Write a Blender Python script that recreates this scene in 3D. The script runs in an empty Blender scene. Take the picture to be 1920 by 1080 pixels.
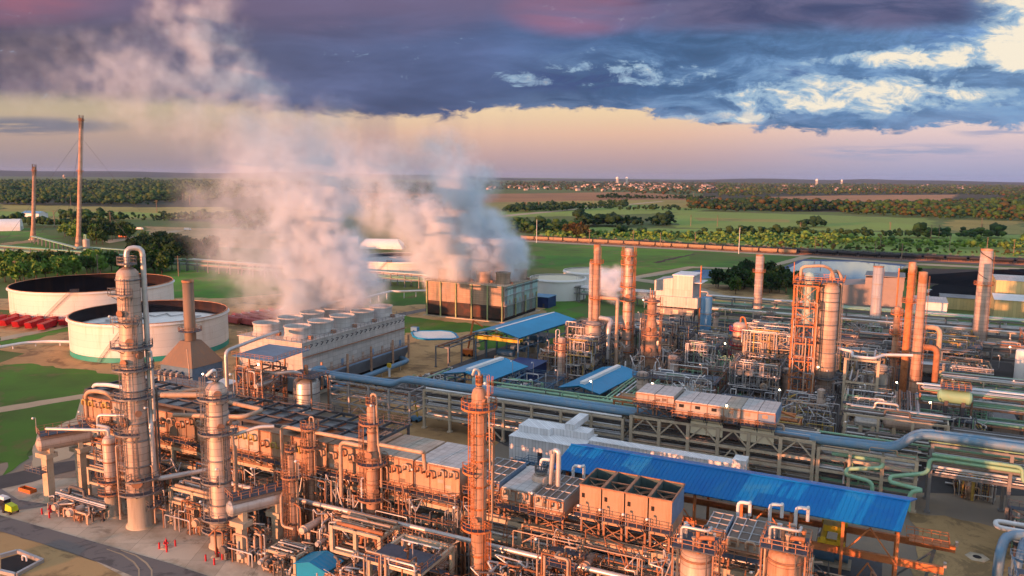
import bpy, math, random
import numpy as np
from mathutils import Vector, Matrix
random.seed(11); rng = np.random.default_rng(7)
S = bpy.context.scene; COL = S.collection
# ---------------------------------------------------------------- survey frame of the camera and plant grid
FPX, CH = 1480.0, 65.0
PITCH, ROLL = math.atan(209/1480), math.atan(18/1920)
_F = np.array([0, math.cos(PITCH), -math.sin(PITCH)]); _R0 = np.array([1.0, 0, 0]); _U0 = np.cross(_R0, _F)
_R = _R0*math.cos(ROLL)+_U0*math.sin(ROLL); _U = -_R0*math.sin(ROLL)+_U0*math.cos(ROLL)
PA = math.radians(-26); CA, SA = math.cos(PA), math.sin(PA)
def ray(x, y): return _F*FPX+_R*(x-960)-_U*(y-540)
def at(x, y, z=0.0):
    d = ray(x, y); t = (z-CH)/d[2]; return (d[0]*t, d[1]*t, z)
def uv(x, y, z=0.0):
    p = at(x, y, z); return (p[0]*CA+p[1]*SA, -p[0]*SA+p[1]*CA)
def P(u, v, z=0.0): return (u*CA-v*SA, u*SA+v*CA, z)
# ---------------------------------------------------------------- materials
MATS = {}
def _nt(name):
    m = bpy.data.materials.new(name); m.use_nodes = True; nt = m.node_tree
    return m, nt, nt.nodes['Principled BSDF']
def mat(name, col, rough=.6, metal=0.0, var=.25, scale=.6, col2=None, mix=.5, streak=False, seams=None, bump=0.0, detail=6, spec=.4, panel=None, col3=None, t3=(.52, .60), s3=1.0):
    """painted / weathered surface: two noise octaves vary the colour, optional streaks, seams (horizontal joint spacing) and panel grid"""
    m, nt, b = _nt(name); N, L = nt.nodes, nt.links
    tc = N.new('ShaderNodeTexCoord')
    mp = N.new('ShaderNodeMapping'); L.new(tc.outputs['Object'], mp.inputs[0])
    if streak: mp.inputs['Scale'].default_value = (2.2, 2.2, .22)
    n1 = N.new('ShaderNodeTexNoise'); n1.inputs['Scale'].default_value = scale; n1.inputs['Detail'].default_value = detail; n1.inputs['Roughness'].default_value = .65
    L.new(mp.outputs[0], n1.inputs['Vector'])
    n2 = N.new('ShaderNodeTexNoise'); n2.inputs['Scale'].default_value = scale*.17; n2.inputs['Detail'].default_value = 3
    L.new(tc.outputs['Object'], n2.inputs['Vector'])
    c2 = col2 or tuple(max(0, c*(1-var*1.6)) for c in col)
    mx = N.new('ShaderNodeMix'); mx.data_type = 'RGBA'
    mx.inputs[6].default_value = (*col, 1); mx.inputs[7].default_value = (*c2, 1)
    mr = N.new('ShaderNodeMapRange'); mr.inputs[1].default_value = .62-.3*mix; mr.inputs[2].default_value = .80-.3*mix+.12
    L.new(n1.outputs[0], mr.inputs[0]); L.new(mr.outputs[0], mx.inputs[0])
    csock = mx.outputs[2]
    if col3:
        n3 = N.new('ShaderNodeTexNoise'); n3.inputs['Scale'].default_value = scale*s3; n3.inputs['Detail'].default_value = 9; n3.inputs['Roughness'].default_value = .7; n3.inputs['Distortion'].default_value = .6; L.new(tc.outputs['Object'], n3.inputs['Vector'])
        r3 = N.new('ShaderNodeMapRange'); r3.inputs[1].default_value, r3.inputs[2].default_value = t3; r3.inputs[4].default_value = .85; L.new(n3.outputs[0], r3.inputs[0])
        m3 = N.new('ShaderNodeMix'); m3.data_type = 'RGBA'; L.new(r3.outputs[0], m3.inputs[0]); L.new(csock, m3.inputs[6]); m3.inputs[7].default_value = (*col3, 1); csock = m3.outputs[2]
    hs = N.new('ShaderNodeHueSaturation'); L.new(csock, hs.inputs['Color'])
    mr2 = N.new('ShaderNodeMapRange'); mr2.inputs[1].default_value = .3; mr2.inputs[2].default_value = .7
    mr2.inputs[3].default_value = 1-var; mr2.inputs[4].default_value = 1+var*.7
    L.new(n2.outputs[0], mr2.inputs[0])
    oi = N.new('ShaderNodeObjectInfo'); ma = N.new('ShaderNodeMath'); ma.operation = 'MULTIPLY_ADD'
    L.new(oi.outputs['Random'], ma.inputs[0]); ma.inputs[1].default_value = .24*min(1, var*3); ma.inputs[2].default_value = 1-.12*min(1, var*3)
    mu = N.new('ShaderNodeMath'); mu.operation = 'MULTIPLY'; L.new(ma.outputs[0], mu.inputs[0]); L.new(mr2.outputs[0], mu.inputs[1])
    val = mu.outputs[0]
    def dim(mask_socket, amount):
        nonlocal val
        k = N.new('ShaderNodeMath'); k.operation = 'MULTIPLY_ADD'; L.new(mask_socket, k.inputs[0]); k.inputs[1].default_value = -amount; k.inputs[2].default_value = 1
        q = N.new('ShaderNodeMath'); q.operation = 'MULTIPLY'; L.new(val, q.inputs[0]); L.new(k.outputs[0], q.inputs[1]); val = q.outputs[0]
    if seams:
        sx = N.new('ShaderNodeSeparateXYZ'); L.new(tc.outputs['Object'], sx.inputs[0])
        f = N.new('ShaderNodeMath'); f.operation = 'MULTIPLY'; L.new(sx.outputs[2], f.inputs[0]); sg, ss_ = seams if isinstance(seams, tuple) else (seams, .45); f.inputs[1].default_value = 1/sg
        fr = N.new('ShaderNodeMath'); fr.operation = 'FRACT'; L.new(f.outputs[0], fr.inputs[0])
        g = N.new('ShaderNodeMath'); g.operation = 'LESS_THAN'; L.new(fr.outputs[0], g.inputs[0]); g.inputs[1].default_value = .075
        dim(g.outputs[0], ss_)
        fl = N.new('ShaderNodeMath'); fl.operation = 'FLOOR'; L.new(f.outputs[0], fl.inputs[0])
        wn = N.new('ShaderNodeTexWhiteNoise'); wn.noise_dimensions = '1D'; L.new(fl.outputs[0], wn.inputs['W'])
        dim(wn.outputs['Value'], ss_*.5)
    if panel:
        br = N.new('ShaderNodeTexBrick'); br.inputs['Scale'].default_value = 1.0
        br.inputs['Color1'].default_value = (.0, .0, .0, 1); br.inputs['Color2'].default_value = (.45, .45, .45, 1); br.inputs['Mortar'].default_value = (1, 1, 1, 1)
        br.inputs['Mortar Size'].default_value = .05; br.inputs['Brick Width'].default_value = panel[0]; br.inputs['Row Height'].default_value = panel[1]; br.offset = 0
        cb = N.new('ShaderNodeCombineXYZ'); sp = N.new('ShaderNodeSeparateXYZ'); L.new(tc.outputs['Object'], sp.inputs[0])
        ad = N.new('ShaderNodeMath'); ad.operation = 'ADD'; L.new(sp.outputs[0], ad.inputs[0]); L.new(sp.outputs[1], ad.inputs[1])
        if len(panel) > 2: L.new(sp.outputs[0], cb.inputs[0]); L.new(sp.outputs[1], cb.inputs[1])
        else: L.new(ad.outputs[0], cb.inputs[0]); L.new(sp.outputs[2], cb.inputs[1])
        L.new(cb.outputs[0], br.inputs['Vector']); dim(br.outputs['Color'], .4)
    L.new(val, hs.inputs['Value']); L.new(hs.outputs[0], b.inputs['Base Color'])
    b.inputs['Roughness'].default_value = rough; b.inputs['Metallic'].default_value = metal; b.inputs['Specular IOR Level'].default_value = spec
    if bump:
        bp = N.new('ShaderNodeBump'); bp.inputs['Strength'].default_value = bump; bp.inputs['Distance'].default_value = .3
        L.new(n1.outputs[0], bp.inputs['Height']); L.new(bp.outputs[0], b.inputs['Normal'])
    MATS[name] = m; return m
M = MATS
mat('cladding', (.60, .47, .39), .5, .15, .18, .9, (.42, .29, .21), .42, True, 1.3)
mat('cladding_rusty', (.54, .33, .22), .6, .05, .2, .8, (.34, .14, .06), .5, True, 1.7)
mat('skirt_concrete', (.38, .34, .28), .85, 0, .2, .5, (.25, .22, .18), .5, True)
mat('bright_cladding', (.72, .70, .67), .38, .45, .12, .8, (.5, .46, .42), .4, True, 1.5)
mat('concrete', (.54, .45, .33), .88, 0, .22, .5, (.38, .28, .17), .45)
mat('steel_grey', (.22, .22, .225), .55, .3, .2, .8, (.17, .14, .12), .4)
mat('steel_dark', (.085, .09, .105), .6, .2, .25, .8, (.10, .06, .04), .4)
mat('steel_rust', (.36, .19, .115), .75, 0, .25, .9, (.20, .075, .035), .5)
mat('steel_orange', (.55, .20, .07), .65, 0, .2, .9, (.36, .10, .035), .5)
mat('steel_blue', (.10, .20, .31), .5, .1, .2, .7)
mat('galvanised', (.46, .46, .47), .42, .45, .15, .8)
mat('grating', (.075, .095, .13), .65, .2, .2, .7)
mat('cooler_tan', (.47, .31, .21), .65, .05, .18, .5, (.31, .16, .08), .45, True)
mat('cooler_grey', (.42, .39, .35), .6, .15, .18, .5, (.29, .24, .2), .45, True)
mat('cooler_blue_and_shade', (.20, .31, .46), .55, .1, .2, .6)  # blue of louvres and doors; on cooler sides it is painted shade
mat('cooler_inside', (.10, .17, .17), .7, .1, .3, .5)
mat('heater_brown', (.22, .155, .11), .65, .1, .2, .5, (.30, .17, .09), .45, True)
mat('coil_brown', (.20, .15, .12), .8, 0, .25, 1.2)
mat('lid_pale', (.60, .58, .56), .5, .2, .12, .5, (.44, .38, .32), .35, False, None, 0, 6, .4, (1.25, 1.25, 1))
mat('lid_tan', (.50, .43, .35), .6, .1, .14, .5, (.36, .28, .2), .4, False, None, 0, 6, .4, (1.1, 1.6, 1))
mat('roof_blue', (.002, .165, .48), .42, .1, .12, .25, (.003, .12, .45), .4, col3=(.02, .19, .44), t3=(.52, .64), s3=.9)
mat('roof_sky_blue', (.003, .27, .52), .45, .1, .10, .25)
mat('pipe_blue', (.12, .25, .38), .5, .05, .16, .5, (.19, .24, .29), .5, col3=(.25, .27, .28), t3=(.56, .66), s3=1.2)
mat('pipe_silver', (.60, .58, .56), .36, .45, .15, .7)
mat('pipe_tan', (.50, .36, .26), .55, .1, .2, .7, (.36, .19, .10), .45)
mat('pipe_rust', (.36, .16, .08), .75, 0, .3, .9)
mat('pipe_green', (.25, .47, .31), .55, 0, .18, .6, (.34, .36, .16), .42)
mat('pipe_white', (.74, .75, .76), .5, 0, .1, .6)
mat('pipe_dark', (.13, .12, .115), .6, .1, .25, .7)
mat('pipe_yellow', (.55, .38, .10), .55, 0, .2, .7)
mat('white_paint', (.80, .79, .76), .5, 0, .06, .25, (.70, .66, .60), .36, True)
mat('tank_white', (.80, .78, .74), .5, 0, .07, .22, (.56, .47, .38), .30, True, (2.4, .12))
mat('white_panel', (.86, .87, .88), .45, 0, .06, .3, (.66, .66, .66), .36, False, None, 0, 6, .4, (.8, 6))
mat('teal_paint', (.035, .36, .29), .5, 0, .15, .3, (.12, .36, .28), .4)
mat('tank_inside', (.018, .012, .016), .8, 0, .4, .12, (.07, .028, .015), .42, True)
mat('rim_rust', (.42, .18, .08), .8, 0, .35, .3, (.62, .5, .38), .5)
mat('tank_cream', (.72, .64, .46), .6, 0, .08, .2)
mat('red_paint', (.48, .018, .03), .5, 0, .18, .4)
mat('red_faded', (.46, .10, .10), .6, 0, .18, .4)
mat('orange_paint', (.62, .16, .03), .5, 0, .15, .5)
mat('yellow_paint', (.72, .47, .03), .5, 0, .12, .5)
mat('lime_paint', (.50, .62, .02), .5, 0, .1, .5)
mat('cream_siding', (.62, .52, .24), .6, 0, .1, .3, (.5, .42, .2), .4, False, None, 0, 6, .4, (1.5, 9))
mat('grey_siding', (.50, .49, .48), .5, .2, .08, .3, (.4, .39, .38), .4, False, None, 0, 6, .4, (1.2, 9))
mat('brown_siding', (.30, .25, .23), .65, .05, .08, .3)
mat('ct_panel', (.56, .53, .50), .6, 0, .12, .4, (.42, .38, .34), .42, True, None, 0, 6, .4, (2.4, 1.4))
mat('ct_wood', (.52, .36, .26), .75, 0, .2, .12, (.15, .17, .12), .5, True, None, 0, 6, .4, (2.2, 1.0))
mat('ct_louvre', (.055, .045, .042), .85, 0, .3, .3, (.17, .06, .04), .5)
mat('green_post', (.40, .46, .22), .6, 0, .2, .6)
mat('navy_paint', (.018, .045, .16), .5, 0, .15, .5)
mat('container_blue', (.10, .26, .44), .5, 0, .15, .5)
mat('cyan_pale', (.36, .55, .54), .5, 0, .15, .5)
mat('black_void', (.012, .012, .014), .8, 0, .2, .5)
mat('wood_pole', (.26, .19, .13), .85, 0, .2, .8)
mat('bark', (.10, .075, .055), .9, 0, .25, 2)
mat('asphalt', (.17, .16, .155), .85, 0, .2, .15, (.18, .165, .15), .45, col3=(.09, .085, .085), t3=(.53, .60), s3=1.4)
mat('asphalt_dark_and_shade', (.085, .078, .075), .85, 0, .25, .2)  # road surface, also the colour of the painted shade sheets
mat('pad_concrete', (.60, .51, .39), .88, 0, .2, .12, (.30, .23, .15), .52, False, None, 0, 8, .3, (6, 6, 1), col3=(.26, .21, .15), t3=(.55, .66), s3=1.6)
mat('plant_ground', (.23, .185, .14), .9, 0, .25, .08, (.33, .24, .15), .45, False, None, 0, 8)
mat('dirt', (.52, .315, .135), .92, 0, .25, .035, (.26, .14, .055), .5, False, None, .15, 9, col3=(.20, .115, .05), t3=(.52, .60), s3=2.5)
mat('dirt_yellow', (.47, .31, .14), .92, 0, .2, .06, (.31, .19, .075), .5, False, None, .15, 9, col3=(.24, .16, .075), t3=(.50, .58), s3=2.2)
mat('track_dirt', (.46, .36, .24), .92, 0, .15, .08)
mat('grass_bright', (.070, .20, .012), .95, 0, .4, .045, (.055, .10, .014), .62, False, None, .2, 10, col3=(.17, .135, .05), t3=(.56, .64), s3=.8)
mat('grass_deep', (.06, .15, .016), .95, 0, .3, .03, (.11, .125, .025), .5, False, None, .1, 10, col3=(.15, .12, .05), t3=(.54, .62))
mat('grassland', (.085, .135, .024), .95, 0, .3, .012, (.13, .12, .04), .5, False, None, 0, 10)
mat('field_gold', (.33, .27, .065), .95, 0, .2, .008, (.15, .16, .035), .5, False, None, 0, 10)
mat('field_green', (.22, .32, .055), .95, 0, .2, .006, (.20, .23, .05), .5, False, None, 0, 10)
mat('field_brown', (.38, .18, .075), .95, 0, .2, .005, (.20, .11, .045), .5, False, None, 0, 10)
mat('forest_floor', (.030, .038, .016), .95, 0, .3, .02)
mat('ballast', (.13, .10, .09), .95, 0, .25, .1)
mat('coal', (.010, .011, .015), 1.0, 0, .35, .05, spec=.05)
mat('dark_soil', (.05, .03, .025), .95, 0, .3, .1)
mat('house_wall', (.66, .53, .45), .8, 0, .15, .01)
mat('house_roof', (.24, .17, .15), .85, 0, .25, .01)
mat('far_hill', (.045, .055, .035), .95, 0, .3, .0015)
mat('tan_railcar', (.36, .26, .165), .7, 0, .2, .3, (.26, .16, .10), .45)
mat('black_railcar', (.03, .03, .035), .55, 0, .2, .3)
mat('person_skin', (.5, .3, .22), .6)
def leaf_mat(name, c1, c2, warm):
    m, nt, b = _nt(name); N, L = nt.nodes, nt.links
    ge = N.new('ShaderNodeNewGeometry'); oi = N.new('ShaderNodeObjectInfo'); tc = N.new('ShaderNodeTexCoord')
    n = N.new('ShaderNodeTexNoise'); n.inputs['Scale'].default_value = .02; n.inputs['Detail'].default_value = 2; L.new(tc.outputs['Object'], n.inputs[0])
    a = N.new('ShaderNodeMath'); a.operation = 'MULTIPLY_ADD'; L.new(ge.outputs['Random Per Island'], a.inputs[0]); a.inputs[1].default_value = .55; L.new(oi.outputs['Random'], a.inputs[2])
    h = N.new('ShaderNodeMath'); h.operation = 'MULTIPLY'; L.new(a.outputs[0], h.inputs[0]); h.inputs[1].default_value = .64
    cr = N.new('ShaderNodeValToRGB'); L.new(h.outputs[0], cr.inputs[0])
    cr.color_ramp.elements[0].color = (*c1, 1); cr.color_ramp.elements[1].color = (*warm, 1)
    e = cr.color_ramp.elements.new(.6); e.color = (*c2, 1)
    L.new(cr.outputs[0], b.inputs['Base Color']); b.inputs['Roughness'].default_value = .8; b.inputs['Specular IOR Level'].default_value = .15
    MATS[name] = m
leaf_mat('leaf_dark', (.012, .034, .012), (.022, .056, .018), (.040, .072, .020))
leaf_mat('leaf_mid', (.026, .066, .015), (.048, .102, .022), (.085, .115, .028))
leaf_mat('leaf_light', (.085, .175, .024), (.13, .24, .040), (.17, .22, .05))
leaf_mat('leaf_autumn', (.045, .05, .016), (.075, .06, .02), (.12, .055, .022))
def plain(name, col, rough, **k):
    m, nt, b = _nt(name); b.inputs['Base Color'].default_value = (*col, 1); b.inputs['Roughness'].default_value = rough
    for kk, v in k.items(): b.inputs[kk].default_value = v
    MATS[name] = m; return m
def water_mat():
    m, nt, b = _nt('pond_water'); N, L = nt.nodes, nt.links
    b.inputs['Base Color'].default_value = (.02, .06, .12, 1); b.inputs['Roughness'].default_value = .05; b.inputs['Specular IOR Level'].default_value = .9
    tc = N.new('ShaderNodeTexCoord'); n = N.new('ShaderNodeTexNoise'); n.inputs['Scale'].default_value = .25; n.inputs['Detail'].default_value = 3; L.new(tc.outputs['Object'], n.inputs[0])
    bp = N.new('ShaderNodeBump'); bp.inputs['Strength'].default_value = .012; bp.inputs['Distance'].default_value = .3; L.new(n.outputs[0], bp.inputs['Height']); L.new(bp.outputs[0], b.inputs['Normal'])
    MATS['pond_water'] = m
water_mat()
plain('lamp_glow', (1, .85, .6), .4, **{'Emission Color': (1, .78, .45, 1), 'Emission Strength': 14.0})
plain('lamp_lens', (.8, .8, .78), .3)
def ribbed(name, src, pitch, axis):
    """corrugated sheet: real bump ribs across one axis"""
    m = MATS[src].copy(); m.name = name; nt = m.node_tree; N, L = nt.nodes, nt.links; b = N['Principled BSDF']
    tc = N.new('ShaderNodeTexCoord'); sp = N.new('ShaderNodeSeparateXYZ'); L.new(tc.outputs['Object'], sp.inputs[0])
    k = N.new('ShaderNodeMath'); k.operation = 'MULTIPLY'; L.new(sp.outputs[axis], k.inputs[0]); k.inputs[1].default_value = 1/pitch
    f = N.new('ShaderNodeMath'); f.operation = 'PINGPONG'; L.new(k.outputs[0], f.inputs[0]); f.inputs[1].default_value = .5
    bp = N.new('ShaderNodeBump'); bp.inputs['Strength'].default_value = .9; bp.inputs['Distance'].default_value = .12
    L.new(f.outputs[0], bp.inputs['Height']); L.new(bp.outputs[0], b.inputs['Normal']); MATS[name] = m
ribbed('roof_blue_ribbed', 'roof_blue', .9, 0); ribbed('roof_sky_ribbed', 'roof_sky_blue', .9, 1)
# ---------------------------------------------------------------- mesh builder (plant axes u,v,z)
class MB:
    def __init__(s, o=(0, 0, 0)): s.v = []; s.f = []; s.sm = []; s.o = o
    def _add(s, vs, fs, smooth=False):
        n = len(s.v); s.v += vs; s.f += [tuple(i+n for i in f) for f in fs]; s.sm += [smooth]*len(fs); return s
    def box(s, a, b):
        (x0, y0, z0), (x1, y1, z1) = a, b
        return s._add([(x0, y0, z0), (x1, y0, z0), (x1, y1, z0), (x0, y1, z0), (x0, y0, z1), (x1, y0, z1), (x1, y1, z1), (x0, y1, z1)],
                      [(3, 2, 1, 0), (4, 5, 6, 7), (0, 1, 5, 4), (1, 2, 6, 5), (2, 3, 7, 6), (3, 0, 4, 7)])
    def cbox(s, c, d): return s.box((c[0]-d[0]/2, c[1]-d[1]/2, c[2]-d[2]/2), (c[0]+d[0]/2, c[1]+d[1]/2, c[2]+d[2]/2))
    def beam(s, p, q, w=.2, h=None):
        h = h or w; p, q = Vector(p), Vector(q); d = (q-p)
        if d.length < 1e-6: return s
        d.normalize(); up = Vector((0, 0, 1)) if abs(d.z) < .95 else Vector((0, 1, 0))
        a = d.cross(up).normalized()*w/2; b = a.cross(d).normalized()*h/2
        vs = [tuple(x) for x in (p-a-b, p+a-b, p+a+b, p-a+b, q-a-b, q+a-b, q+a+b, q-a+b)]
        return s._add(vs, [(0, 1, 2, 3), (7, 6, 5, 4), (0, 4, 5, 1), (1, 5, 6, 2), (2, 6, 7, 3), (3, 7, 4, 0)])
    def cyl(s, p, q, r, n=10, r2=None, cap=True):
        r2 = r if r2 is None else r2; p, q = Vector(p), Vector(q); d = (q-p).normalized()
        up = Vector((0, 0, 1)) if abs(d.z) < .95 else Vector((1, 0, 0)); a = d.cross(up).normalized(); b = d.cross(a)
        vs = []
        for c, rr in ((p, r), (q, r2)):
            for i in range(n):
                t = 2*math.pi*i/n; vs.append(tuple(c+(a*math.cos(t)+b*math.sin(t))*rr))
        s._add(vs, [(i, (i+1) % n, n+(i+1) % n, n+i) for i in range(n)], True)
        if cap: s._add(vs, [tuple(range(n))[::-1], tuple(range(n, 2*n))])
        return s
    def tube(s, pts, r, n=8, bend=None):
        """pipe along a polyline with rounded elbows"""
        pts = [Vector(p) for p in pts]; bend = bend or r*2.2; path = [pts[0]]
        for i in range(1, len(pts)-1):
            a, b, c = pts[i-1], pts[i], pts[i+1]; d1 = (a-b); d2 = (c-b); l = min(bend, d1.length*.45, d2.length*.45)
            if d1.length < 1e-5 or d2.length < 1e-5: continue
            p1 = b+d1.normalized()*l; p2 = b+d2.normalized()*l
            for t in (0, .33, .67, 1): path.append(p1*(1-t)**2+b*2*t*(1-t)+p2*t*t)
        path.append(pts[-1]); rings = []; a = None
        for i, p in enumerate(path):
            d = (path[min(i+1, len(path)-1)]-path[max(i-1, 0)]).normalized()
            if a is None:
                up = Vector((0, 0, 1)) if abs(d.z) < .9 else Vector((1, 0, 0)); a = d.cross(up).normalized()
            else:
                a = (a-d*a.dot(d)); a = a.normalized() if a.length > 1e-6 else d.orthogonal().normalized()
            b = d.cross(a); rings.append([tuple(p+(a*math.cos(2*math.pi*k/n)+b*math.sin(2*math.pi*k/n))*r) for k in range(n)])
        vs = [q for rg in rings for q in rg]; fs = []
        for i in range(len(rings)-1):
            for k in range(n): fs.append((i*n+k, i*n+(k+1) % n, (i+1)*n+(k+1) % n, (i+1)*n+k))
        s._add(vs, fs, True); m = len(rings)-1
        return s._add(rings[0]+rings[m], [tuple(range(n))[::-1], tuple(range(n, 2*n))])
    def lathe(s, c, prof, n=24, cap=True):
        vs = []
        for z, r in prof:
            for k in range(n): t = 2*math.pi*k/n; vs.append((c[0]+r*math.cos(t), c[1]+r*math.sin(t), c[2]+z))
        fs = [(i*n+k, i*n+(k+1) % n, (i+1)*n+(k+1) % n, (i+1)*n+k) for i in range(len(prof)-1) for k in range(n)]
        s._add(vs, fs, True)
        if cap and prof[-1][1] > 1e-3: s._add(vs[-n:], [tuple(range(n))])
        return s
    def prism(s, poly, z0, z1):
        n = len(poly); vs = [(x, y, z0) for x, y in poly]+[(x, y, z1) for x, y in poly]
        return s._add(vs, [tuple(range(n))[::-1], tuple(range(n, 2*n))]+[(i, (i+1) % n, n+(i+1) % n, n+i) for i in range(n)])
    def hull(s, lo, hi):
        """loft between two equal loops of 3D points"""
        n = len(lo); return s._add(list(lo)+list(hi), [tuple(range(n))[::-1], tuple(range(n, 2*n))]+[(i, (i+1) % n, n+(i+1) % n, n+i) for i in range(n)])
    def sheet(s, a, b, c, d, t=.12):
        A, B, C, D = [Vector(x) for x in (a, b, c, d)]; nn = (B-A).cross(D-A).normalized()*t
        if nn.z < 0: nn = -nn
        return s.hull([tuple(x) for x in (A, B, C, D)], [tuple(x+nn) for x in (A, B, C, D)])
    def rail(s, pts, h=1.1, w=.07, step=1.7, closed=False):
        pts = [Vector(p) for p in pts]
        if closed: pts = pts+[pts[0]]
        for a, b in zip(pts, pts[1:]):
            L = (b-a).length; k = max(1, round(L/step))
            for i in range(k+1): p = a.lerp(b, i/k); s.beam(p, p+Vector((0, 0, h)), w)
            for zz in (h, h*.55): s.beam(a+Vector((0, 0, zz)), b+Vector((0, 0, zz)), w)
        return s
    def ladder(s, x, y, z0, z1, ax=0, cage=True, w=.55):
        dx, dy = (w/2, 0) if ax == 0 else (0, w/2)
        for k in (-1, 1): s.beam((x+k*dx, y+k*dy, z0), (x+k*dx, y+k*dy, z1), .08)
        n = int((z1-z0)/.6)
        for i in range(n+1): z = z0+(z1-z0)*i/max(1, n); s.beam((x-dx, y-dy, z), (x+dx, y+dy, z), .05)
        return s
    def build(s, name, m, parent=None, thing_o=None):
        me = bpy.data.meshes.new(name)
        v = np.array(s.v, dtype=np.float32).reshape(-1, 3)
        org = parent['_o'] if parent is not None and '_o' in parent else s.o
        v = v-np.array(org, dtype=np.float32)
        me.from_pydata(v.tolist(), [], s.f); me.polygons.foreach_set('use_smooth', s.sm)
        me.materials.append(M[m] if isinstance(m, str) else m); me.update()
        ob = bpy.data.objects.new(name, me); COL.objects.link(ob)
        ORG[ob.name] = tuple(org)
        if parent is not None: ob.parent = parent; ob['_o'] = list(org)
        else: ob.location = P(*s.o); ob.rotation_euler = (0, 0, PA)
        return ob
ORG = {}
def tag(o, label=None, cat=None, group=None, kind=None):
    for k, v in (('label', label), ('category', cat), ('group', group), ('kind', kind)):
        if v: o[k] = v
    return o
def thing(name, label, cat, o=(0, 0, 0), group=None):
    e = bpy.data.objects.new(name, None); COL.objects.link(e); e.empty_display_size = .5
    e.location = P(*o); e.rotation_euler = (0, 0, PA); e['_o'] = list(o)
    return tag(e, label, cat, group)
KIDS = {}
def children(o): return [c for c in COL.objects if c.parent == o]
def copy_tree(o, kids=None):
    """a copy of a thing and of its parts and sub-parts"""
    c = o.copy(); COL.objects.link(c)
    for ch in (kids if kids is not None else children(o)):
        d = ch.copy(); COL.objects.link(d); d.parent = c
        for g in children(ch) if kids is None else SUB.get(ch.name, []):
            e = g.copy(); COL.objects.link(e); e.parent = d
    return c
SUB = {}
def place(c, u, v, z=0, rot=0, label=None):
    c.location = P(u, v, z); c.rotation_euler = (0, 0, PA+rot)
    if label: c['label'] = label
    return c
_LAY = [0.0]
def ground_poly(name, pts, z, m, world=False, px=True, kind='structure'):
    """flat sheet of the setting; pts are survey points"""
    _LAY[0] += .0002; z += _LAY[0]
    vs = [at(x, y) for x, y in pts] if px else [P(u, v) for u, v in pts]
    if m[:4] in ('dirt', 'gras', 'fiel', 'trac', 'dark', 'coal', 'plan', 'fore') and name not in ('ground', 'tyre_mark'):
        out = []                                   # natural ground has a ragged border
        for a, b in zip(vs, vs[1:]+vs[:1]):
            L = math.hypot(b[0]-a[0], b[1]-a[1]); k = int(min(26, max(2, L/(3.0 if L < 150 else 14)))); nx, ny = -(b[1]-a[1])/max(L, .01), (b[0]-a[0])/max(L, .01)
            wide = .35 if m == 'track_dirt' else min(L*.05, 1.6 if L < 150 else 14)
            for i in range(k):
                f = i/k; o = random.uniform(-1, 1)*wide*(1 if i else .3); out.append((a[0]+(b[0]-a[0])*f+nx*o, a[1]+(b[1]-a[1])*f+ny*o, 0))
        vs = out
    me = bpy.data.meshes.new(name); me.from_pydata([(x, y, z) for x, y, _ in vs], [], [tuple(range(len(vs)))])
    me.update()
    if me.polygons[0].normal.z < 0: me.flip_normals()
    me.materials.append(M[m]); ob = bpy.data.objects.new(name, me); COL.objects.link(ob); ob['kind'] = kind
    return ob
# ---------------------------------------------------------------- camera
cam = bpy.data.cameras.new('camera'); cam.lens = FPX/1920*36; cam.sensor_width = 36; cam.clip_start = 1; cam.clip_end = 90000
co = bpy.data.objects.new('camera', cam); COL.objects.link(co); S.camera = co
co.matrix_world = Matrix([[_R[0], _U[0], -_F[0], 0], [_R[1], _U[1], -_F[1], 0], [_R[2], _U[2], -_F[2], CH], [0, 0, 0, 1]])
# ---------------------------------------------------------------- sun
SUN_EL, SUN_ANG = math.radians(4.4), math.radians(225)
sd = Vector((math.cos(SUN_EL)*math.cos(SUN_ANG), math.cos(SUN_EL)*math.sin(SUN_ANG), math.sin(SUN_EL)))
sl = bpy.data.lights.new('sun', 'SUN'); sl.energy = 5.0; sl.angle = math.radians(.6); sl.color = (1.0, .355, .16)
so = bpy.data.objects.new('sun', sl); COL.objects.link(so); so.rotation_euler = sd.to_track_quat('Z', 'Y').to_euler()
# ---------------------------------------------------------------- world sky
W = bpy.data.worlds.new('World'); S.world = W; W.use_nodes = True; wt = W.node_tree; WN, WL = wt.nodes, wt.links; WN.clear()
def lin(r, g, b): return tuple((c/255/12.92 if c <= 10 else ((c/255+.055)/1.055)**2.4) for c in (r, g, b))
class Q:
    """a scalar socket with arithmetic"""
    def __init__(s, k): s.k = k
    def _op(s, o, op, r=False, o2=None):
        n = WN.new('ShaderNodeMath'); n.operation = op
        for i, x in enumerate(((o, s) if r else (s, o)) if o is not None else (s,)):
            if isinstance(x, Q): WL.new(x.k, n.inputs[i])
            else: n.inputs[i].default_value = x
        return Q(n.outputs[0])
    def __add__(s, o): return s._op(o, 'ADD')
    __radd__ = __add__
    def __sub__(s, o): return s._op(o, 'SUBTRACT')
    def __rsub__(s, o): return s._op(o, 'SUBTRACT', True)
    def __mul__(s, o): return s._op(o, 'MULTIPLY')
    __rmul__ = __mul__
    def __truediv__(s, o): return s._op(o, 'DIVIDE')
    def mx(s, o): return s._op(o, 'MAXIMUM')
    def mn(s, o): return s._op(o, 'MINIMUM')
def smooth(x, a, b, lo=0.0, hi=1.0):
    n = WN.new('ShaderNodeMapRange'); n.interpolation_type = 'SMOOTHSTEP'; WL.new(x.k, n.inputs[0])
    for i, k in ((1, a), (2, b), (3, lo), (4, hi)):
        if isinstance(k, Q): WL.new(k.k, n.inputs[i])
        else: n.inputs[i].default_value = k
    return Q(n.outputs[0])
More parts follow.
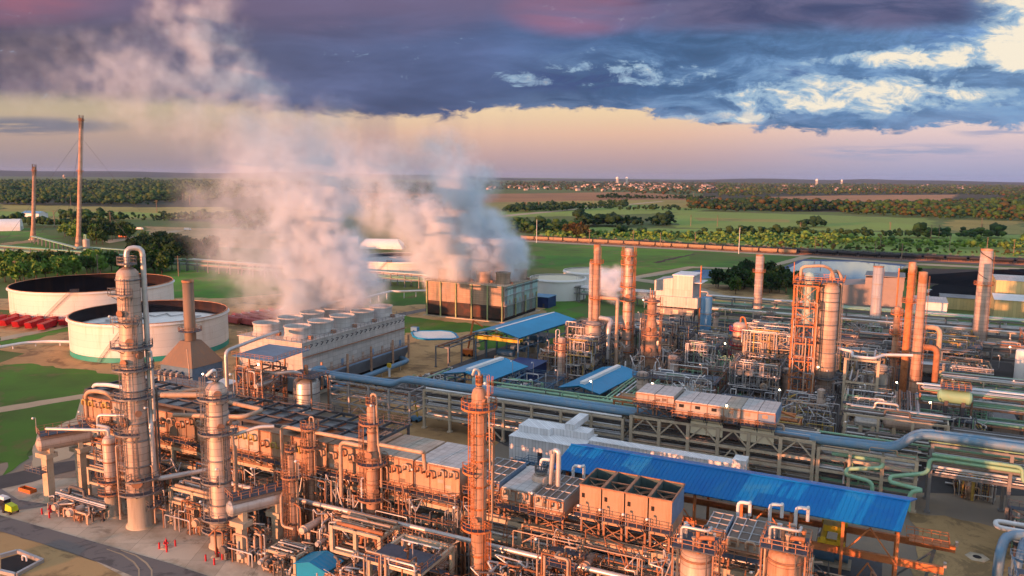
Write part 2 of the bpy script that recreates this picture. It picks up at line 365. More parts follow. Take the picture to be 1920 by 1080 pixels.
def ramp(x, stops, a, b):
    n = WN.new('ShaderNodeValToRGB'); t = (x-a)/(b-a); WL.new(t.k, n.inputs[0]); e = n.color_ramp.elements
    while len(e) < len(stops): e.new(.5)
    for el, (p, c) in zip(e, stops):
        el.position = (p-a)/(b-a); el.color = (*(c if isinstance(c, tuple) else (c, c, c)), 1)
    return n.outputs[0]
def cmix(f, a, b):
    n = WN.new('ShaderNodeMix'); n.data_type = 'RGBA'
    if isinstance(f, Q): WL.new(f.k, n.inputs[0])
    else: n.inputs[0].default_value = f
    for i, k in ((6, a), (7, b)):
        if isinstance(k, tuple): n.inputs[i].default_value = (*k, 1)
        else: WL.new(k, n.inputs[i])
    return n.outputs[2]
def cval(c, f):
    n = WN.new('ShaderNodeHueSaturation'); WL.new(c, n.inputs['Color']); WL.new(f.k, n.inputs['Value']); return n.outputs[0]
tc = WN.new('ShaderNodeTexCoord'); sp = WN.new('ShaderNodeSeparateXYZ'); WL.new(tc.outputs['Generated'], sp.inputs[0])
dx, dy, dz = (Q(sp.outputs[i]) for i in range(3))
yy = dy.mx(.08); ss, tt = dx/yy, dz/yy
den = (math.cos(PITCH)-tt*math.sin(PITCH)).mx(.2)
# sky chart: AZ grows to the east, DN grows downwards; the far horizon is DN = 331
AZ = ss/den*FPX+960; DN = 540-(tt*math.cos(PITCH)+math.sin(PITCH))/den*FPX+(AZ-960)*math.tan(ROLL)
def fbm(sx, sy, det=6, rough=.55, off=0.0, dist=0.0):
    c = WN.new('ShaderNodeCombineXYZ'); WL.new((AZ/sx).k, c.inputs[0]); WL.new((DN/sy).k, c.inputs[1]); c.inputs[2].default_value = off
    n = WN.new('ShaderNodeTexNoise'); n.inputs['Scale'].default_value = 1; n.inputs['Detail'].default_value = det; n.inputs['Roughness'].default_value = rough
    n.inputs['Distortion'].default_value = dist; WL.new(c.outputs[0], n.inputs['Vector']); return Q(n.outputs[0])
def blob(cx, cy, rx, ry):
    a = (AZ-cx)/rx; b = (DN-cy)/ry; return smooth(a*a+b*b, 0.0, 1.0, 1.0, 0.0)
cL = ramp(DN, [(150, lin(160, 150, 140)), (205, lin(190, 172, 145)), (250, lin(186, 160, 146)), (300, lin(160, 143, 146)), (340, lin(143, 134, 146))], 140, 345)
cM = ramp(DN, [(180, lin(240, 215, 175)), (215, lin(236, 205, 168)), (250, lin(228, 186, 162)), (290, lin(196, 164, 160)), (335, lin(152, 143, 158))], 140, 345)
cR = ramp(DN, [(180, lin(240, 220, 205)), (250, lin(226, 200, 198)), (290, lin(190, 178, 196)), (335, lin(152, 158, 190))], 140, 345)
clear = cmix(smooth(AZ, 200, 900), cL, cM); clear = cmix(smooth(AZ, 1150, 1800), clear, cR)
rain = fbm(70, 420, 4, .5, 3.1)
clear = cmix(smooth(AZ, 250, 480)*smooth(AZ, 760, 1050, 1.0, 0.0)*smooth(rain, .40, .65)*.35, clear, lin(150, 132, 148))
st = fbm(160, 14, 5, .6, 5.5)
clear = cmix(blob(40, 236, 230, 22)*smooth(st, .32, .52)*.9, clear, lin(118, 120, 136))
clear = cmix((blob(1720, 286, 270, 20)+blob(1880, 245, 120, 18)).mn(1.0)*smooth(st, .42, .60)*.75, clear, lin(150, 160, 190))
edge = Q(ramp(AZ, [(0, .178), (320, .183), (560, .209), (850, .216), (905, .203), (1060, .206), (1230, .213), (1300, .231), (1450, .239), (1600, .247), (1700, .243), (1800, .233), (1920, .237)], 0, 1920))*1000
en = (fbm(60, 22, 8, .68, 9.0, .5)-.5)*70+(fbm(190, 60, 4, .5, 2.0)-.5)*34
soft = smooth(AZ, 300, 1100, 15, 6)
deck = smooth(DN-edge-en*smooth(AZ, 100, 900, .35, 1.0), soft*-1, soft, 1.0, 0.0)
base = ramp(AZ, [(0, lin(94, 90, 110)), (330, lin(92, 92, 116)), (620, lin(90, 98, 132)), (900, lin(88, 104, 144)), (1200, lin(82, 114, 158)), (1600, lin(96, 132, 176)), (1920, lin(112, 146, 188))], 0, 1920)
big = fbm(520, 120, 6, .55, 1.7, .4); mid = fbm(210, 46, 8, .6, 7.3, .6); fine = fbm(95, 26, 8, .62, 12.4, .8)
body = cval(base, smooth(big, .30, .70, .80, 1.22)*smooth(mid, .3, .7, .88, 1.14))
east = smooth(AZ, 880, 1350)
cum = fbm(130, 58, 10, .66, 21.0, .9); cum2 = fbm(60, 30, 9, .66, 33.0, .7)
body = cval(body, smooth(cum, .34, .66, .80, 1.24)*east+(1.0-east))
# lighter blue cumulus layer and cream gaps towards the east
w1 = (smooth(DN, 70, 130)*east).mn(1.0)
body = cmix(w1*smooth(mid*.5+cum*.5+(big-.5)*.5, .42, .60)*.85, body, lin(132, 166, 200))
dark = smooth(mid*.6+fine*.2+big*.35, .60, .70)
body = cmix(dark*smooth(AZ, 900, 1300)*.72, body, lin(56, 82, 140))
gapw = (blob(1985, 40, 210, 130)*1.0+blob(1620, 182, 380, 52)*.72+blob(1170, 140, 300, 40)*.4+blob(1340, 224, 170, 22)*.62+blob(1790, 110, 230, 50)*.55+blob(1620, 112, 260, 26)*.45+blob(960, 150, 90, 22)*.4)
g = cum2*.42+cum*.33+mid*.25+gapw*.225
body = cmix(smooth(g, .575, .645), body, lin(156, 184, 208)); body = cmix(smooth(g, .635, .715), body, lin(246, 234, 212))
# dusk-lit top of the deck
pn = (fbm(300, 60, 5, .55, 4.2, .5)-.5)*90
pink = smooth(DN+pn, 0, 80, 1.0, 0.0)*smooth(AZ, 1150, 1480, 1.0, 0.0)
body = cmix(pink*.6, body, lin(126, 108, 136)); body = cmix((blob(1080, 18, 170, 62)+blob(0, -10, 260, 70)).mn(1.0)*smooth(pn, -35, 25)*.6, body, lin(186, 108, 120))
violet = smooth(DN+pn*.45+(AZ-1500)*.02, 34, 72, 1.0, 0.0)*smooth(AZ, 1080, 1330)*smooth(AZ, 1780, 1900, 1.0, 0.0)
body = cmix(violet*.9, body, cmix(smooth(mid, .35, .65), lin(70, 74, 108), lin(108, 102, 132)))
low = blob(1090, 150, 190, 30)+blob(860, 208, 60, 9); body = cmix(low.mn(1.0)*smooth(fine, .40, .52)*.5, body, lin(66, 78, 128))
rim = smooth(DN-edge, -46, -4)*smooth(AZ, 820, 1150)*smooth(fine, .35, .6)
body = cmix(rim*.55, body, lin(128, 152, 188))
front = cmix(deck, clear, body)
nk = WN.new('ShaderNodeTexSky'); nk.sky_type = 'NISHITA'; nk.sun_disc = False; nk.sun_elevation = SUN_EL; nk.sun_rotation = math.radians(90)-SUN_ANG
nk.altitude = 300; nk.air_density = 1.0; nk.dust_density = 1.5; nk.ozone_density = 1.5
b1 = WN.new('ShaderNodeBackground'); WL.new(nk.outputs[0], b1.inputs[0]); b1.inputs[1].default_value = .15
b2 = WN.new('ShaderNodeBackground'); WL.new(front, b2.inputs[0]); b2.inputs[1].default_value = .63
# sunlit broken cloud overhead and behind the viewer
c3 = WN.new('ShaderNodeCombineXYZ'); zz = dz.mx(.06); WL.new((dx/zz).k, c3.inputs[0]); WL.new((dy/zz).k, c3.inputs[1])
n3 = WN.new('ShaderNodeTexNoise'); n3.inputs['Scale'].default_value = 1.3; n3.inputs['Detail'].default_value = 5; WL.new(c3.outputs[0], n3.inputs['Vector'])
b3 = WN.new('ShaderNodeBackground'); b3.inputs[0].default_value = (.56, .62, .74, 1); b3.inputs[1].default_value = 1.0
up = WN.new('ShaderNodeMixShader'); WL.new(smooth(Q(n3.outputs[0]), .42, .58, .12, .9).k, up.inputs[0]); WL.new(b1.outputs[0], up.inputs[1]); WL.new(b3.outputs[0], up.inputs[2])
ms = WN.new('ShaderNodeMixShader'); fw = smooth(tt, .24, .42, 1.0, 0.0)*smooth(dy, .10, .35)
WL.new(fw.k, ms.inputs[0]); WL.new(up.outputs[0], ms.inputs[1]); WL.new(b2.outputs[0], ms.inputs[2])
wo = WN.new('ShaderNodeOutputWorld'); WL.new(ms.outputs[0], wo.inputs[0])
W.cycles.sampling_method = 'MANUAL'; W.cycles.sample_map_resolution = 512
# ---------------------------------------------------------------- render settings
S.view_settings.view_transform = 'Standard'; S.view_settings.look = 'None'; S.view_settings.exposure = .7; S.view_settings.gamma = 1
S.render.engine = 'CYCLES'; cy = S.cycles
cy.use_denoising = True; cy.denoiser = 'OPENIMAGEDENOISE'; cy.use_adaptive_sampling = True; cy.adaptive_threshold = .02
cy.max_bounces = 8; cy.diffuse_bounces = 2; cy.glossy_bounces = 2; cy.transmission_bounces = 2; cy.volume_bounces = 6; cy.transparent_max_bounces = 4
cy.caustics_reflective = False; cy.caustics_refractive = False; cy.volume_step_rate = 2.5; cy.volume_max_steps = 160; cy.sample_clamp_indirect = 4
# ---------------------------------------------------------------- air and steam
def haze():
    m = bpy.data.materials.new('haze'); m.use_nodes = True; nt = m.node_tree; nt.nodes.clear()
    v = nt.nodes.new('ShaderNodeVolumePrincipled'); v.inputs['Color'].default_value = (.42, .58, 1.0, 1); v.inputs['Density'].default_value = HAZE_D; v.inputs['Anisotropy'].default_value = 0
    o = nt.nodes.new('ShaderNodeOutputMaterial'); nt.links.new(v.outputs[0], o.inputs['Volume'])
    mb = MB(); mb.box((-24000, -3000, -2), (24000, 24500, 175)); me = bpy.data.meshes.new('haze'); me.from_pydata(mb.v, [], mb.f); me.materials.append(m)
    ob = bpy.data.objects.new('haze', me); COL.objects.link(ob); ob['kind'] = 'stuff'
HAZE_D = 1.7e-5
def steam(name, label, blobs, dens, warp, wscale, lo, hi, vox, seed=0.0, col=(.87, .94, 1.0)):
    """a cloud of steam: blobs (x,y,z,r,k) of vapour, billowed by noise, baked to a voxel grid"""
    g = bpy.data.node_groups.new(name, 'GeometryNodeTree'); g.interface.new_socket('Geometry', in_out='OUTPUT', socket_type='NodeSocketGeometry')
    N, L = g.nodes, g.links
    pos = N.new('GeometryNodeInputPosition'); sh = N.new('ShaderNodeVectorMath'); sh.operation = 'ADD'; L.new(pos.outputs[0], sh.inputs[0]); sh.inputs[1].default_value = (seed*100, 0, 0)
    acc = sh
    cur = pos.outputs[0]
    for sc, am in ((wscale, warp), (wscale*3.3, warp*.50), (wscale*8, warp*.17)):
        nz = N.new('ShaderNodeTexNoise'); nz.inputs['Scale'].default_value = sc; nz.inputs['Detail'].default_value = 4; nz.inputs['Roughness'].default_value = .6; L.new(sh.outputs[0], nz.inputs['Vector'])
        sb = N.new('ShaderNodeVectorMath'); sb.operation = 'SUBTRACT'; L.new(nz.outputs['Color'], sb.inputs[0]); sb.inputs[1].default_value = (.5, .5, .5)
        sc2 = N.new('ShaderNodeVectorMath'); sc2.operation = 'SCALE'; L.new(sb.outputs[0], sc2.inputs[0]); sc2.inputs['Scale'].default_value = am
        ad = N.new('ShaderNodeVectorMath'); ad.operation = 'ADD'; L.new(cur, ad.inputs[0]); L.new(sc2.outputs[0], ad.inputs[1]); cur = ad.outputs[0]
    tot = None
    for x, y, z, r, k in blobs:
        di = N.new('ShaderNodeVectorMath'); di.operation = 'DISTANCE'; L.new(cur, di.inputs[0]); di.inputs[1].default_value = (x, y, z)
        mr = N.new('ShaderNodeMapRange'); mr.interpolation_type = 'SMOOTHSTEP'; L.new(di.outputs['Value'], mr.inputs[0]); mr.inputs[1].default_value = 0; mr.inputs[2].default_value = r; mr.inputs[3].default_value = k; mr.inputs[4].default_value = 0
        if tot is None: tot = mr.outputs[0]
        else:
            a = N.new('ShaderNodeMath'); a.operation = 'ADD'; L.new(tot, a.inputs[0]); L.new(mr.outputs[0], a.inputs[1]); tot = a.outputs[0]
    nz = N.new('ShaderNodeTexNoise'); nz.inputs['Scale'].default_value = wscale*2.6; nz.inputs['Detail'].default_value = 8; nz.inputs['Roughness'].default_value = .66; L.new(sh.outputs[0], nz.inputs['Vector'])
    m1 = N.new('ShaderNodeMapRange'); L.new(nz.outputs[0], m1.inputs[0]); m1.inputs[1].default_value = lo; m1.inputs[2].default_value = hi; m1.inputs[3].default_value = 0.02; m1.inputs[4].default_value = 1
    m2 = N.new('ShaderNodeMath'); m2.operation = 'MULTIPLY'; L.new(tot, m2.inputs[0]); L.new(m1.outputs[0], m2.inputs[1])
    m3 = N.new('ShaderNodeMath'); m3.operation = 'MULTIPLY'; L.new(m2.outputs[0], m3.inputs[0]); m3.inputs[1].default_value = dens
    vc = N.new('GeometryNodeVolumeCube'); L.new(m3.outputs[0], vc.inputs['Density'])
    B = np.array(blobs); mn = (B[:, :3]-B[:, 3:4]*.95-warp*.25).min(0); mxx = (B[:, :3]+B[:, 3:4]*.95+warp*.25).max(0)
    mn[2] = max(mn[2], .5)
    vc.inputs['Min'].default_value = mn.tolist(); vc.inputs['Max'].default_value = mxx.tolist()
    for ax, k in enumerate(('Resolution X', 'Resolution Y', 'Resolution Z')): vc.inputs[k].default_value = max(8, int((mxx[ax]-mn[ax])/vox))
    m = bpy.data.materials.new(name); m.use_nodes = True; nt = m.node_tree; nt.nodes.clear()
    v = nt.nodes.new('ShaderNodeVolumePrincipled'); v.inputs['Color'].default_value = (*col, 1); v.inputs['Density'].default_value = 1; v.inputs['Anisotropy'].default_value = -.3
    o = nt.nodes.new('ShaderNodeOutputMaterial'); nt.links.new(v.outputs[0], o.inputs['Volume'])
    sm = N.new('GeometryNodeSetMaterial'); L.new(vc.outputs[0], sm.inputs[0]); sm.inputs['Material'].default_value = m
    go = N.new('NodeGroupOutput'); L.new(sm.outputs[0], go.inputs[0])
    vd = bpy.data.volumes.new(name); vd.materials.append(m); ob = bpy.data.objects.new(name, vd); COL.objects.link(ob)
    md = ob.modifiers.new('steam', 'NODES'); md.node_group = g
    return tag(ob, label, 'steam', None, 'stuff')
def sp_(px, py, dist, r, k=1.0):
    """a blob at a bearing of the survey camera, at a horizontal distance"""
    d = ray(px, py); t = dist/math.hypot(d[0], d[1]); return (d[0]*t, d[1]*t, CH+d[2]*t, r, k)
# ================================================================= the setting: ground, fields, roads, water
ground_poly('ground', [(-40000, -6000), (40000, -6000), (40000, 40000), (-40000, 40000)], 0, 'grassland', px=False)
G = ground_poly
# woodland floors and fields, far to near (bearings surveyed on the ground plane)
G('field', [(0, 341), (700, 340), (880, 347), (900, 400), (430, 420), (0, 392)], .02, 'forest_floor')
G('field', [(1340, 346), (1920, 350), (1920, 395), (1560, 398), (1290, 392)], .02, 'forest_floor')
G('field', [(0, 383), (250, 389), (425, 388), (440, 402), (300, 412), (0, 411)], .04, 'field_gold')
G('field', [(0, 396), (260, 398), (330, 402), (280, 408), (0, 405)], .06, 'field_green')
G('field', [(285, 350), (345, 350), (340, 355), (290, 355)], .06, 'field_green')
G('field', [(900, 364), (1180, 360), (1345, 370), (1300, 381), (960, 392), (900, 386)], .04, 'field_brown')
G('field', [(905, 380), (1240, 374), (1350, 378), (1300, 396), (950, 408), (905, 404)], .06, 'field_gold')
G('field', [(935, 397), (1160, 382), (1335, 392), (1290, 398), (1120, 404), (950, 408)], .08, 'field_green')
G('field', [(1262, 396), (1340, 397), (1500, 402), (1745, 410), (1742, 433), (1540, 432), (1262, 427)], .05, 'field_green')
G('field', [(1300, 408), (1480, 412), (1480, 417), (1310, 414)], .07, 'field_gold')
G('field', [(1440, 369), (1600, 366), (1800, 365), (1770, 376), (1640, 381), (1440, 373)], .06, 'field_brown')
G('field', [(1780, 412), (1920, 415), (1920, 440), (1780, 436)], .05, 'field_gold')
G('field', [(600, 360), (905, 366), (905, 398), (600, 398)], .04, 'field_brown')
G('field', [(640, 384), (900, 392), (900, 420), (640, 410)], .06, 'field_gold')
G('field', [(1000, 425), (1920, 440), (1920, 484), (1000, 440)], .03, 'field_green')
G('path', [(935, 404), (1240, 377), (1245, 378), (945, 406.5)], .10, 'track_dirt')
G('grass_field', [(1003, 456), (1300, 470), (1500, 481), (1425, 502), (1290, 500), (1175, 517), (1080, 510), (1003, 500)], .05, 'grass_bright')
G('soil_strip', [(1300, 472), (1480, 481), (1430, 492), (1290, 487)], .08, 'grass_deep')
G('ditch', [(1222, 492), (1300, 476), (1303, 477), (1232, 493.5)], .10, 'dark_soil')
G('path', [(985, 451), (1300, 467.5), (1505, 479), (1700, 493), (1920, 503), (1920, 507), (1700, 496), (1505, 481.5), (1300, 470), (985, 453.5)], .12, 'track_dirt')
G('path', [(1505, 480), (1520, 483), (1440, 503), (1420, 503)], .14, 'track_dirt')
G('path', [(1175, 521), (1290, 500), (1300, 500), (1420, 504), (1420, 506.5), (1300, 503), (1240, 516), (1180, 525)], .14, 'track_dirt')
G('path', [(1130, 514), (1300, 535), (1380, 560), (1355, 562), (1280, 540), (1130, 518)], .12, 'track_dirt')
G('dirt_yard', [(1230, 525), (1330, 532), (1470, 545), (1490, 575), (1240, 560)], .06, 'dirt_yellow')
G('pond', [(1505, 489.5), (1610, 491), (1695, 499.5), (1660, 530), (1570, 530), (1468, 509)], .10, 'pond_water')
G('pond_bank', [(1503, 486), (1620, 488), (1712, 498), (1660, 538), (1560, 538), (1448, 510)], .06, 'navy_paint')
G('path', [(1700, 497), (1720, 498), (1680, 535), (1650, 535)], .14, 'track_dirt')
G('grass_strip', [(1722, 500), (1750, 503), (1735, 545), (1672, 545)], .10, 'grass_bright')
G('pond', [(1270, 513), (1318, 505.5), (1352, 507), (1338, 521), (1310, 524), (1275, 519)], .10, 'pond_water')
G('railway_bed', [(960, 443), (1380, 463), (1920, 487), (1920, 500), (1700, 491), (1380, 474), (1000, 453), (960, 450)], .09, 'ballast')
G('coal_yard', [(1745, 540), (1790, 518), (1840, 507), (1925, 504), (1925, 560), (1740, 560)], .16, 'coal')
G('mud_flat', [(1728, 503), (1850, 506), (1800, 522), (1735, 540)], .12, 'dark_soil')
G('puddle', [(1738, 543), (1780, 538), (1835, 541), (1850, 551), (1830, 561), (1740, 556)], .14, 'pond_water')
G('grass_field', [(0, 428), (62, 428), (175, 478), (180, 520), (0, 520)], .05, 'grass_bright')
G('grass_field', [(215, 500), (520, 512), (800, 560), (800, 600), (480, 600), (200, 560)], .04, 'grass_bright')
G('dirt_yard', [(270, 424), (500, 432), (560, 470), (380, 462), (290, 440)], .05, 'dirt_yellow')
G('path', [(190, 452), (330, 432), (345, 433), (205, 456)], .08, 'track_dirt')
G('path', [(0, 456), (70, 449), (75, 453), (0, 461)], .08, 'dirt_yellow')
G('grass_field', [(700, 545), (1060, 540), (1100, 640), (860, 660), (740, 640)], .05, 'grass_bright')
G('dirt_yard', [(420, 560), (560, 548), (700, 560), (640, 620), (420, 640)], .08, 'dirt')
G('dirt_yard', [(720, 575), (1010, 560), (1030, 600), (950, 615), (795, 597), (735, 590)], .07, 'dirt_yellow')
G('asphalt_strip', [(735, 590), (805, 577), (806, 582), (745, 595)], .10, 'asphalt')
G('dirt_yard', [(0, 560), (140, 555), (440, 560), (520, 600), (480, 720), (210, 720), (0, 684)], .06, 'dirt')
G('grass_strip', [(0, 642), (60, 628), (130, 612), (128, 622), (0, 652)], .09, 'grass_bright')
G('path', [(0, 633), (130, 608), (130, 613), (0, 640)], .10, 'track_dirt')
G('grass_field', [(0, 684), (60, 682), (215, 702), (300, 722), (300, 760), (0, 768)], .08, 'grass_bright')
G('grass_field', [(0, 768), (150, 752), (150, 790), (70, 815), (55, 860), (0, 895)], .092, 'grass_bright')
G('path', [(0, 764), (120, 745), (215, 730), (230, 738), (130, 752), (0, 774)], .11, 'track_dirt')
G('path', [(150, 748), (200, 738), (190, 800), (130, 860), (55, 880), (70, 815), (140, 785)], .10, 'track_dirt')
G('dirt_yard', [(640, 705), (750, 640), (760, 625), (890, 622), (900, 650), (880, 690), (950, 700), (1000, 800), (900, 850), (640, 790)], .07, 'dirt')
# the plant floor, pads and streets in plant axes
G('plant_ground', [(-178, 60), (-178, 185), (-150, 240), (-140, 320), (-110, 365), (60, 420), (420, 360), (420, 60)], .03, 'plant_ground', px=False)
G('concrete_pad', [(-166, 86), (-166, 98), (-152, 106), (-62, 124), (-62, 60), (-85, 66), (-105, 80), (-130, 84)], .09, 'pad_concrete', px=False)
G('concrete_pad', [(-62, 60), (-62, 124), (6, 124), (6, 60)], .085, 'pad_concrete', px=False)
G('road', [(-160, 915), (0, 967), (120, 1001), (250, 1038), (320, 1058), (387, 1080), (470, 1120), (310, 1120), (250, 1082), (190, 1057), (130, 1036), (0, 997), (-160, 950)], .12, 'asphalt')
for e in (0, 1): G('tyre_mark', [(200+e*26, 1030+e*2), (230+e*26, 1040+e*2), (252+e*24, 1054+e*2), (262+e*24, 1068+e*2), (262+e*24, 1090), (259.5+e*24, 1090), (259+e*24, 1069+e*2), (249+e*24, 1056+e*2), (228+e*26, 1042+e*2), (200+e*26, 1031.5+e*2)], .13, 'track_dirt')
G('dirt_yard', [(-160, 950), (0, 997), (130, 1036), (190, 1057), (250, 1082), (310, 1120), (-160, 1160)], .07, 'dirt_yellow')
G('road', [(-60, 906), (0, 893), (60, 880), (110, 868), (170, 860), (215, 835), (235, 850), (190, 872), (110, 889), (60, 905), (0, 918), (-60, 932)], .11, 'asphalt_dark_and_shade')
G('road', [(-60, 918), (0, 916), (35, 938), (100, 948), (20, 960), (-60, 948)], .105, 'asphalt')
G('road', [(-60, 154), (-150, 202), (-136, 214), (-132, 300), (-124, 300), (-128, 206), (-58, 166)], .10, 'asphalt_dark_and_shade', px=False)
G('road', [(34, 190), (43, 190), (40, 330), (28, 330)], .12, 'asphalt_dark_and_shade', px=False)
G('dirt_yard', [(6, 60), (6, 168), (60, 168), (80, 60)], .10, 'dirt_yellow', px=False)
G('asphalt_patch', [(-2, 118), (6, 136), (16, 134), (22, 118), (14, 104), (0, 104)], .14, 'asphalt_dark_and_shade', px=False)
G('painted_shade', [(-157, 106), (-157, 124), (-62, 124), (-62, 119), (-4, 119), (-4, 106)], .115, 'asphalt_dark_and_shade', px=False)  # dark sheets that paint shade on the floor under racks and back units
G('painted_shade', [(-56, 119.2), (-56, 138), (-4, 138), (-4, 119.2)], .118, 'asphalt_dark_and_shade', px=False)
G('painted_shade', [(-80, 180), (-80, 345), (-108, 345), (-108, 292), (-96, 180)], .07, 'asphalt_dark_and_shade', px=False)
G('painted_shade', [(-66, 180), (-66, 300), (26, 300), (32, 190), (8, 180)], .08, 'asphalt_dark_and_shade', px=False)
# distant wooded ridge that closes the horizon
def hills():
    mb = []; fs = []; n = 220
    for j, (d, hh) in enumerate(((13500, 0), (15500, .62), (18500, 1.0), (22500, .8))):
        for i in range(n):
            a = math.radians(38+104*i/(n-1)); x, y = d*math.cos(a), d*math.sin(a)
            s = i/n
            h = 95+55*math.sin(s*9.3+1)+34*math.sin(s*23+.4)+20*math.sin(s*61)+26*math.exp(-((s-.27)/.015)**2)*(1.6 if j == 2 else .5)
            mb.append((x, y, -1+max(0, h)*hh*.72))
    for j in range(3):
        for i in range(n-1): fs.append((j*n+i+1, j*n+i, (j+1)*n+i, (j+1)*n+i+1))
    me = bpy.data.meshes.new('hills'); me.from_pydata(mb, [], fs); me.materials.append(M['far_hill']); me.polygons.foreach_set('use_smooth', [True]*len(fs))
    ob = bpy.data.objects.new('hills', me); COL.objects.link(ob); ob['kind'] = 'structure'
hills()
# ================================================================= trees
def ico(sub):
    import bmesh
    bm = bmesh.new(); bmesh.ops.create_icosphere(bm, subdivisions=sub, radius=1)
    v = np.array([x.co[:] for x in bm.verts]); f = np.array([[y.index for y in x.verts] for x in bm.faces]); bm.free(); return v, f
ICO1, ICO2 = ico(1), ico(2)
def inside(poly, x, y):
    c = False; n = len(poly); j = n-1
    for i in range(n):
        xi, yi = poly[i]; xj, yj = poly[j]
        if (yi > y) != (yj > y) and x < (xj-xi)*(y-yi)/(yj-yi)+xi: c = not c
        j = i
    return c
def wood(name, label, poly, mats, size, spacing, far=0.0, detail=1, cat='woods', grow=.0):
    """woodland that reads as one mass: leafy clumps stacked over many stems"""
    k = (size[0]+size[1])/2/65*.92; hz = lambda x: 331+(x-960)*.0094; y0, y1 = min(y for x, y in poly), max(y for x, y in poly)     # stems stand below the crowns seen over them
    xm = sum(x for x, y in poly)/len(poly); yt = min((y0-k*hz(xm))/(1-k), y1-max(2.2, (y1-y0)*.16)); poly = [(x, y1-(y1-y)*(y1-yt)/(y1-y0)) for x, y in poly]
    pw = [at(x, y)[:2] for x, y in poly]; xs = [p[0] for p in pw]; ys = [p[1] for p in pw]
    base = (ICO1, ICO2)[detail-1]; pts = []
    y = min(ys)
    while y < max(ys):
        sp = spacing*(1+max(0, (y-1000))*far); x = min(xs)
        while x < max(xs):
            px, py = x+rng.uniform(-.6, .6)*sp, y+rng.uniform(-.6, .6)*sp
            if inside(pw, px, py): pts.append((px, py, sp/spacing))
            x += sp
        y += sp
    V, F, MI, off = [], [], [], 0
    nz = lambda x, y: math.sin(x*.021+1.3)+math.sin(y*.013+x*.006)+math.sin((x+y)*.037+2)+.7*math.sin(x*.009-y*.021)
    pts = [p for p in pts if nz(p[0], p[1]) > -1.3 or rng.random() < .3]
    for (px, py, k) in pts:
        h = rng.uniform(*size)*(.88+.13*nz(px, py))*rng.choice((.7, .9, 1, 1.15, 1.35)); r = h*rng.uniform(.38, .55)*(1+.35*(k-1)); n = 3 if detail == 1 else 4
        for c in range(n):
            a = rng.uniform(0, 6.28); rr = r*rng.uniform(.15, .75); s = r*rng.uniform(.42, .75)
            cz = h*rng.uniform(.35, .85)
            v = base[0]*(1+rng.uniform(-.28, .28, (len(base[0]), 1)))*np.array([s, s, s*rng.uniform(.6, .95)])+np.array([px+rr*math.cos(a), py+rr*math.sin(a), cz])
            V.append(v); F.append(base[1]+off); off += len(v); MI.append(np.full(len(base[1]), c % len(mats) if rng.random() < .5 else int(rng.integers(len(mats)))))
    if not V: return None
    V = np.concatenate(V); F = np.concatenate(F); MI = np.concatenate(MI).astype(np.int32)
    me = bpy.data.meshes.new(name); me.vertices.add(len(V)); me.vertices.foreach_set('co', V.astype(np.float32).ravel())
    me.loops.add(F.size); me.loops.foreach_set('vertex_index', F.astype(np.int32).ravel())
    me.polygons.add(len(F)); me.polygons.foreach_set('loop_start', np.arange(0, F.size, 3, dtype=np.int32)); me.polygons.foreach_set('loop_total', np.full(len(F), 3, dtype=np.int32))
    for m in mats: me.materials.append(M[m])
    me.polygons.foreach_set('material_index', MI); me.update(); me.validate()
    ob = bpy.data.objects.new(name, me); COL.objects.link(ob); return tag(ob, label, cat, None, 'stuff')
D, MD, LT, AU = 'leaf_dark', 'leaf_mid', 'leaf_light', 'leaf_autumn'
wood('woodland', 'dark broadleaf forest covering the plain behind the tall flares', [(0, 338), (430, 337), (470, 372), (250, 386), (120, 384), (0, 385)], [D, D, MD], (11, 19), 15, .00034)
wood('woodland', 'dark tree belt behind the steam in front of the far plain', [(430, 340), (900, 342), (905, 360), (640, 362), (470, 372)], [D, D, AU], (10, 17), 22, .0004)
wood('woodland', 'hedge of dark trees along the olive fields left of the steam', [(110, 404), (330, 403), (440, 392), (560, 400), (560, 418), (300, 415), (120, 413)], [D, MD], (9, 14), 9)
wood('woodland', 'scattered dark trees on the brown slope between the two steam plumes', [(640, 372), (860, 372), (900, 392), (820, 404), (660, 396)], [D, AU], (8, 14), 24)
wood('woodland', 'mixed tree belt around the far red roofed town', [(900, 340), (1350, 341), (1360, 362), (1250, 366), (1060, 357), (900, 355)], [D, D, AU], (8, 13), 24, .0005)
wood('woodland', 'wooded suburb along the blue horizon on the right', [(1340, 343), (1920, 347), (1920, 370), (1780, 364), (1480, 366), (1350, 370)], [D, D, MD, AU], (9, 15), 22, .0004)
wood('woodland', 'dark woods right of the town behind the pale green field', [(1290, 374), (1440, 372), (1560, 380), (1600, 392), (1480, 398), (1360, 396), (1290, 390)], [D, D, AU], (11, 17), 11, .0002)
wood('woodland', 'mottled autumn forest above the right end of the railway', [(1560, 384), (1700, 379), (1920, 372), (1920, 416), (1780, 411), (1580, 397)], [D, MD, AU, MD], (11, 17), 11, .0002)
wood('woodland', 'tree line across the brown field below the town', [(960, 388), (1100, 378), (1180, 377), (1170, 386), (1060, 394), (940, 400)], [D, D], (9, 14), 11)
wood('woodland', 'low tree strip across the golden field below the town', [(1120, 366), (1340, 370), (1330, 374), (1120, 370)], [D], (8, 12), 12)
wood('woodland', 'thin dark hedge on the right edge of the golden field', [(1160, 389), (1300, 393), (1298, 396), (1160, 392)], [D], (7, 11), 9)
wood('woodland', 'dense dark plantation block in front of the pale green field', [(1070, 408), (1260, 402), (1262, 424), (1090, 426)], [D, D], (12, 17), 8)
wood('woodland', 'small oval wood standing alone in the pale green field', [(1492, 420), (1500, 412), (1535, 407), (1556, 412), (1552, 422), (1520, 427), (1496, 427)], [D], (10, 15), 7)
wood('woodland', 'bushy dark trees behind the left end of the railway', [(960, 415), (1080, 414), (1080, 432), (1000, 438), (960, 432)], [D, MD], (9, 14), 8)
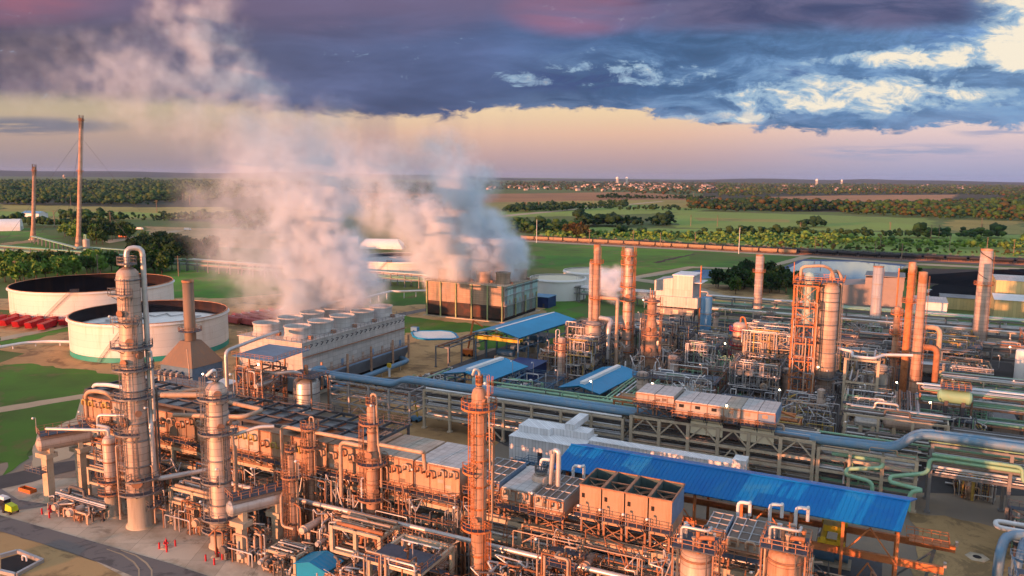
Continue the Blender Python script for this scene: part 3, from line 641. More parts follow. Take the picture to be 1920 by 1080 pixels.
wood('woodland', 'clipped conifer belt behind the scrub on the right', [(1150, 428), (1700, 441), (1700, 446), (1150, 434)], [D], (8, 10), 6)
wood('woodland', 'dark grove behind the scrub near the right edge', [(1700, 430), (1780, 424), (1880, 432), (1880, 448), (1710, 446)], [D, MD], (11, 15), 7)
wood('scrub', 'bright green young trees and scrub along the far side of the railway', [(1000, 434), (1200, 431), (1500, 441), (1720, 449), (1920, 455), (1920, 470), (1500, 458), (1250, 452), (1040, 442)], [LT, LT, MD], (4, 8), 7)
wood('scrub', 'darker low scrub right behind the railway trucks', [(1120, 446), (1500, 460), (1920, 476), (1920, 482), (1500, 464), (1120, 449)], [MD, LT, AU], (3, 7), 7)
wood('woodland', 'hedgerow of trees behind the green field left of the flares', [(0, 410), (110, 413), (210, 420), (200, 426), (0, 424)], [D, MD], (8, 12), 8)
wood('woodland', 'faint dark trees seen through the left edge of the steam', [(420, 425), (520, 412), (640, 412), (660, 430), (520, 440)], [D, MD], (8, 13), 11)
# single trees near enough to tell apart
def make_tree(name, h, cr, m, leaves, seed, leaf=.9):
    r = random.Random(seed); t = thing(name, None, 'tree', (0, 0, 0))
    mb = MB(); top = (r.uniform(-.4, .4), r.uniform(-.4, .4), h*.62)
    mb.cyl((0, 0, -.2), (top[0]*.5, top[1]*.5, h*.3), h*.028, 8, h*.02); mb.cyl((top[0]*.5, top[1]*.5, h*.3), top, h*.02, 7, h*.008)
    cs = []
    for k in range(9):
        a = 6.28*k/9+r.uniform(-.3, .3); q = r.uniform(.35, .85)*cr; z = h*r.uniform(.42, .86)
        if k == 8: a, q, z = 0, .05, h*.88
        p = (q*math.cos(a), q*math.sin(a), z); mb.cyl((top[0]*.5, top[1]*.5, h*r.uniform(.25, .45)), p, h*.009, 5, h*.003); cs.append((p, cr*r.uniform(.36, .55)))
    mb.build('trunk', 'bark', t)
    cb = MB()
    for i in range(leaves):
        (x, y, z), s = cs[i % 9]; d = Vector((r.gauss(0, 1), r.gauss(0, 1), r.gauss(0, .8))).normalized()*s*r.uniform(.55, 1.05)
        c = Vector((x, y, z))+d; a = Vector((r.gauss(0, 1), r.gauss(0, 1), r.gauss(0, .6))).normalized(); b = a.orthogonal().normalized(); w = leaf*r.uniform(.6, 1.3)
        e = a.cross(b)*w; b = b*w
        cb._add([tuple(c-b), tuple(c+e*.7), tuple(c+b), tuple(c-e*.7)], [(0, 1, 2, 3)])
    cb.build('crown', m, t); return t
TREES = {k: [make_tree(n, h, c, m, 420, 31+i*7+j, .95) for j in range(3)] for i, (k, n, h, c, m) in enumerate((('D', 'broadleaf_tree', 12, 5.2, D), ('M', 'broadleaf_tree', 11, 4.6, MD), ('L', 'broadleaf_tree', 10, 4.0, LT), ('A', 'autumn_tree', 9, 4.0, AU)))}
_used = set()
def grove(pts, kinds, label, group, n, sc=(.8, 1.2)):
    pw = [at(x, y)[:2] for x, y in pts]; xs = [p[0] for p in pw]; ys = [p[1] for p in pw]; k = 0; tries = 0; done = []
    while k < n and tries < 4000:
        tries += 1; x, y = rng.uniform(min(xs), max(xs)), rng.uniform(min(ys), max(ys))
        if not inside(pw, x, y) or any((x-a)**2+(y-b)**2 < 16 for a, b in done): continue
        done.append((x, y)); src = TREES[kinds[int(rng.integers(len(kinds)))]][int(rng.integers(3))]
        if src.name not in _used: t = src; _used.add(src.name)
        else: t = copy_tree(src)
        t.location = (x, y, 0); t.rotation_euler = (0, 0, rng.uniform(0, 6.28)); s = rng.uniform(*sc); t.scale = (s, s, s*rng.uniform(.9, 1.1))
        tag(t, label, 'tree', group); k += 1
grove([(0, 512), (60, 506), (205, 500), (215, 512), (120, 524), (0, 540)], 'LLM', 'yellow green tree in the row behind the large open tank', 'trees behind the large open tank', 34, (1.0, 1.4))
grove([(215, 505), (330, 505), (330, 517), (215, 520)], 'DM', 'dark tree under the green pipe bridge by the tall column', 'trees under the green pipe bridge', 18, (.8, 1.1))
grove([(245, 470), (320, 462), (400, 478), (395, 492), (250, 490)], 'DDM', 'dark green tree in the round grove beyond the green pipe bridge', 'grove beyond the green pipe bridge', 44, (1.0, 1.35))
grove([(150, 436), (240, 438), (245, 458), (160, 460), (108, 446)], 'DML', 'mid green tree in the grove by the foot of the tall flare', 'grove by the tall flare', 26, (1.1, 1.5))
grove([(1335, 540), (1400, 526), (1470, 526), (1496, 540), (1480, 556), (1380, 554)], 'DDM', 'dark green tree in the grove between the two ponds', 'grove between the two ponds', 42, (.75, 1.1))
grove([(1060, 440), (1100, 444), (1098, 449), (1060, 446)], 'A', 'rusty autumn tree behind the left part of the railway', 'autumn trees by the railway', 8, (1.2, 1.6))
grove([(1690, 520), (1735, 520), (1730, 542), (1680, 542)], 'DM', 'low tree on the grass strip right of the big pond', 'trees on the pond bank', 8, (.5, .8))
for k in TREES:
    for t in TREES[k]:
        if t.name not in _used:
            for c in children(t): bpy.data.objects.remove(c)
            bpy.data.objects.remove(t)
# ================================================================= the far town, water towers, railway
def make_house(w, d, h, rh):
    mb = MB(); mb.box((-w/2, -d/2, 0), (w/2, d/2, h)); a = mb
    r = MB(); r.hull([(-w/2-.4, -d/2-.4, h), (w/2+.4, -d/2-.4, h), (w/2+.4, d/2+.4, h), (-w/2-.4, d/2+.4, h)], [(-w/2, -.05, h+rh), (w/2, -.05, h+rh), (w/2, .05, h+rh), (-w/2, .05, h+rh)])
    t = thing('house', None, 'house'); mb.build('wall', 'house_wall', t); r.build('roof', 'house_roof', t); return t
HS = [make_house(14, 10, 6, 4), make_house(20, 12, 6.5, 4.5), make_house(11, 9, 5, 3.5)]
HK = [children(h) for h in HS]; hn = 0
for (poly, n, lab, grp) in (([(905, 352), (1010, 350), (1010, 357), (905, 358)], 26, 'pale house in the small estate at the left end of the far town', 'houses at the left end of the town'),
                            ([(1010, 348), (1200, 344), (1350, 348), (1340, 360), (1170, 359), (1010, 357)], 170, 'sunlit house among the reddish roofs of the far town', 'houses of the far town'),
                            ([(1340, 352), (1480, 352), (1480, 362), (1340, 362)], 14, 'lone house among the dark trees right of the far town', 'houses among the trees right of the town'),
                            ([(1460, 347), (1530, 347), (1530, 352), (1460, 352)], 18, 'house in the estate below the big water tank', 'houses below the water tank'),
                            ([(1560, 350), (1650, 353), (1640, 359), (1560, 358)], 24, 'house in the lit suburb behind the brown field', 'houses behind the brown field'),
                            ([(1720, 347), (1830, 350), (1830, 356), (1720, 353)], 30, 'pale house in the suburb on the right horizon', 'houses on the right horizon')):
    pw = [at(x, y)[:2] for x, y in poly]; xs = [p[0] for p in pw]; ys = [p[1] for p in pw]; k = 0
    while k < n:
        x, y = rng.uniform(min(xs), max(xs)), rng.uniform(min(ys), max(ys))
        if not inside(pw, x, y): continue
        i = hn % 3; h = HS[i] if hn < 3 else copy_tree(HS[i], HK[i]); hn += 1; k += 1
        h.location = (x, y, 0); h.rotation_euler = (0, 0, rng.uniform(0, 3.14)); s = rng.uniform(.9, 1.25)*(1.15 if y > 3500 else 1); h.scale = (s, s, s); tag(h, lab, 'house', grp)
def water_tower(px, py, top, label, m='white_paint'):
    x, y, _ = at(px, py); d = ray(px, top); t = math.hypot(x, y)/math.hypot(d[0], d[1]); h = CH+d[2]*t; R = h*.19
    w = thing('water_tower', label, 'water tower'); w.location = (x, y, 0); w.rotation_euler = (0, 0, 0); w['_o'] = [0, 0, 0]
    mb = MB(); mb.lathe((0, 0, h*.62), [(0, R*.5), (h*.06, R*.95), (h*.2, R), (h*.3, R*.8), (h*.38, .1)], 16); mb.build('tank', m, w)
    mb = MB(); mb.cyl((0, 0, 0), (0, 0, h*.64), R*.16, 8)
    mb.build('riser', m, w)
    for k in range(6): a = k*1.047; mb = MB(); mb.cyl((R*.9*math.cos(a), R*.9*math.sin(a), 0), (R*.8*math.cos(a), R*.8*math.sin(a), h*.68), R*.06, 6); mb.build('leg', m, w)
water_tower(121, 341, 327, 'tan water tower rising from the forest right of the short flare', 'cladding')
water_tower(1157, 345, 331, 'left one of two small water towers above the far town'); water_tower(1175, 345, 331.5, 'right one of two small water towers above the far town')
water_tower(1531, 348, 335, 'broad pale water tower on the right horizon'); water_tower(1578, 346, 336.5, 'small white water tower right of the broad one')
# railway trucks
def make_gondola():
    t = thing('railcar', None, 'railcar'); L, w = 15.2, 3.0
    b = MB(); b.hull([(-L/2+1.2, -w/2+.4, .95), (L/2-1.2, -w/2+.4, .95), (L/2-1.2, w/2-.4, .95), (-L/2+1.2, w/2-.4, .95)], [(-L/2, -w/2, 1.9), (L/2, -w/2, 1.9), (L/2, w/2, 1.9), (-L/2, w/2, 1.9)])
    for y in (-w/2, w/2-.12): b.box((-L/2, y, 1.9), (L/2, y+.12, 3.9))
    for x in (-L/2, L/2-.12): b.box((x, -w/2, 1.9), (x+.12, w/2, 3.9))
    for i in range(11): x = -L/2+.3+i*(L-.6)/10; b.box((x-.08, -w/2-.1, 1.2), (x+.08, -w/2, 3.95)); b.box((x-.08, w/2, 1.2), (x+.08, w/2+.1, 3.95))
    b.build('body', 'tan_railcar', t)
    l = MB(); l.hull([(-L/2+.2, -w/2+.2, 3.4), (L/2-.2, -w/2+.2, 3.4), (L/2-.2, w/2-.2, 3.4), (-L/2+.2, w/2-.2, 3.4)], [(-L/2+2, -.3, 4.15), (L/2-2, -.3, 4.15), (L/2-2, .3, 4.15), (-L/2+2, .3, 4.15)]); l.build('coal_load', 'coal', t)
    for x in (-L/2+2.2, L/2-2.2):
        q = MB(); q.box((x-1.3, -.95, .45), (x+1.3, .95, .8))
        for xx in (x-.9, x+.9): q.cyl((xx, -.85, .45), (xx, .85, .45), .45, 12)
        q.build('bogie', 'black_railcar', t)
    return t
def make_tankcar():
    t = thing('railcar', None, 'railcar'); L = 15.4
    b = MB(); b.cyl((-L/2+.8, 0, 2.55), (L/2-.8, 0, 2.55), 1.5, 16)
    for s in (-1, 1): b.cyl((s*(L/2-.8), 0, 2.55), (s*(L/2-.3), 0, 2.55), 1.5, 16, .8)
    b.cyl((0, 0, 3.9), (0, 0, 4.45), .7, 10); b.build('tank', 'black_railcar', t)
    p = MB(); p.box((-1.4, -.9, 4.2), (1.4, .9, 4.28)); p.rail([(-1.4, -.9, 4.28), (1.4, -.9, 4.28), (1.4, .9, 4.28), (-1.4, .9, 4.28)], 1, .06, 1.4, True); p.build('platform', 'steel_grey', t)
    f = MB(); f.box((-L/2, -.5, .85), (L/2, .5, 1.15)); f.build('frame', 'black_railcar', t)
    for x in (-L/2+2.2, L/2-2.2):
        q = MB()
        for xx in (x-.9, x+.9): q.cyl((xx, -.85, .45), (xx, .85, .45), .45, 12)
        q.build('bogie', 'black_railcar', t)
    return t
def make_hopper():
    t = thing('railcar', None, 'railcar'); L, w = 16, 3.0; b = MB()
    b.prism([(-L/2, -w/2), (L/2, -w/2), (L/2, w/2), (-L/2, w/2)], 1.6, 3.7); b.hull([(-L/2, -w/2, 3.7), (L/2, -w/2, 3.7), (L/2, w/2, 3.7), (-L/2, w/2, 3.7)], [(-L/2+.3, -.6, 4.5), (L/2-.3, -.6, 4.5), (L/2-.3, .6, 4.5), (-L/2+.3, .6, 4.5)])
    for k in range(3): x = -L/3+k*L/3; b.hull([(x-.5, -.5, .6), (x+.5, -.5, .6), (x+.5, .5, .6), (x-.5, .5, .6)], [(x-2, -w/2, 1.6), (x+2, -w/2, 1.6), (x+2, w/2, 1.6), (x-2, w/2, 1.6)])
    b.build('body', 'white_panel', t)
    for x in (-L/2+1.8, L/2-1.8):
        q = MB()
        for xx in (x-.9, x+.9): q.cyl((xx, -.85, .45), (xx, .85, .45), .45, 12)
        q.build('bogie', 'black_railcar', t)
    return t
def track(px, dv): return [(lambda p: (p[0]+dv*.48, p[1]+dv*.88))(at(x, y)) for x, y in px]
def along(path, s):
    for (a, b) in zip(path, path[1:]):
        l = math.hypot(b[0]-a[0], b[1]-a[1])
        if s <= l: return a[0]+(b[0]-a[0])*s/l, a[1]+(b[1]-a[1])*s/l, math.atan2(b[1]-a[1], b[0]-a[0])
        s -= l
    return None
RAIL = [(975, 449.5), (1180, 460), (1380, 471.5), (1640, 485), (1940, 498)]
src = {'g': make_gondola(), 't': make_tankcar(), 'h': make_hopper()}; kid = {k: children(v) for k, v in src.items()}; fresh = set('gth')
def train(path, s0, kinds, gap, labels, grp):
    s = s0
    for k in kinds:
        q = along(path, s); s += gap
        if q is None: break
        if k == '-': continue
        if k in fresh: c = src[k]; fresh.discard(k)
        else: c = copy_tree(src[k], kid[k])
        c.location = (q[0], q[1], .3); c.rotation_euler = (0, 0, q[2]); tag(c, labels[k], 'railcar', grp[k])
front, back, back2 = track(RAIL, 2), track(RAIL, 9), track(RAIL, 16)
LB = {'g': 'tan coal truck in the nearest string of the freight yard', 't': 'black tank wagon in the far string of the freight yard', 'h': 'white covered hopper wagon at the right of the freight yard'}
GP = {'g': 'tan coal trucks', 't': 'black tank wagons', 'h': 'white hopper wagons'}
train(front, 8, 'g'*17, 16.2, LB, GP)
train(front, 488, 'ggggg', 16.2, LB, GP)
train(back, 20, 't'*31+'hhh', 16.4, LB, GP); train(back2, 130, 't'*27, 16.4, LB, GP)
for nm, tr in (('rail_track', front), ('rail_track', back), ('rail_track', back2)):
    mb = MB()
    for (a, b) in zip(tr, tr[1:]):
        for o in (-.75, .75):
            n = Vector((-(b[1]-a[1]), b[0]-a[0], 0)).normalized()*o; mb.beam((a[0]+n.x, a[1]+n.y, .25), (b[0]+n.x, b[1]+n.y, .25), .12, .16)
    me = bpy.data.meshes.new(nm); me.from_pydata(mb.v, [], mb.f); me.materials.append(M['steel_rust']); ob = bpy.data.objects.new(nm, me); COL.objects.link(ob); ob['kind'] = 'structure'
# power poles
def make_pole(h, arms, m):
    t = thing('power_pole', None, 'pole'); b = MB(); b.cyl((0, 0, 0), (0, 0, h), .34, 6, .22); b.build('pole', m, t)
    for k in range(arms): c = MB(); c.beam((-1.6, 0, h-.7-k*1.2), (1.6, 0, h-.7-k*1.2), .2); c.build('crossarm', m, t)
    return t
PW, PH = make_pole(12, 2, 'wood_pole'), make_pole(23, 0, 'pipe_white'); PK = {id(PW): children(PW), id(PH): children(PH)}; first = {id(PW), id(PH)}
for k in fresh:
    for c in kid[k]: bpy.data.objects.remove(c)
    bpy.data.objects.remove(src[k])
def poles(src_, pts, label, grp, sc=1):
    for x, y in pts:
        c = src_ if id(src_) in first else copy_tree(src_, PK[id(src_)]); first.discard(id(src_))
        c.location = at(x, y); c.rotation_euler = (0, 0, rng.uniform(0, 3)); c.scale = (sc, sc, sc); tag(c, label, 'pole', grp)
poles(PH, [(1006, 455), (1385, 476)], 'tall white mast by the railway', 'white masts by the railway')
poles(PW, [(1105, 457), (1187, 459), (1238, 464), (1303, 463), (1528, 472), (1540, 478), (1640, 483), (1690, 489), (1650, 470), (1780, 470), (1850, 474), (1900, 480)], 'wooden power pole along the railway', 'power poles along the railway', 1.2)
poles(PW, [(985, 396), (988, 396), (1080, 391), (1086, 391), (1155, 387), (1162, 387), (1238, 377), (1300, 372), (1010, 395), (1112, 385)], 'paired power pole on the golden fields below the town', 'power poles on the golden fields', 1.5)
poles(PW, [(133, 385), (246, 381), (294, 398), (343, 380), (356, 384), (208, 430), (103, 428)], 'power pole in the olive fields behind the flares', 'power poles behind the flares', 1.7)
poles(PW, [(22, 522), (30, 530), (184, 516), (418, 502), (430, 476), (335, 518)], 'wooden pole beside the green pipe bridge', 'poles beside the green pipe bridge', 1.1)
poles(PW, [(1500, 442), (1668, 441), (1735, 444), (1745, 448), (1760, 447), (1840, 445), (1840, 430), (1345, 425), (1295, 424), (1166, 425), (1080, 424)], 'power pole standing in the scrub beyond the railway', 'power poles in the scrub', 1.3)

def coal_heap():
    c = at(1880, 530); n, m = 26, 9; mb = MB(); vs = [(0, 0, 8.5)]; fs = []
    for j in range(1, m+1):
        for i in range(n): a = 6.283*i/n; q = j/m; rr = q*(1+.12*math.sin(3*a+1)); vs.append((62*rr*math.cos(a), 30*rr*math.sin(a), max(-.1, 8.5*(1-q)**1.1+random.uniform(-.35, .35)*(1-q))))
    for i in range(n): fs.append((0, 1+i, 1+(i+1) % n))
    for j in range(m-1):
        for i in range(n): a, b = 1+j*n+i, 1+j*n+(i+1) % n; fs.append((a, a+n, b+n, b))
    me = bpy.data.meshes.new('coal_heap'); me.from_pydata(vs, [], fs); me.materials.append(M['coal']); ob = bpy.data.objects.new('coal_heap', me); COL.objects.link(ob); ob.location = (c[0], c[1], .1); ob.rotation_euler = (0, 0, -.3)
    tag(ob, 'long black coal heap behind the yellow buildings at the right edge', 'coal heap')
coal_heap()
haze()
# white vapour over the two cooling towers, drifting up to the west
D1 = 275
steam('steam_plume', 'dense white steam rising off the grey fan cooling tower near the round tanks',
      [sp_(x, y, D1, r*D1/1480, k) for x, y, r, k in ((680, 590, 36, .6), (620, 600, 50, .7), (560, 585, 60, .7), (650, 545, 80, 1.1), (590, 520, 90, 1.3), (545, 500, 70, .6), (640, 480, 80, 1.0), (580, 430, 90, 1.1), (600, 380, 75, .8), (545, 400, 80, .45), (490, 540, 75, .26), (455, 470, 95, .16), (630, 335, 85, .45), (520, 320, 125, .26), (420, 390, 115, .11), (610, 270, 90, .16))],
      .44, 20, .060, .41, .55, .9, 1.0)
D2 = 372
steam('steam_plume', 'dense white steam billowing over the tan cooling tower with green posts',
      [sp_(x, y, D2, r*D2/1480, k) for x, y, r, k in ((830, 530, 45, .9), (870, 515, 60, 1.0), (920, 525, 50, 1.2), (960, 545, 38, .8), (940, 500, 60, 1.4), (880, 480, 80, 1.5), (910, 450, 75, 1.3), (855, 430, 75, 1.2), (815, 405, 62, .6), (860, 385, 60, .9), (880, 350, 60, .5), (830, 300, 80, .16), (800, 465, 68, .7), (775, 415, 70, .4), (725, 390, 80, .18), (840, 340, 70, .3), (710, 345, 110, .14), (960, 480, 45, .8))],
      .48, 22, .052, .40, .54, 1.0, 4.0)
D3 = 290
steam('steam_plume', 'thin wispy steam trailing high into the dark cloud above the tall flares',
      [sp_(x, y, D3, r*D3/1480, k) for x, y, r, k in ((560, 280, 110, .4), (470, 215, 90, .7), (500, 170, 65, .8), (440, 130, 75, 1.0), (400, 70, 80, 1.0), (330, 40, 80, .8), (370, 10, 90, .7), (390, 130, 80, .8), (330, 150, 80, .7), (240, 140, 90, .8), (180, 125, 70, .7), (280, 180, 90, .6), (90, 140, 100, .35), (590, 215, 50, .5), (400, 210, 120, .5), (640, 240, 60, .25))],
      .085, 30, .042, .46, .60, 1.0, 8.0)
steam('steam_plume', 'small white steam puff between two orange columns and the pale tanks',
      [sp_(x, y, 330, r*330/1480, k) for x, y, r, k in ((1140, 530, 34, 1.0), (1120, 515, 26, .9), (1155, 515, 26, .9), (1150, 548, 24, .8), (1110, 535, 22, .5))], .5, 7, .12, .36, .6, .5, 2.0)
steam('steam_plume', 'little steam wisp beside the slim column before the grey boiler house',
      [sp_(x, y, 300, r*300/1480, k) for x, y, r, k in ((1213, 562, 14, .8), (1206, 553, 16, .5), (1225, 572, 11, .6))], .5, 4, .2, .36, .6, .4, 6.0)
steam('steam_plume', 'faint pinkish vapour wisp over the long bright blue roof',
      [sp_(x, y, 152, r*152/1480, k) for x, y, r, k in ((1075, 825, 16, .8), (1083, 845, 14, .8), (1092, 862, 9, .6))], .22, 2.2, .35, .38, .62, .25, 5.0, (.95, .86, .86))
# ================================================================= plant kit
def facing(u, v): return math.atan2(-v, -u)
def pol(o, r, a, z): return (o[0]+r*math.cos(a), o[1]+r*math.sin(a), z)
def arc_plate(mb, o, r0, r1, a0, a1, z, t=.14, n=None):
    n = n or max(3, int(abs(a1-a0)/.3)); lo = []
    for i in range(n):
        b0, b1 = a0+(a1-a0)*i/n, a0+(a1-a0)*(i+1)/n
        q = [pol(o, r0, b0, z), pol(o, r1, b0, z), pol(o, r1, b1, z), pol(o, r0, b1, z)]
        mb.hull(q, [(x, y, zz+t) for x, y, zz in q])
def prof_r(prof, z):
    for (z0, r0), (z1, r1) in zip(prof, prof[1:]):
        if z0 <= z <= z1 and z1 > z0: return r0+(r1-r0)*(z-z0)/(z1-z0)
    return prof[-1][1]
def column(label, base, prof, plats=(), shell='cladding', skirt=0.0, ladders=(), man=(), pipes=(), name='distillation_column', n=24, rail='steel_grey', cat='column', rings=(), head=None):
    """a vertical vessel: prof [(z,r)], plats [(z,from,to,width)] in degrees off the side facing the survey point"""
    o = (base[0], base[1], 0); t = thing(name, label, cat, o); fa = facing(*base); R = math.radians
    mb = MB(); mb.lathe(o, [p for p in prof if p[0] >= skirt-.01] if not skirt else [(skirt, prof_r(prof, skirt))]+[p for p in prof if p[0] > skirt], n); sh = mb.build('shell', shell, t)
    if skirt:
        mb = MB(); mb.lathe(o, [(0, prof[0][1]*1.05), (skirt*.5, prof[0][1]*1.03), (skirt, prof_r(prof, skirt)*1.02)], n); mb.build('skirt', 'skirt_concrete', t)
        mb = MB(); mb.lathe(o, [(0, prof[0][1]*1.22), (.35, prof[0][1]*1.2), (.35, .3)], 20); mb.build('footing', 'concrete', t)
    for zz in rings:
        mb = MB(); r = prof_r(prof, zz); mb.lathe((o[0], o[1], zz), [(-.12, r), (-.12, r+.16), (.12, r+.16), (.12, r)], n, False); mb.build('stiffener', rail, sh)
    for z, a0, a1, w in plats:
        r = prof_r(prof, z); b0, b1 = fa+R(a0), fa+R(a1)
        mb = MB(); arc_plate(mb, o, max(.0, r-.05), r+w, b0, b1, z)
        k = max(2, int((b1-b0)/.7))
        for i in range(k+1):
            a = b0+(b1-b0)*i/k; mb.beam(pol(o, r, a, z-.9), pol(o, r+w*.9, a, z-.05), .1)
        arc = MB(); arc_plate(arc, o, r+w-.05, r+w+.04, b0, b1, z-.12, .3)
        p = mb.build('platform', 'grating', t); arc.build('kick_plate', rail, p)
        q = MB(); m = max(3, int((b1-b0)/.35)); pts = [pol(o, r+w, b0+(b1-b0)*i/m, z+.14) for i in range(m+1)]
        if a1-a0 < 355: pts = [pol(o, r+.1, b0, z+.14)]+pts+[pol(o, r+.1, b1, z+.14)]
        q.rail(pts, 1.15, .075, 1.5); q.build('railing', rail, p)
    for z0, z1, a in ladders:
        r = max(prof_r(prof, z0), prof_r(prof, z1))+.35; c = pol(o, r, fa+R(a), 0); tv = (-math.sin(fa+R(a))*.3, math.cos(fa+R(a))*.3)
        mb = MB()
        for s in (-1, 1): mb.beam((c[0]+s*tv[0], c[1]+s*tv[1], z0), (c[0]+s*tv[0], c[1]+s*tv[1], z1+1.1), .09)
        for i in range(int((z1-z0)/.5)): z = z0+i*.5; mb.beam((c[0]-tv[0], c[1]-tv[1], z), (c[0]+tv[0], c[1]+tv[1], z), .05)
        cc = pol(o, r+.38, fa+R(a), 0)
        for i in range(int((z1-z0-2)/1.1)):
            z = z0+2.2+i*1.1; pts = [(cc[0]+.40*math.cos(k), cc[1]+.40*math.sin(k), z) for k in [6.283*j/8 for j in range(9)]]
            for p, q in zip(pts, pts[1:]): mb.beam(p, q, .05)
        for k in range(5): a2 = fa+R(a)-1.5+k*.75; mb.beam((cc[0]+.4*math.cos(a2), cc[1]+.4*math.sin(a2), z0+2.2), (cc[0]+.4*math.cos(a2), cc[1]+.4*math.sin(a2), z1+1), .04)
        mb.build('ladder', rail, t)
    for z, a, rr in man:
        r = prof_r(prof, z); mb = MB(); d0, d1 = pol(o, r-.2, fa+R(a), z), pol(o, r+.45, fa+R(a), z); mb.cyl(d0, d1, rr, 14); mb.cyl(d1, pol(o, r+.6, fa+R(a), z), rr*1.3, 14); mb.build('manway', 'steel_rust' if rr > .3 else 'steel_dark', t)
    for pts, r, m in pipes:
        mb = MB(); mb.tube([pol(o, prof_r(prof, min(z, prof[-1][0]))*0+q, fa+R(a), z) for q, a, z in pts], r, 10, max(r*2.5, .8)); mb.build('pipe', m, t)
    return t
def domed(h, r, k=.45, z0=0, r0=None):
    """straight shell of height h with a domed head"""
    return [(z0, r0 or r), (h, r), (h+r*k*.45, r*.93), (h+r*k*.8, r*.65), (h+r*k, r*.25), (h+r*k*1.02, .02)]
PIPEC = ['pipe_silver', 'pipe_tan', 'pipe_rust', 'pipe_dark', 'galvanised', 'pipe_tan']
def rack(label, u0, u1, v0, v1, levels, n, name='pipe_rack', post='concrete', pw=.6, bw=.45, pipes=6, pal=PIPEC, along='u', brace=(), seed=0, rr=(.1, .32), top=0.0, group=None, sub=None, edge=True):
    """posts on a regular grid, beams at each level, pipes lying along the long axis on every level"""
    r = random.Random(seed+int(u0*7+v0*13)); o = (u0, v0, 0); t = thing(name, label, 'pipe rack', o, group)
    swap = along == 'v'
    L0, L1, C0, C1 = (v0, v1, u0, u1) if swap else (u0, u1, v0, v1)
    X = (lambda l, c, z: (c, l, z)) if swap else (lambda l, c, z: (l, c, z))
    H = levels[-1]+top; proto = None
    for i in range(n+1):
        l = L0+(L1-L0)*i/n
        for c in (C0, C1):
            if proto is None:
                mb = MB((0, 0, 0)); mb.box((-pw/2, -pw/2, 0), (pw/2, pw/2, H)); mb.box((-pw*.9, -pw*.9, 0), (pw*.9, pw*.9, .45))
                proto = mb.build('post', post, None); q = proto
            else: q = proto.copy(); COL.objects.link(q)
            q.parent = t; q.rotation_euler = (0, 0, 0); x = X(l, c, 0); q.location = (x[0]-o[0], x[1]-o[1], 0)
    for z in levels:
        for c in (C0, C1):
            if not edge and z != levels[-1]: continue
            mb = MB(); mb.box(*[X(a, b, d) for a, b, d in ((L0-pw/2+.003, c-bw/2, z-bw*1.1), (L1+pw/2-.003, c+bw/2, z))]) if not swap else mb.box((c-bw/2, L0, z-bw*1.1), (c+bw/2, L1, z)); mb.build('side_beam', post, t)
        for i in range(n+1):
            l = L0+(L1-L0)*i/n; a, b = X(l, C0, z-bw*.6-.05), X(l, C1, z-bw*.6-.05); mb = MB(); mb.beam(a, b, bw*.9, bw*1.05)
            mb.build('cross_beam', post, t)
        for k in range(pipes):
            c = C0+(C1-C0)*(k+.5+r.uniform(-.2, .2))/pipes; rad = r.uniform(*rr); a, b = L0-1+r.uniform(0, 2), L1+1-r.uniform(0, 2)
            pts = [X(a, c, z+rad), X(b, c, z+rad)]
            if r.random() < .35:
                m = r.uniform(.25, .75)*(b-a)+a; dz = rad*3+.6; w = r.uniform(1.5, 3.5)
                pts = [X(a, c, z+rad), X(m-w, c, z+rad), X(m-w, c, z+rad+dz), X(m+w, c, z+rad+dz), X(m+w, c, z+rad), X(b, c, z+rad)] if r.random() < .5 else [X(a, c, z+rad), X(m, c, z+rad), X(m, c, max(.4, z-r.uniform(2, 5)))]
            mb = MB(); mb.tube(pts, rad, 7); mb.build('pipe', r.choice(pal), t)
    for (i, lo, hi) in brace:
        a, b, c = L0+(L1-L0)*i/n, L0+(L1-L0)*(i+.5)/n, L0+(L1-L0)*(i+1)/n
        for cc in (C0, C1):
            for e in (a, c): mb = MB(); mb.beam(X(e, cc, levels[lo] if lo >= 0 else .3), X(b, cc, levels[hi]-.3), .32); mb.build('brace', post, t)
    return t
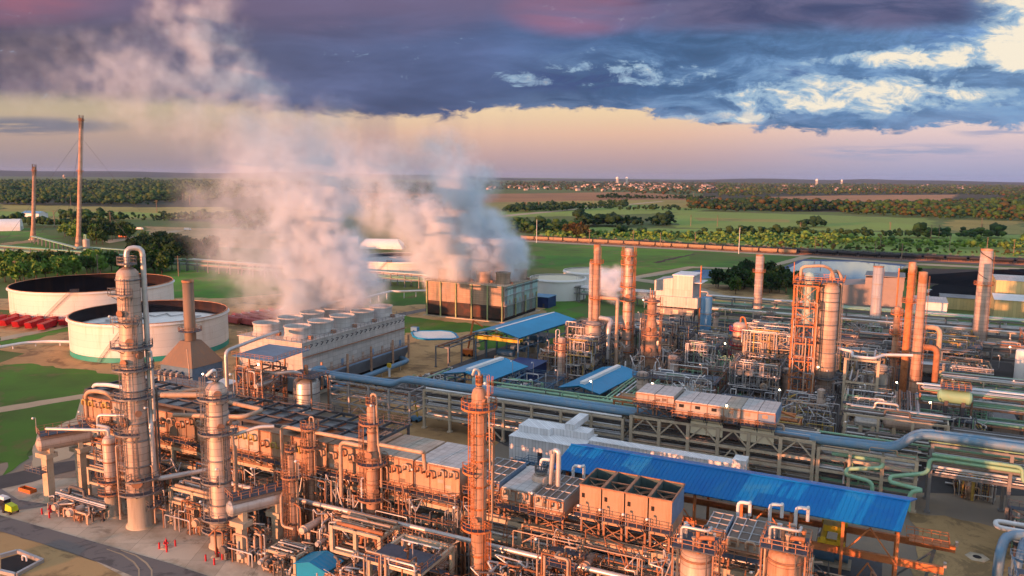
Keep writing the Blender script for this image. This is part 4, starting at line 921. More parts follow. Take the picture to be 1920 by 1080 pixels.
def frame_tower(label, u0, u1, v0, v1, levels, nu=1, nv=1, m='steel_dark', w=.32, decks=True, equip=.7, pal=PIPEC, seed=0, name='steel_structure', brace=True, group=None, railm=None, pipes=14):
    """open steel structure of several floors carrying exchangers, drums and piping"""
    r = random.Random(seed+int(u0*3+v0*5)); o = (u0, v0, 0); t = thing(name, label, 'steel structure', o, group); H = levels[-1]; railm = railm or m
    us = [u0+(u1-u0)*i/nu for i in range(nu+1)]; vs = [v0+(v1-v0)*i/nv for i in range(nv+1)]; proto = None
    for a in us:
        for b in vs:
            if proto is None: mb = MB(); mb.box((-w/2, -w/2, 0), (w/2, w/2, H)); proto = mb.build('post', m, None); q = proto
            else: q = proto.copy(); COL.objects.link(q)
            q.parent = t; q.rotation_euler = (0, 0, 0); q.location = (a-o[0], b-o[1], 0)
    for k, z in enumerate(levels):
        mb = MB()
        for a in us: mb.box((a-w*.4, v0, z-w), (a+w*.4, v1, z-.003))
        for b in vs: mb.box((u0, b-w*.4, z-w+.004), (u1, b+w*.4, z-.006))
        d = mb.build('floor_beam', m, t)
        if decks:
            mb = MB()
            if r.random() < .5: mb.box((u0-.4, v0-.6, z), (u1+.4, v0+1.4, z+.08)); mb.box((u0-.4, v1-1.2, z), (u1+.4, v1+.3, z+.08))
            else: mb.box((u0-.4, v0-.5, z), (u1+.4, v0+(v1-v0)*.6, z+.08))
            f = mb.build('floor_deck', 'grating', t)
            q = MB(); q.rail([(u0-.4, v0-.55, z+.08), (u1+.4, v0-.55, z+.08), (u1+.4, v1+.2, z+.08), (u0-.4, v1+.2, z+.08)], 1.1, .07, 1.8, True); q.build('railing', railm, f)
    if brace:
        zz = [0]+list(levels)
        mb = MB()
        for i in range(len(zz)-1):
            for b in (v0, v1):
                for a, c in zip(us, us[1:]):
                    if r.random() < .55: mb.beam((a, b, zz[i]), (c, b, zz[i+1]-w), .16); mb.beam((c, b, zz[i]), (a, b, zz[i+1]-w), .16)
            for a in (u0, u1):
                for b, c in zip(vs, vs[1:]):
                    if r.random() < .55: mb.beam((a, b, zz[i]), (a, c, zz[i+1]-w), .16); mb.beam((a, c, zz[i]), (a, b, zz[i+1]-w), .16)
        mb.build('bracing', m, t)
    zz = [0]+list(levels)
    for i in range(len(zz)-1):
        gap = zz[i+1]-zz[i] if i+1 < len(zz) else 3
        for k in range(int(equip*max(1, (u1-u0)/5))):
            c = u0+(u1-u0)*r.uniform(.15, .85); rad = min(gap*.28, r.uniform(.35, .95)); z = zz[i]+.3+rad+.3
            if r.random() < .75:
                mb = MB(); mb.cyl((c, v0-.3, z), (c, v0+(v1-v0)*.75, z), rad, 14); mb.cyl((c, v0-.5, z), (c, v0-.3, z), rad*1.18, 14); mb.cyl((c, v0-.9, z), (c, v0-.5, z), rad*.9, 14)
                for y in (.15, .6): mb.box((c-rad*.7, v0+(v1-v0)*y, zz[i]+.1), (c+rad*.7, v0+(v1-v0)*y+.3, z-rad*.6))
                mb.build('heat_exchanger', r.choice(['pipe_silver', 'pipe_tan', 'cladding', 'pipe_dark', 'pipe_green', 'bright_cladding']), t)
            else:
                mb = MB(); hh = min(gap*.7, 2.6); y = v0+(v1-v0)*r.uniform(.1, .5); mb.lathe((c, y, zz[i]+.2), domed(hh, rad*.9), 14); mb.build('drum', r.choice(['cladding', 'bright_cladding', 'pipe_tan']), t)
    for k in range(pipes):
        mb = MB(); rad = r.uniform(.07, .22); z0, z1 = r.choice(zz), r.choice(zz); z0 += r.uniform(.4, 1.8); z1 += r.uniform(.4, 2.2)
        a, b = r.uniform(u0-.6, u1+.6), r.uniform(u0-.6, u1+.6); y = v0-r.uniform(.1, .9) if r.random() < .65 else r.uniform(v0, v1)
        y2 = y+r.uniform(-.3, 2.5)
        mb.tube([(a, y, z0), (a, y, z1), (b, y, z1), (b, y2, z1), (b, y2, max(.3, z1-r.uniform(1, 5)))], rad, 7); mb.build('pipe', r.choice(pal), t)
    return t
def manifold(label, u0, u1, v0, v1, h, n=22, pal=PIPEC, seed=0, group=None, name='piping_manifold', rr=(.07, .22), valves=8, exch=2, m='steel_rust'):
    """low pipework: headers on sleepers, risers, valves and a couple of horizontal exchangers"""
    r = random.Random(seed+int(u0*11+v0*3)); o = (u0, v0, 0); t = thing(name, label, 'pipework', o, group)
    for k in range(n):
        rad = r.uniform(*rr); u, v, z = r.uniform(u0, u1), r.uniform(v0, v1), r.uniform(.5, h); mb = MB()
        if k % 3 == 0:
            a, b = sorted((r.uniform(u0, u1), r.uniform(u0, u1))); z = h*r.choice((.25, .5, .75, 1)); pts = [(a, v, .2), (a, v, z), (b, v, z), (b, v, .2)]
        elif k % 3 == 1:
            v2 = r.uniform(v0, v1); pts = [(u, v, .2), (u, v, z), (u, v2, z), (u, v2, z*.4), (u+r.uniform(-3, 3), v2, z*.4)]
        else:
            pts = [(u, v, .1), (u, v, h*r.uniform(.6, 1.2)), (u+r.uniform(-2.5, 2.5), v, h*r.uniform(.6, 1.1)+.4), (u+r.uniform(-2.5, 2.5)*1.01, v+1.5, h)]
        mb.tube(pts, rad, 7); mb.build('pipe', r.choice(pal), t)
    for k in range(valves):
        u, v, z = r.uniform(u0, u1), r.uniform(v0, v1), r.uniform(.6, h); mb = MB(); mb.cyl((u-.3, v, z), (u+.3, v, z), .2, 10); mb.cyl((u-.36, v, z), (u-.3, v, z), .32, 10); mb.cyl((u+.3, v, z), (u+.36, v, z), .32, 10)
        mb.cyl((u, v, z), (u, v, z+.7), .07, 6); mb.cyl((u, v, z+.7), (u, v, z+.78), .3, 12); mb.cyl((u, v, 0), (u, v, z), .06, 6); mb.build('valve', r.choice(['pipe_rust', 'pipe_silver', 'pipe_dark', 'red_paint' if k % 7 == 6 else 'pipe_rust']), t)
    for k in range(exch):
        u, v, z = r.uniform(u0+.5, u1-.5), r.uniform(v0, max(v0+.2, v1-4.5)), r.uniform(1.1, max(1.3, h*.8)); rad = r.uniform(.35, .75); L = min(5.5, max(2.5, v1-v))
        mb = MB(); mb.cyl((u, v, z), (u, v+L, z), rad, 14); mb.cyl((u, v-.2, z), (u, v, z), rad*1.2, 14); mb.cyl((u, v-.75, z), (u, v-.2, z), rad*.92, 14)
        for y in (v+.7, v+L-.9): mb.box((u-rad*.8, y, 0), (u+rad*.8, y+.35, z-rad*.5))
        mb.build('heat_exchanger', r.choice(['pipe_silver', 'cladding', 'pipe_tan', 'pipe_dark']), t)
    for k in range(max(3, n//5)):
        u, v = r.uniform(u0, u1), r.uniform(v0, v1); hh = r.uniform(.5, 1)*h; mb = MB(); mb.beam((u, v, 0), (u, v, hh), .18); mb.beam((u-.9, v, hh), (u+.9, v, hh), .18); mb.build('pipe_support', m, t)
    return t
def drum(label, a, b, r, zc, m='cladding', name='horizontal_drum', saddle=True, legs=None, plat=True, heads='dome', sad='concrete'):
    """horizontal vessel between two plan points"""
    o = ((a[0]+b[0])/2, (a[1]+b[1])/2, 0); t = thing(name, label, 'vessel', o); A, B = Vector((*a, zc)), Vector((*b, zc)); d = (B-A).normalized()
    mb = MB(); mb.cyl(A, B, r, 20, None, False)
    mb.cyl(A, A-d*r*.28, r, 20, r*.82); mb.cyl(A-d*r*.28, A-d*r*.48, r*.82, 20, r*.35); mb.cyl(B, B+d*r*.28, r, 20, r*.82); mb.cyl(B+d*r*.28, B+d*r*.48, r*.82, 20, r*.35)
    mb.build('shell', m, t); n = Vector((-d.y, d.x, 0))
    for k in (.2, .8):
        p = A.lerp(B, k); mb = MB()
        q0, q1 = p-n*r*.9-d*.4, p+n*r*.9+d*.4
        base = 0 if not legs else legs
        mb.hull([tuple(p+n*s*r*.9+d*e*.4)[:2]+(base,) for s, e in ((-1, -1), (1, -1), (1, 1), (-1, 1))], [tuple(p+n*s*r*.9+d*e*.4)[:2]+(zc-r*.55,) for s, e in ((-1, -1), (1, -1), (1, 1), (-1, 1))]); mb.build('saddle', sad, t)
    if plat:
        z = zc+r+.55; q = [tuple((A if e < 0 else B)+n*s*(r+.5)+d*e*.2)[:2]+(z,) for s, e in ((-1, -1), (1, -1), (1, 1), (-1, 1))]
        mb = MB(); mb.hull(q, [(x, y, w+.1) for x, y, w in q]); p = mb.build('platform', 'grating', t)
        mb = MB(); mb.rail([(x, y, w+.1) for x, y, w in q], 1.1, .08, 1.4, True); mb.build('railing', 'steel_rust', p)
        for k in range(4):
            c = A.lerp(B, .15+.23*k); mb = MB(); mb.cyl((c.x, c.y, zc+r-.1), (c.x, c.y, z+.9), .16, 8); mb.cyl((c.x, c.y, z+.9), (c.x, c.y, z+1.0), .3, 10); mb.build('nozzle', 'pipe_rust', t)
    return t
def air_cooler(label, u0, u1, v0, v1, zb, zt, body='cooler_tan', side=None, top='coil', ncell=1, catwalk=True, legs=0.0, group=None, hdr=True, seed=0):
    """fin-fan bank: plenum box, header box with nozzles, walkway, fan rings or open top"""
    r = random.Random(seed+int(u0*17)); o = (u0, v0, 0); t = thing('air_cooler', label, 'air cooler', o, group); W = u1-u0; zm = zb+(zt-zb)*.32
    side = side or body
    if top == 'open':
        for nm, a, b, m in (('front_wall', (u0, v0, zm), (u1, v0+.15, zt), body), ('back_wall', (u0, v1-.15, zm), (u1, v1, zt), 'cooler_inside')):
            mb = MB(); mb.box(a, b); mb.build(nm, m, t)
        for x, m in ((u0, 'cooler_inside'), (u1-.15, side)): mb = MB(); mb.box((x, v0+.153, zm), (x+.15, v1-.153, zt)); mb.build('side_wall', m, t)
        mb = MB(); mb.box((u0+.16, v0+.16, zm+.3), (u1-.16, v1-.16, zm+.6)); mb.build('coil', 'coil_brown', t)
        mb = MB(); ym = (v0+v1)/2; mb.beam((u0+.1, ym, zt-.2), (u1-.1, ym, zt-.2), .2); mb.beam((u0+.2, v0+.2, zt-.5), (u1-.2, ym, zt-.5), .13); mb.beam((u1-.2, v0+.2, zt-.5), (u0+.2, ym, zt-.5), .13); mb.beam((u0+.2, ym, zt-1.4), (u1-.2, v1-.2, zt-1.4), .13)
        for a, b in (((u0, v0), (u1, v0)), ((u1, v0), (u1, v1)), ((u1, v1), (u0, v1)), ((u0, v1), (u0, v0))): mb.beam((*a, zt+.06), (*b, zt+.06), .22)
        mb.build('top_frame', 'steel_rust', t)
        mb = MB(); mb.box((u0+.05, v0+.02, zb), (u1-.05, v1-.02, zm-.003)); mb.build('plenum', body, t)
        mb = MB(); mb.box((u0+.1, v0-.35, zb+.2), (u1-.1, v0+.015, zm-.35)); mb.build('header_box', 'cooler_tan', t)
        mb = MB(); mb.box((u0+W*.36, v0-.365, zb+.55), (u0+W*.66, v0-.352, zb+.85)); mb.build('name_plate', 'pipe_white', t)
        mb = MB(); mb.box((u0+W*.1, v0-.03, zt-1.9), (u0+W*.24, v0-.002, zt-1.2)); mb.build('hatch', 'black_void', t)
    else:
        mb = MB(); mb.box((u0, v0, zb), (u1, v1, zm)); mb.build('plenum', body, t)
        mb = MB(); mb.box((u0-.06, v0-.3, zm+.003), (u1+.06, v1+.05, zt)); mb.build('header_box', side, t)
        mb = MB(); k = max(2, int(W/1.25)); zs = zb+(zm-zb)*.12
        for i in range(k+1): a = u0+W*i/k; mb.box((a-.07, v0-.13, zb), (a+.07, v0-.002, zm-.1)); mb.box((a-.05, v0-.42, zm+.12), (a+.05, v0-.302, zt-.1)) if i % 2 == 0 else None
        mb.box((u0-.06, v0-.46, zm+.01), (u1+.06, v0-.303, zm+.26)); mb.box((u0-.06, v0-.4, zt-.26), (u1+.06, v0-.303, zt-.02)); mb.box((u0, v0-.2, zb-.02), (u1, v0-.133, zb+.22)); mb.build('stiffener', 'steel_rust', t)
        for i in range(k):
            a = u0+W*i/k; q = r.random()
            if q < .3: mb = MB(); mb.box((a+.12, v0-.05, zb+.3), (a+W/k-.12, v0-.003, zm-.2)); mb.build('screen_panel', r.choice(['coil_brown', 'steel_dark', 'cooler_grey', 'heater_brown']), t)
            elif q < .5: mb = MB(); mb.beam((a+.1, v0-.1, zb+.2), (a+W/k-.1, v0-.1, zm-.2), .1); mb.build('strut', 'steel_dark', t)
            if r.random() < .4: mb = MB(); z = r.uniform(zm+.5, zt-1.1); mb.box((a+.15, v0-.34, z), (a+W/k-.2, v0-.303, z+.6)); mb.build('cover_plate', r.choice(['coil_brown', 'lid_tan', 'heater_brown', 'cooler_grey']), t)
        if top == 'lid':
            k = max(1, round(W/3.6))
            for i in range(k): a = u0+W*i/k; mb = MB(); mb.box((a+.04, v0-.2, zt+.003), (a+W/k-.04, v1, zt+.16)); mb.build('lid', r.choice(['lid_pale', 'lid_pale', 'lid_tan']), t)
        elif top == 'coil':
            mb = MB(); mb.box((u0+.1, v0, zt+.002), (u1-.1, v1-.1, zt+.07)); mb.build('coil', 'coil_brown', t)
            mb = MB(); k = max(2, round(W/1.3))
            for i in range(k+1): a = u0+.1+(W-.2)*i/k; mb.beam((a, v0-.2, zt+.13), (a, v1, zt+.13), .14)
            for i in range(4): b = v0+(v1-v0)*i/3; mb.beam((u0, b, zt+.15), (u1, b, zt+.15), .14)
            mb.build('top_frame', 'galvanised', t)
        if hdr:
            k = max(1, round(W/2.4))
            for i in range(k):
                a = u0+W*(i+.5)/k; mb = MB(); z = zm+(zt-zm)*r.uniform(.4, .7); mb.tube([(a-.6, v0-.3, z), (a-.6, v0-1.0, z), (a-.6, v0-1.0, z+1.1), (a+.6, v0-1.0, z+1.1), (a+.6, v0-1.0, z), (a+.6, v0-.3, z)], .17, 7); mb.build('nozzle_pipe', r.choice(['pipe_tan', 'pipe_yellow', 'pipe_tan', 'pipe_rust']), t)
        if top == 'fan':
            for i in range(ncell):
                c = (u0+W*(i+.5)/ncell, (v0+v1)/2); mb = MB(); rr = min(W/ncell, v1-v0)*.42; mb.lathe((c[0], c[1], zt), [(0, rr*1.05), (.7, rr)], 20, False); mb.lathe((c[0], c[1], zt), [(.7, rr*.97), (.2, rr*.97)], 20, False); mb.build('fan_ring', 'steel_grey', t)
    for i in range(max(1, ncell)):
        c = (u0+W*(i+.5)/max(1, ncell), (v0+v1)/2); rr = min(W/max(1, ncell), v1-v0)*.4; mb = MB(); mb.lathe((c[0], c[1], zb-.5), [(0, rr), (.497, rr*1.08)], 18, False); mb.build('fan_shroud', 'steel_rust', t)
    if catwalk:
        z = zm-.55; mb = MB(); mb.box((u0-.3, v0-1.75, z), (u1+.3, v0-.4, z+.1))
        for i in range(int(W/3)+2): a = min(u1, u0+i*3); mb.beam((a, v0-1.7, z-.08), (a, v0-.2, z-.08), .16); mb.beam((a, v0-1.6, z-.1), (a, v0-.1, z-1.3), .1)
        p = mb.build('catwalk', 'grating', t); mb = MB(); mb.rail([(u0-.3, v0-.5, z+.1), (u0-.3, v0-1.72, z+.1), (u1+.3, v0-1.72, z+.1), (u1+.3, v0-.5, z+.1)], 1.1, .08, 1.5); mb.build('railing', 'steel_rust', p)
    if legs > 0:
        for a in (u0+.3, u1-.3):
            for b in (v0+.3, v1-.3): mb = MB(); mb.box((a-.16, b-.16, zb-legs), (a+.16, b+.16, zb-.003)); mb.build('leg', 'steel_rust', t)
        for b in (v0+.3, v1-.3): mb = MB(); mb.beam((u0+.3, b, zb-legs), (u1-.3, b, zb-.4), .13); mb.beam((u1-.3, b, zb-legs), (u0+.3, b, zb-.4), .13); mb.build('brace', 'steel_rust', t)
    return t
def stack(label, base, h, r, shell='cladding_rusty', r2=None, plats=(), rings=(), tip=None, name='flue_stack', cone=None, band=None):
    o = (base[0], base[1], 0); t = thing(name, label, 'stack', o); r2 = r2 or r; mb = MB()
    p = [(0, r), (h, r2)] if not cone else [(0, cone[1]), (cone[0], r), (h, r2)]
    mb.lathe(o, p+[(h, r2*.86), (h-2, r2*.86)], 22, False); mb.build('shell', shell, t)
    mb = MB(); mb.lathe(o, [(0, p[0][1]*1.35), (.5, p[0][1]*1.35), (.5, .1)], 16); mb.build('footing', 'concrete', t)
    if tip: mb = MB(); mb.lathe((o[0], o[1], h-tip), [(0, r2*1.02), (tip, r2*1.03), (tip+.02, r2*.84)], 22, False); mb.build('tip', 'rim_rust', t)
    for z in rings: mb = MB(); rr = r+(r2-r)*z/h; mb.lathe((o[0], o[1], z), [(-.1, rr), (-.1, rr+.14), (.1, rr+.14), (.1, rr)], 20, False); mb.build('stiffener', shell, t)
    for z in plats:
        rr = r+(r2-r)*z/h; mb = MB(); arc_plate(mb, o, rr, rr+1.15, 0, 6.283, z, .16, 18); q = mb.build('platform', 'steel_orange', t); mb = MB(); mb.rail([pol(o, rr+1.15, a*.42, z+.16) for a in range(15)], 1.15, .09, 1.5, True); mb.build('railing', 'steel_orange', q)
    fa = facing(*base)+1.2; c = pol(o, r+.3, fa, 0); mb = MB()
    for s in (-1, 1): mb.beam((c[0]-s*.28*math.sin(fa), c[1]+s*.28*math.cos(fa), 2), (c[0]-s*.28*math.sin(fa), c[1]+s*.28*math.cos(fa), h-1), .08)
    for i in range(int((h-3)/.6)): z = 2+i*.6; mb.beam((c[0]+.28*math.sin(fa), c[1]-.28*math.cos(fa), z), (c[0]-.28*math.sin(fa), c[1]+.28*math.cos(fa), z), .05)
    mb.build('ladder', 'steel_rust', t); return t
def floodlights(spots, label, group, glow=False, h=3.0):
    first = None; kids = None
    for (u, v, z) in spots:
        if first is None:
            first = thing('floodlight', label, 'floodlight', (u, v, z), group); o = (u, v, z)
            mb = MB(); mb.cyl((u, v, z), (u, v, z+h), .07, 6); mb.tube([(u, v, z+h), (u, v, z+h+.25), (u-.35, v-.35, z+h+.3)], .05, 6); mb.build('pole', 'galvanised', first)
            mb = MB(); mb.lathe((u-.35, v-.35, z+h), [(0, .08), (.1, .2), (.22, .23), (.36, .14), (.42, .02)], 12); mb.build('lamp_head', 'lamp_glow' if glow else 'lamp_lens', first); kids = children(first)
        else: c = copy_tree(first, kids); c.location = P(u, v, z)
def slab_building(label, u0, u1, v0, v1, h, wall='grey_siding', roof='lid_pale', ridge=0.0, axis='u', base=0.0, name='industrial_building', doors=(), wins=(), over=.35, parapet=0.0):
    """box or gabled shed; doors/wins as (face, position, width, height, sill)"""
    o = (u0, v0, 0); t = thing(name, label, 'building', o); mb = MB()
    if ridge:
        if axis == 'u': prof = [(v0, base), (v1, base), (v1, h), ((v0+v1)/2, h+ridge), (v0, h)]; lo = [(u0, a, z) for a, z in prof]; hi = [(u1, a, z) for a, z in prof]
        else: prof = [(u0, base), (u1, base), (u1, h), ((u0+u1)/2, h+ridge), (u0, h)]; lo = [(a, v0, z) for a, z in prof]; hi = [(a, v1, z) for a, z in prof]
        mb.hull(lo, hi); mb.build('wall', wall, t); k = over
        if axis == 'u':
            vm = (v0+v1)/2; s = ridge/((v1-v0)/2)
            for a, b in ((v0-k, h-k*s), (v1+k, h-k*s)): mb = MB(); mb.sheet((u0-k, a, b+.01), (u1+k, a, b+.01), (u1+k, vm, h+ridge+.01), (u0-k, vm, h+ridge+.01), .12); mb.build('roof', roof, t)
        else:
            um = (u0+u1)/2; s = ridge/((u1-u0)/2)
            for a, b in ((u0-k, h-k*s), (u1+k, h-k*s)): mb = MB(); mb.sheet((a, v0-k, b+.01), (um, v0-k, h+ridge+.01), (um, v1+k, h+ridge+.01), (a, v1+k, b+.01), .12); mb.build('roof', roof, t)
    else:
        mb.box((u0, v0, base), (u1, v1, h)); mb.build('wall', wall, t)
        mb = MB(); mb.box((u0-over, v0-over, h+.003), (u1+over, v1+over, h+.22)); mb.build('roof', roof, t)
    for kind, lst in (('door', doors), ('window', wins)):
        for f, p, w, hh, z in lst:
            mb = MB()
            if f == 'f': mb.box((u0+p-w/2, v0-.06, z), (u0+p+w/2, v0-.003, z+hh))
            else: mb.box((u1+.003, v0+p-w/2, z), (u1+.06, v0+p+w/2, z+hh))
            mb.build(kind, 'black_void' if kind == 'window' else 'steel_dark', t)
    return t
def open_shed(label, u0, u1, v0, v1, eave, ridge, m, axis='v', legs=4, vent=None, post='steel_blue', back=True, inside=True, name='canopy_roof', over=.8, thick=.18, rot=0.0):
    """gabled canopy on steel posts, open at the sides"""
    o = (u0, v0, 0); t = thing(name, label, 'shelter', o)
    if axis == 'v':
        c = (u0+u1)/2
        A = [((u0-over, v0-over, eave), (c, v0-over, ridge), (c, v1+over, ridge), (u0-over, v1+over, eave)), ((c, v0-over, ridge), (u1+over, v0-over, eave), (u1+over, v1+over, eave), (c, v1+over, ridge))]
    else:
        c = (v0+v1)/2
        A = [((u0-over, v0-over, eave), (u1+over, v0-over, eave), (u1+over, c, ridge), (u0-over, c, ridge)), ((u0-over, c, ridge), (u1+over, c, ridge), (u1+over, v1+over, eave), (u0-over, v1+over, eave))]
    for q in A: mb = MB(); mb.sheet(*q, thick); mb.build('roof_slope', m, t)
    for i in range(legs):
        f = i/(legs-1)
        for s in (0, 1):
            x = (u0+(u1-u0)*s, v0+(v1-v0)*f) if axis == 'v' else (u0+(u1-u0)*f, v0+(v1-v0)*s)
            mb = MB(); mb.box((x[0]-.2, x[1]-.2, 0), (x[0]+.2, x[1]+.2, eave-.12)); mb.build('leg', post, t)
        mb = MB(); a = (u0, v0+(v1-v0)*f) if axis == 'v' else (u0+(u1-u0)*f, v0); b = (u1, a[1]) if axis == 'v' else (a[0], v1); mid = ((a[0]+b[0])/2, (a[1]+b[1])/2)
        mb.beam((*a, eave-.3), (*mid, ridge-.25), .3); mb.beam((*b, eave-.3), (*mid, ridge-.25), .3); mb.beam((*a, eave-.5), (*b, eave-.5), .22); mb.build('rafter', post, t)
    for s in (0, 1):
        mb = MB(); a = (u0+(u1-u0)*s, v0) if axis == 'v' else (u0, v0+(v1-v0)*s); b = (a[0], v1) if axis == 'v' else (u1, a[1])
        mb.beam((*a, eave-.45), (*b, eave-.45), .26, .4); mb.beam((*a, eave*.62), (*b, eave*.62), .25, .35); mb.build('rail_beam', post, t)
    if vent:
        mb = MB(); c = (u0+u1)/2 if axis == 'v' else (v0+v1)/2; w = vent[0]
        if axis == 'v': mb.box((c-w, v0+(v1-v0)*vent[2], ridge-.1), (c+w, v0+(v1-v0)*vent[3], ridge+vent[1]))
        mb.build('ridge_vent', 'white_paint', t)
    t.rotation_euler[2] = PA+math.radians(rot)
    return t
def pipeline(label, pts, r, m, name='pipeline', supports=None, z0=0.0, supm='concrete', cat='pipe', n=10, group=None):
    o = (pts[0][0], pts[0][1], 0); t = thing(name, label, cat, o, group); mb = MB(); mb.tube(pts, r, n, max(r*3, .8)); mb.build('pipe', m, t)
    if supports:
        k = 0
        for a, b in zip(pts, pts[1:]):
            L = math.hypot(b[0]-a[0], b[1]-a[1])
            for i in range(int(L/supports)):
                f = (i+.5)/max(1, int(L/supports)); x, y, z = a[0]+(b[0]-a[0])*f, a[1]+(b[1]-a[1])*f, a[2]+(b[2]-a[2])*f
                if k < 60: mb = MB(); mb.box((x-.18, y-.18, z0), (x+.18, y+.18, z-r+.02)); mb.build('support', supm, t); k += 1
    return t
def open_tank(label, base, R, H, inner='tank_inside', roof=None, wall='tank_white', band=True, rim='rim_rust', name='storage_tank', rz=.5):
    o = (base[0], base[1], 0); t = thing(name, label, 'tank', o)
    mb = MB(); mb.lathe(o, [(1.9 if band else 0, R), (H, R)], 72, False); mb.build('shell', wall, t)
    if band: mb = MB(); mb.lathe(o, [(0, R+.02), (1.9, R+.02)], 72, False); mb.build('base_band', 'teal_paint', t)
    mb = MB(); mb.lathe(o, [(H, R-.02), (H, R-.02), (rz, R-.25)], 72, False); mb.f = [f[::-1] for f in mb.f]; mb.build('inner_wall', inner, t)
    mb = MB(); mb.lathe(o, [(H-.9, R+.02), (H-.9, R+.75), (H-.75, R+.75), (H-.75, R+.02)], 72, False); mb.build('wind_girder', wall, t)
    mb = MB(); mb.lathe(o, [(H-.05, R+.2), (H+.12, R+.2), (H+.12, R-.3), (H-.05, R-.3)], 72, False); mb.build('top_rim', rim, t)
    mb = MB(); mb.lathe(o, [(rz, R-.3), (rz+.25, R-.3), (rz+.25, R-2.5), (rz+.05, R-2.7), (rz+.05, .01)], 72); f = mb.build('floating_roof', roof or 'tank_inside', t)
    if roof:
        mb = MB()
        for k in range(16): a = k*.3927; mb.beam(pol(o, R*.55, a, rz+.5), pol(o, R*.75, a+.2, rz+.5), .5, .25); mb.beam(pol(o, R*.75, a+.2, rz+.5), pol(o, R*.55, a+.39, rz+.5), .5, .25)
        mb.build('roof_truss', 'galvanised', f)
    fa = facing(*base)+math.radians(-38); mb = MB()
    for i in range(28):
        a = fa+i*.014; z = H*i/28; p, q = pol(o, R+.1, a, z), pol(o, R+.95, a, z); mb.hull([p, q, pol(o, R+.95, a+.014, z), pol(o, R+.1, a+.014, z)], [pol(o, R+.1, a, z+.1), pol(o, R+.95, a, z+.1), pol(o, R+.95, a+.014, z+.1), pol(o, R+.1, a+.014, z+.1)]); mb.beam(q, (q[0], q[1], z+1.1), .07)
    for i in range(27): mb.beam(pol(o, R+.95, fa+i*.014, H*i/28+1.1), pol(o, R+.95, fa+(i+1)*.014, H*(i+1)/28+1.1), .08)
    mb.build('stair', 'steel_grey', t)
    c = fa+.40; q = MB(); arc_plate(q, o, R-.6, R+1.7, c, c+.09, H+.2, .15); p = q.build('gauge_platform', 'steel_dark', t); q = MB(); q.rail([pol(o, R-.6, c, H+.35), pol(o, R+1.7, c, H+.35), pol(o, R+1.7, c+.09, H+.35), pol(o, R-.6, c+.09, H+.35)], 1.1, .1, 1.2, True); q.build('railing', 'steel_dark', p)
    return t
# ================================================================= near process unit (front row of the plant)
SIL, TAN, RST, DRK = 'pipe_silver', 'pipe_tan', 'pipe_rust', 'pipe_dark'
# --- tall columns
b = (-122.8, 95.4)
column('tallest near column, pale pink cladding with a bent pipe over its top', b,
       [(0, 2.3), (17.0, 2.42), (17.2, 2.42), (19.6, 1.98), (46.6, 1.98), (47.5, 1.8), (48.1, 1.25), (48.5, .4), (48.55, .02)], skirt=6.4,
       plats=[(49.0, -180, 180, 1.6), (43.6, -80, 10, 1.4), (38.6, -70, 25, 1.4), (33.9, -95, 95, 1.5), (30.0, -80, 110, 1.5), (24.8, -100, 60, 1.5), (18.2, -95, 5, 1.6), (9.6, -35, 60, 1.5), (7.0, -60, 75, 1.7), (4.2, 20, 90, 1.5)],
       ladders=[(38.7, 45.5, -22), (30.2, 38.6, 12), (18.4, 30, -42), (7.2, 18, -10), (9.6, 24, -60)],
       man=[(40.3, -42, .5), (35.2, -8, .55), (31.4, -38, .5), (32.6, 30, .5), (20.4, -60, .75), (9.2, -10, .75), (22, 10, .45)], rings=(46.2, 39, 34.5, 30.5, 26, 20, 16.8, 12, 7),
       pipes=[([(0, 0, 48.2), (0, 0, 51.8), (2.6, 88, 51.8), (2.6, 88, 21), (2.7, 60, 19), (3.1, 55, 11), (3.1, 62, 9), (12, 88, 9)], .48, SIL),
              ([(2.6, 70, 33), (3.2, 70, 33), (3.2, 70, 20)], .28, 'pipe_silver'), ([(2.6, 105, 30), (3.3, 105, 30), (3.3, 105, 8)], .22, TAN), ([(2.5, 78, 26), (3.7, 78, 26), (3.7, 78, 12)], .18, DRK),
              ([(2.5, 95, 24.5), (9, 95, 24.5), (14, 95, 24.5)], .42, TAN), ([(3, 40, 12), (3.4, 40, 12), (3.4, 40, 1)], .15, TAN), ([(3, -80, 16), (3.6, -80, 16), (3.6, -80, 2)], .18, TAN)])
b = (-103.3, 96.2)
column('second near column, pale pink, with two manways and a dark platform crown', b,
       [(0, 1.95), (5, 2.0)]+[(z, 1.86) for z in (5.2, 27.6)]+[(28.5, 1.72), (29.3, 1.2), (29.7, .4), (29.75, .02)], skirt=5.0,
       plats=[(30.4, -170, 170, 1.2), (27.0, -100, 100, 1.3), (20.9, -100, 100, 1.4), (12.2, -110, -10, 1.3), (5.6, -100, 60, 1.5), (3.4, -90, 20, 1.4)],
       ladders=[(21, 30, -60), (5.7, 21, -70), (12.4, 21, 25)], man=[(28.0, 5, .5), (22.2, 12, .5), (22.5, 60, .4)], rings=(27.6, 24, 20.6, 16, 12, 8, 5),
       pipes=[([(0, 0, 29.6), (0, 0, 31.6), (1.2, -20, 32), (1.6, -60, 31)], .3, 'pipe_white'), ([(2.1, 40, 21.3), (2.7, 55, 21.3), (2.8, 60, 18), (2.8, 60, 6)], .28, TAN), ([(2.1, 85, 18), (2.8, 85, 18), (2.8, 85, 4)], .2, TAN), ([(2.05, 30, 26), (2.3, 20, 26), (2.3, 20, 13)], .09, DRK), ([(2.2, 75, 20), (7, 75, 21.5), (9.5, 75, 21.5)], .3, SIL)])
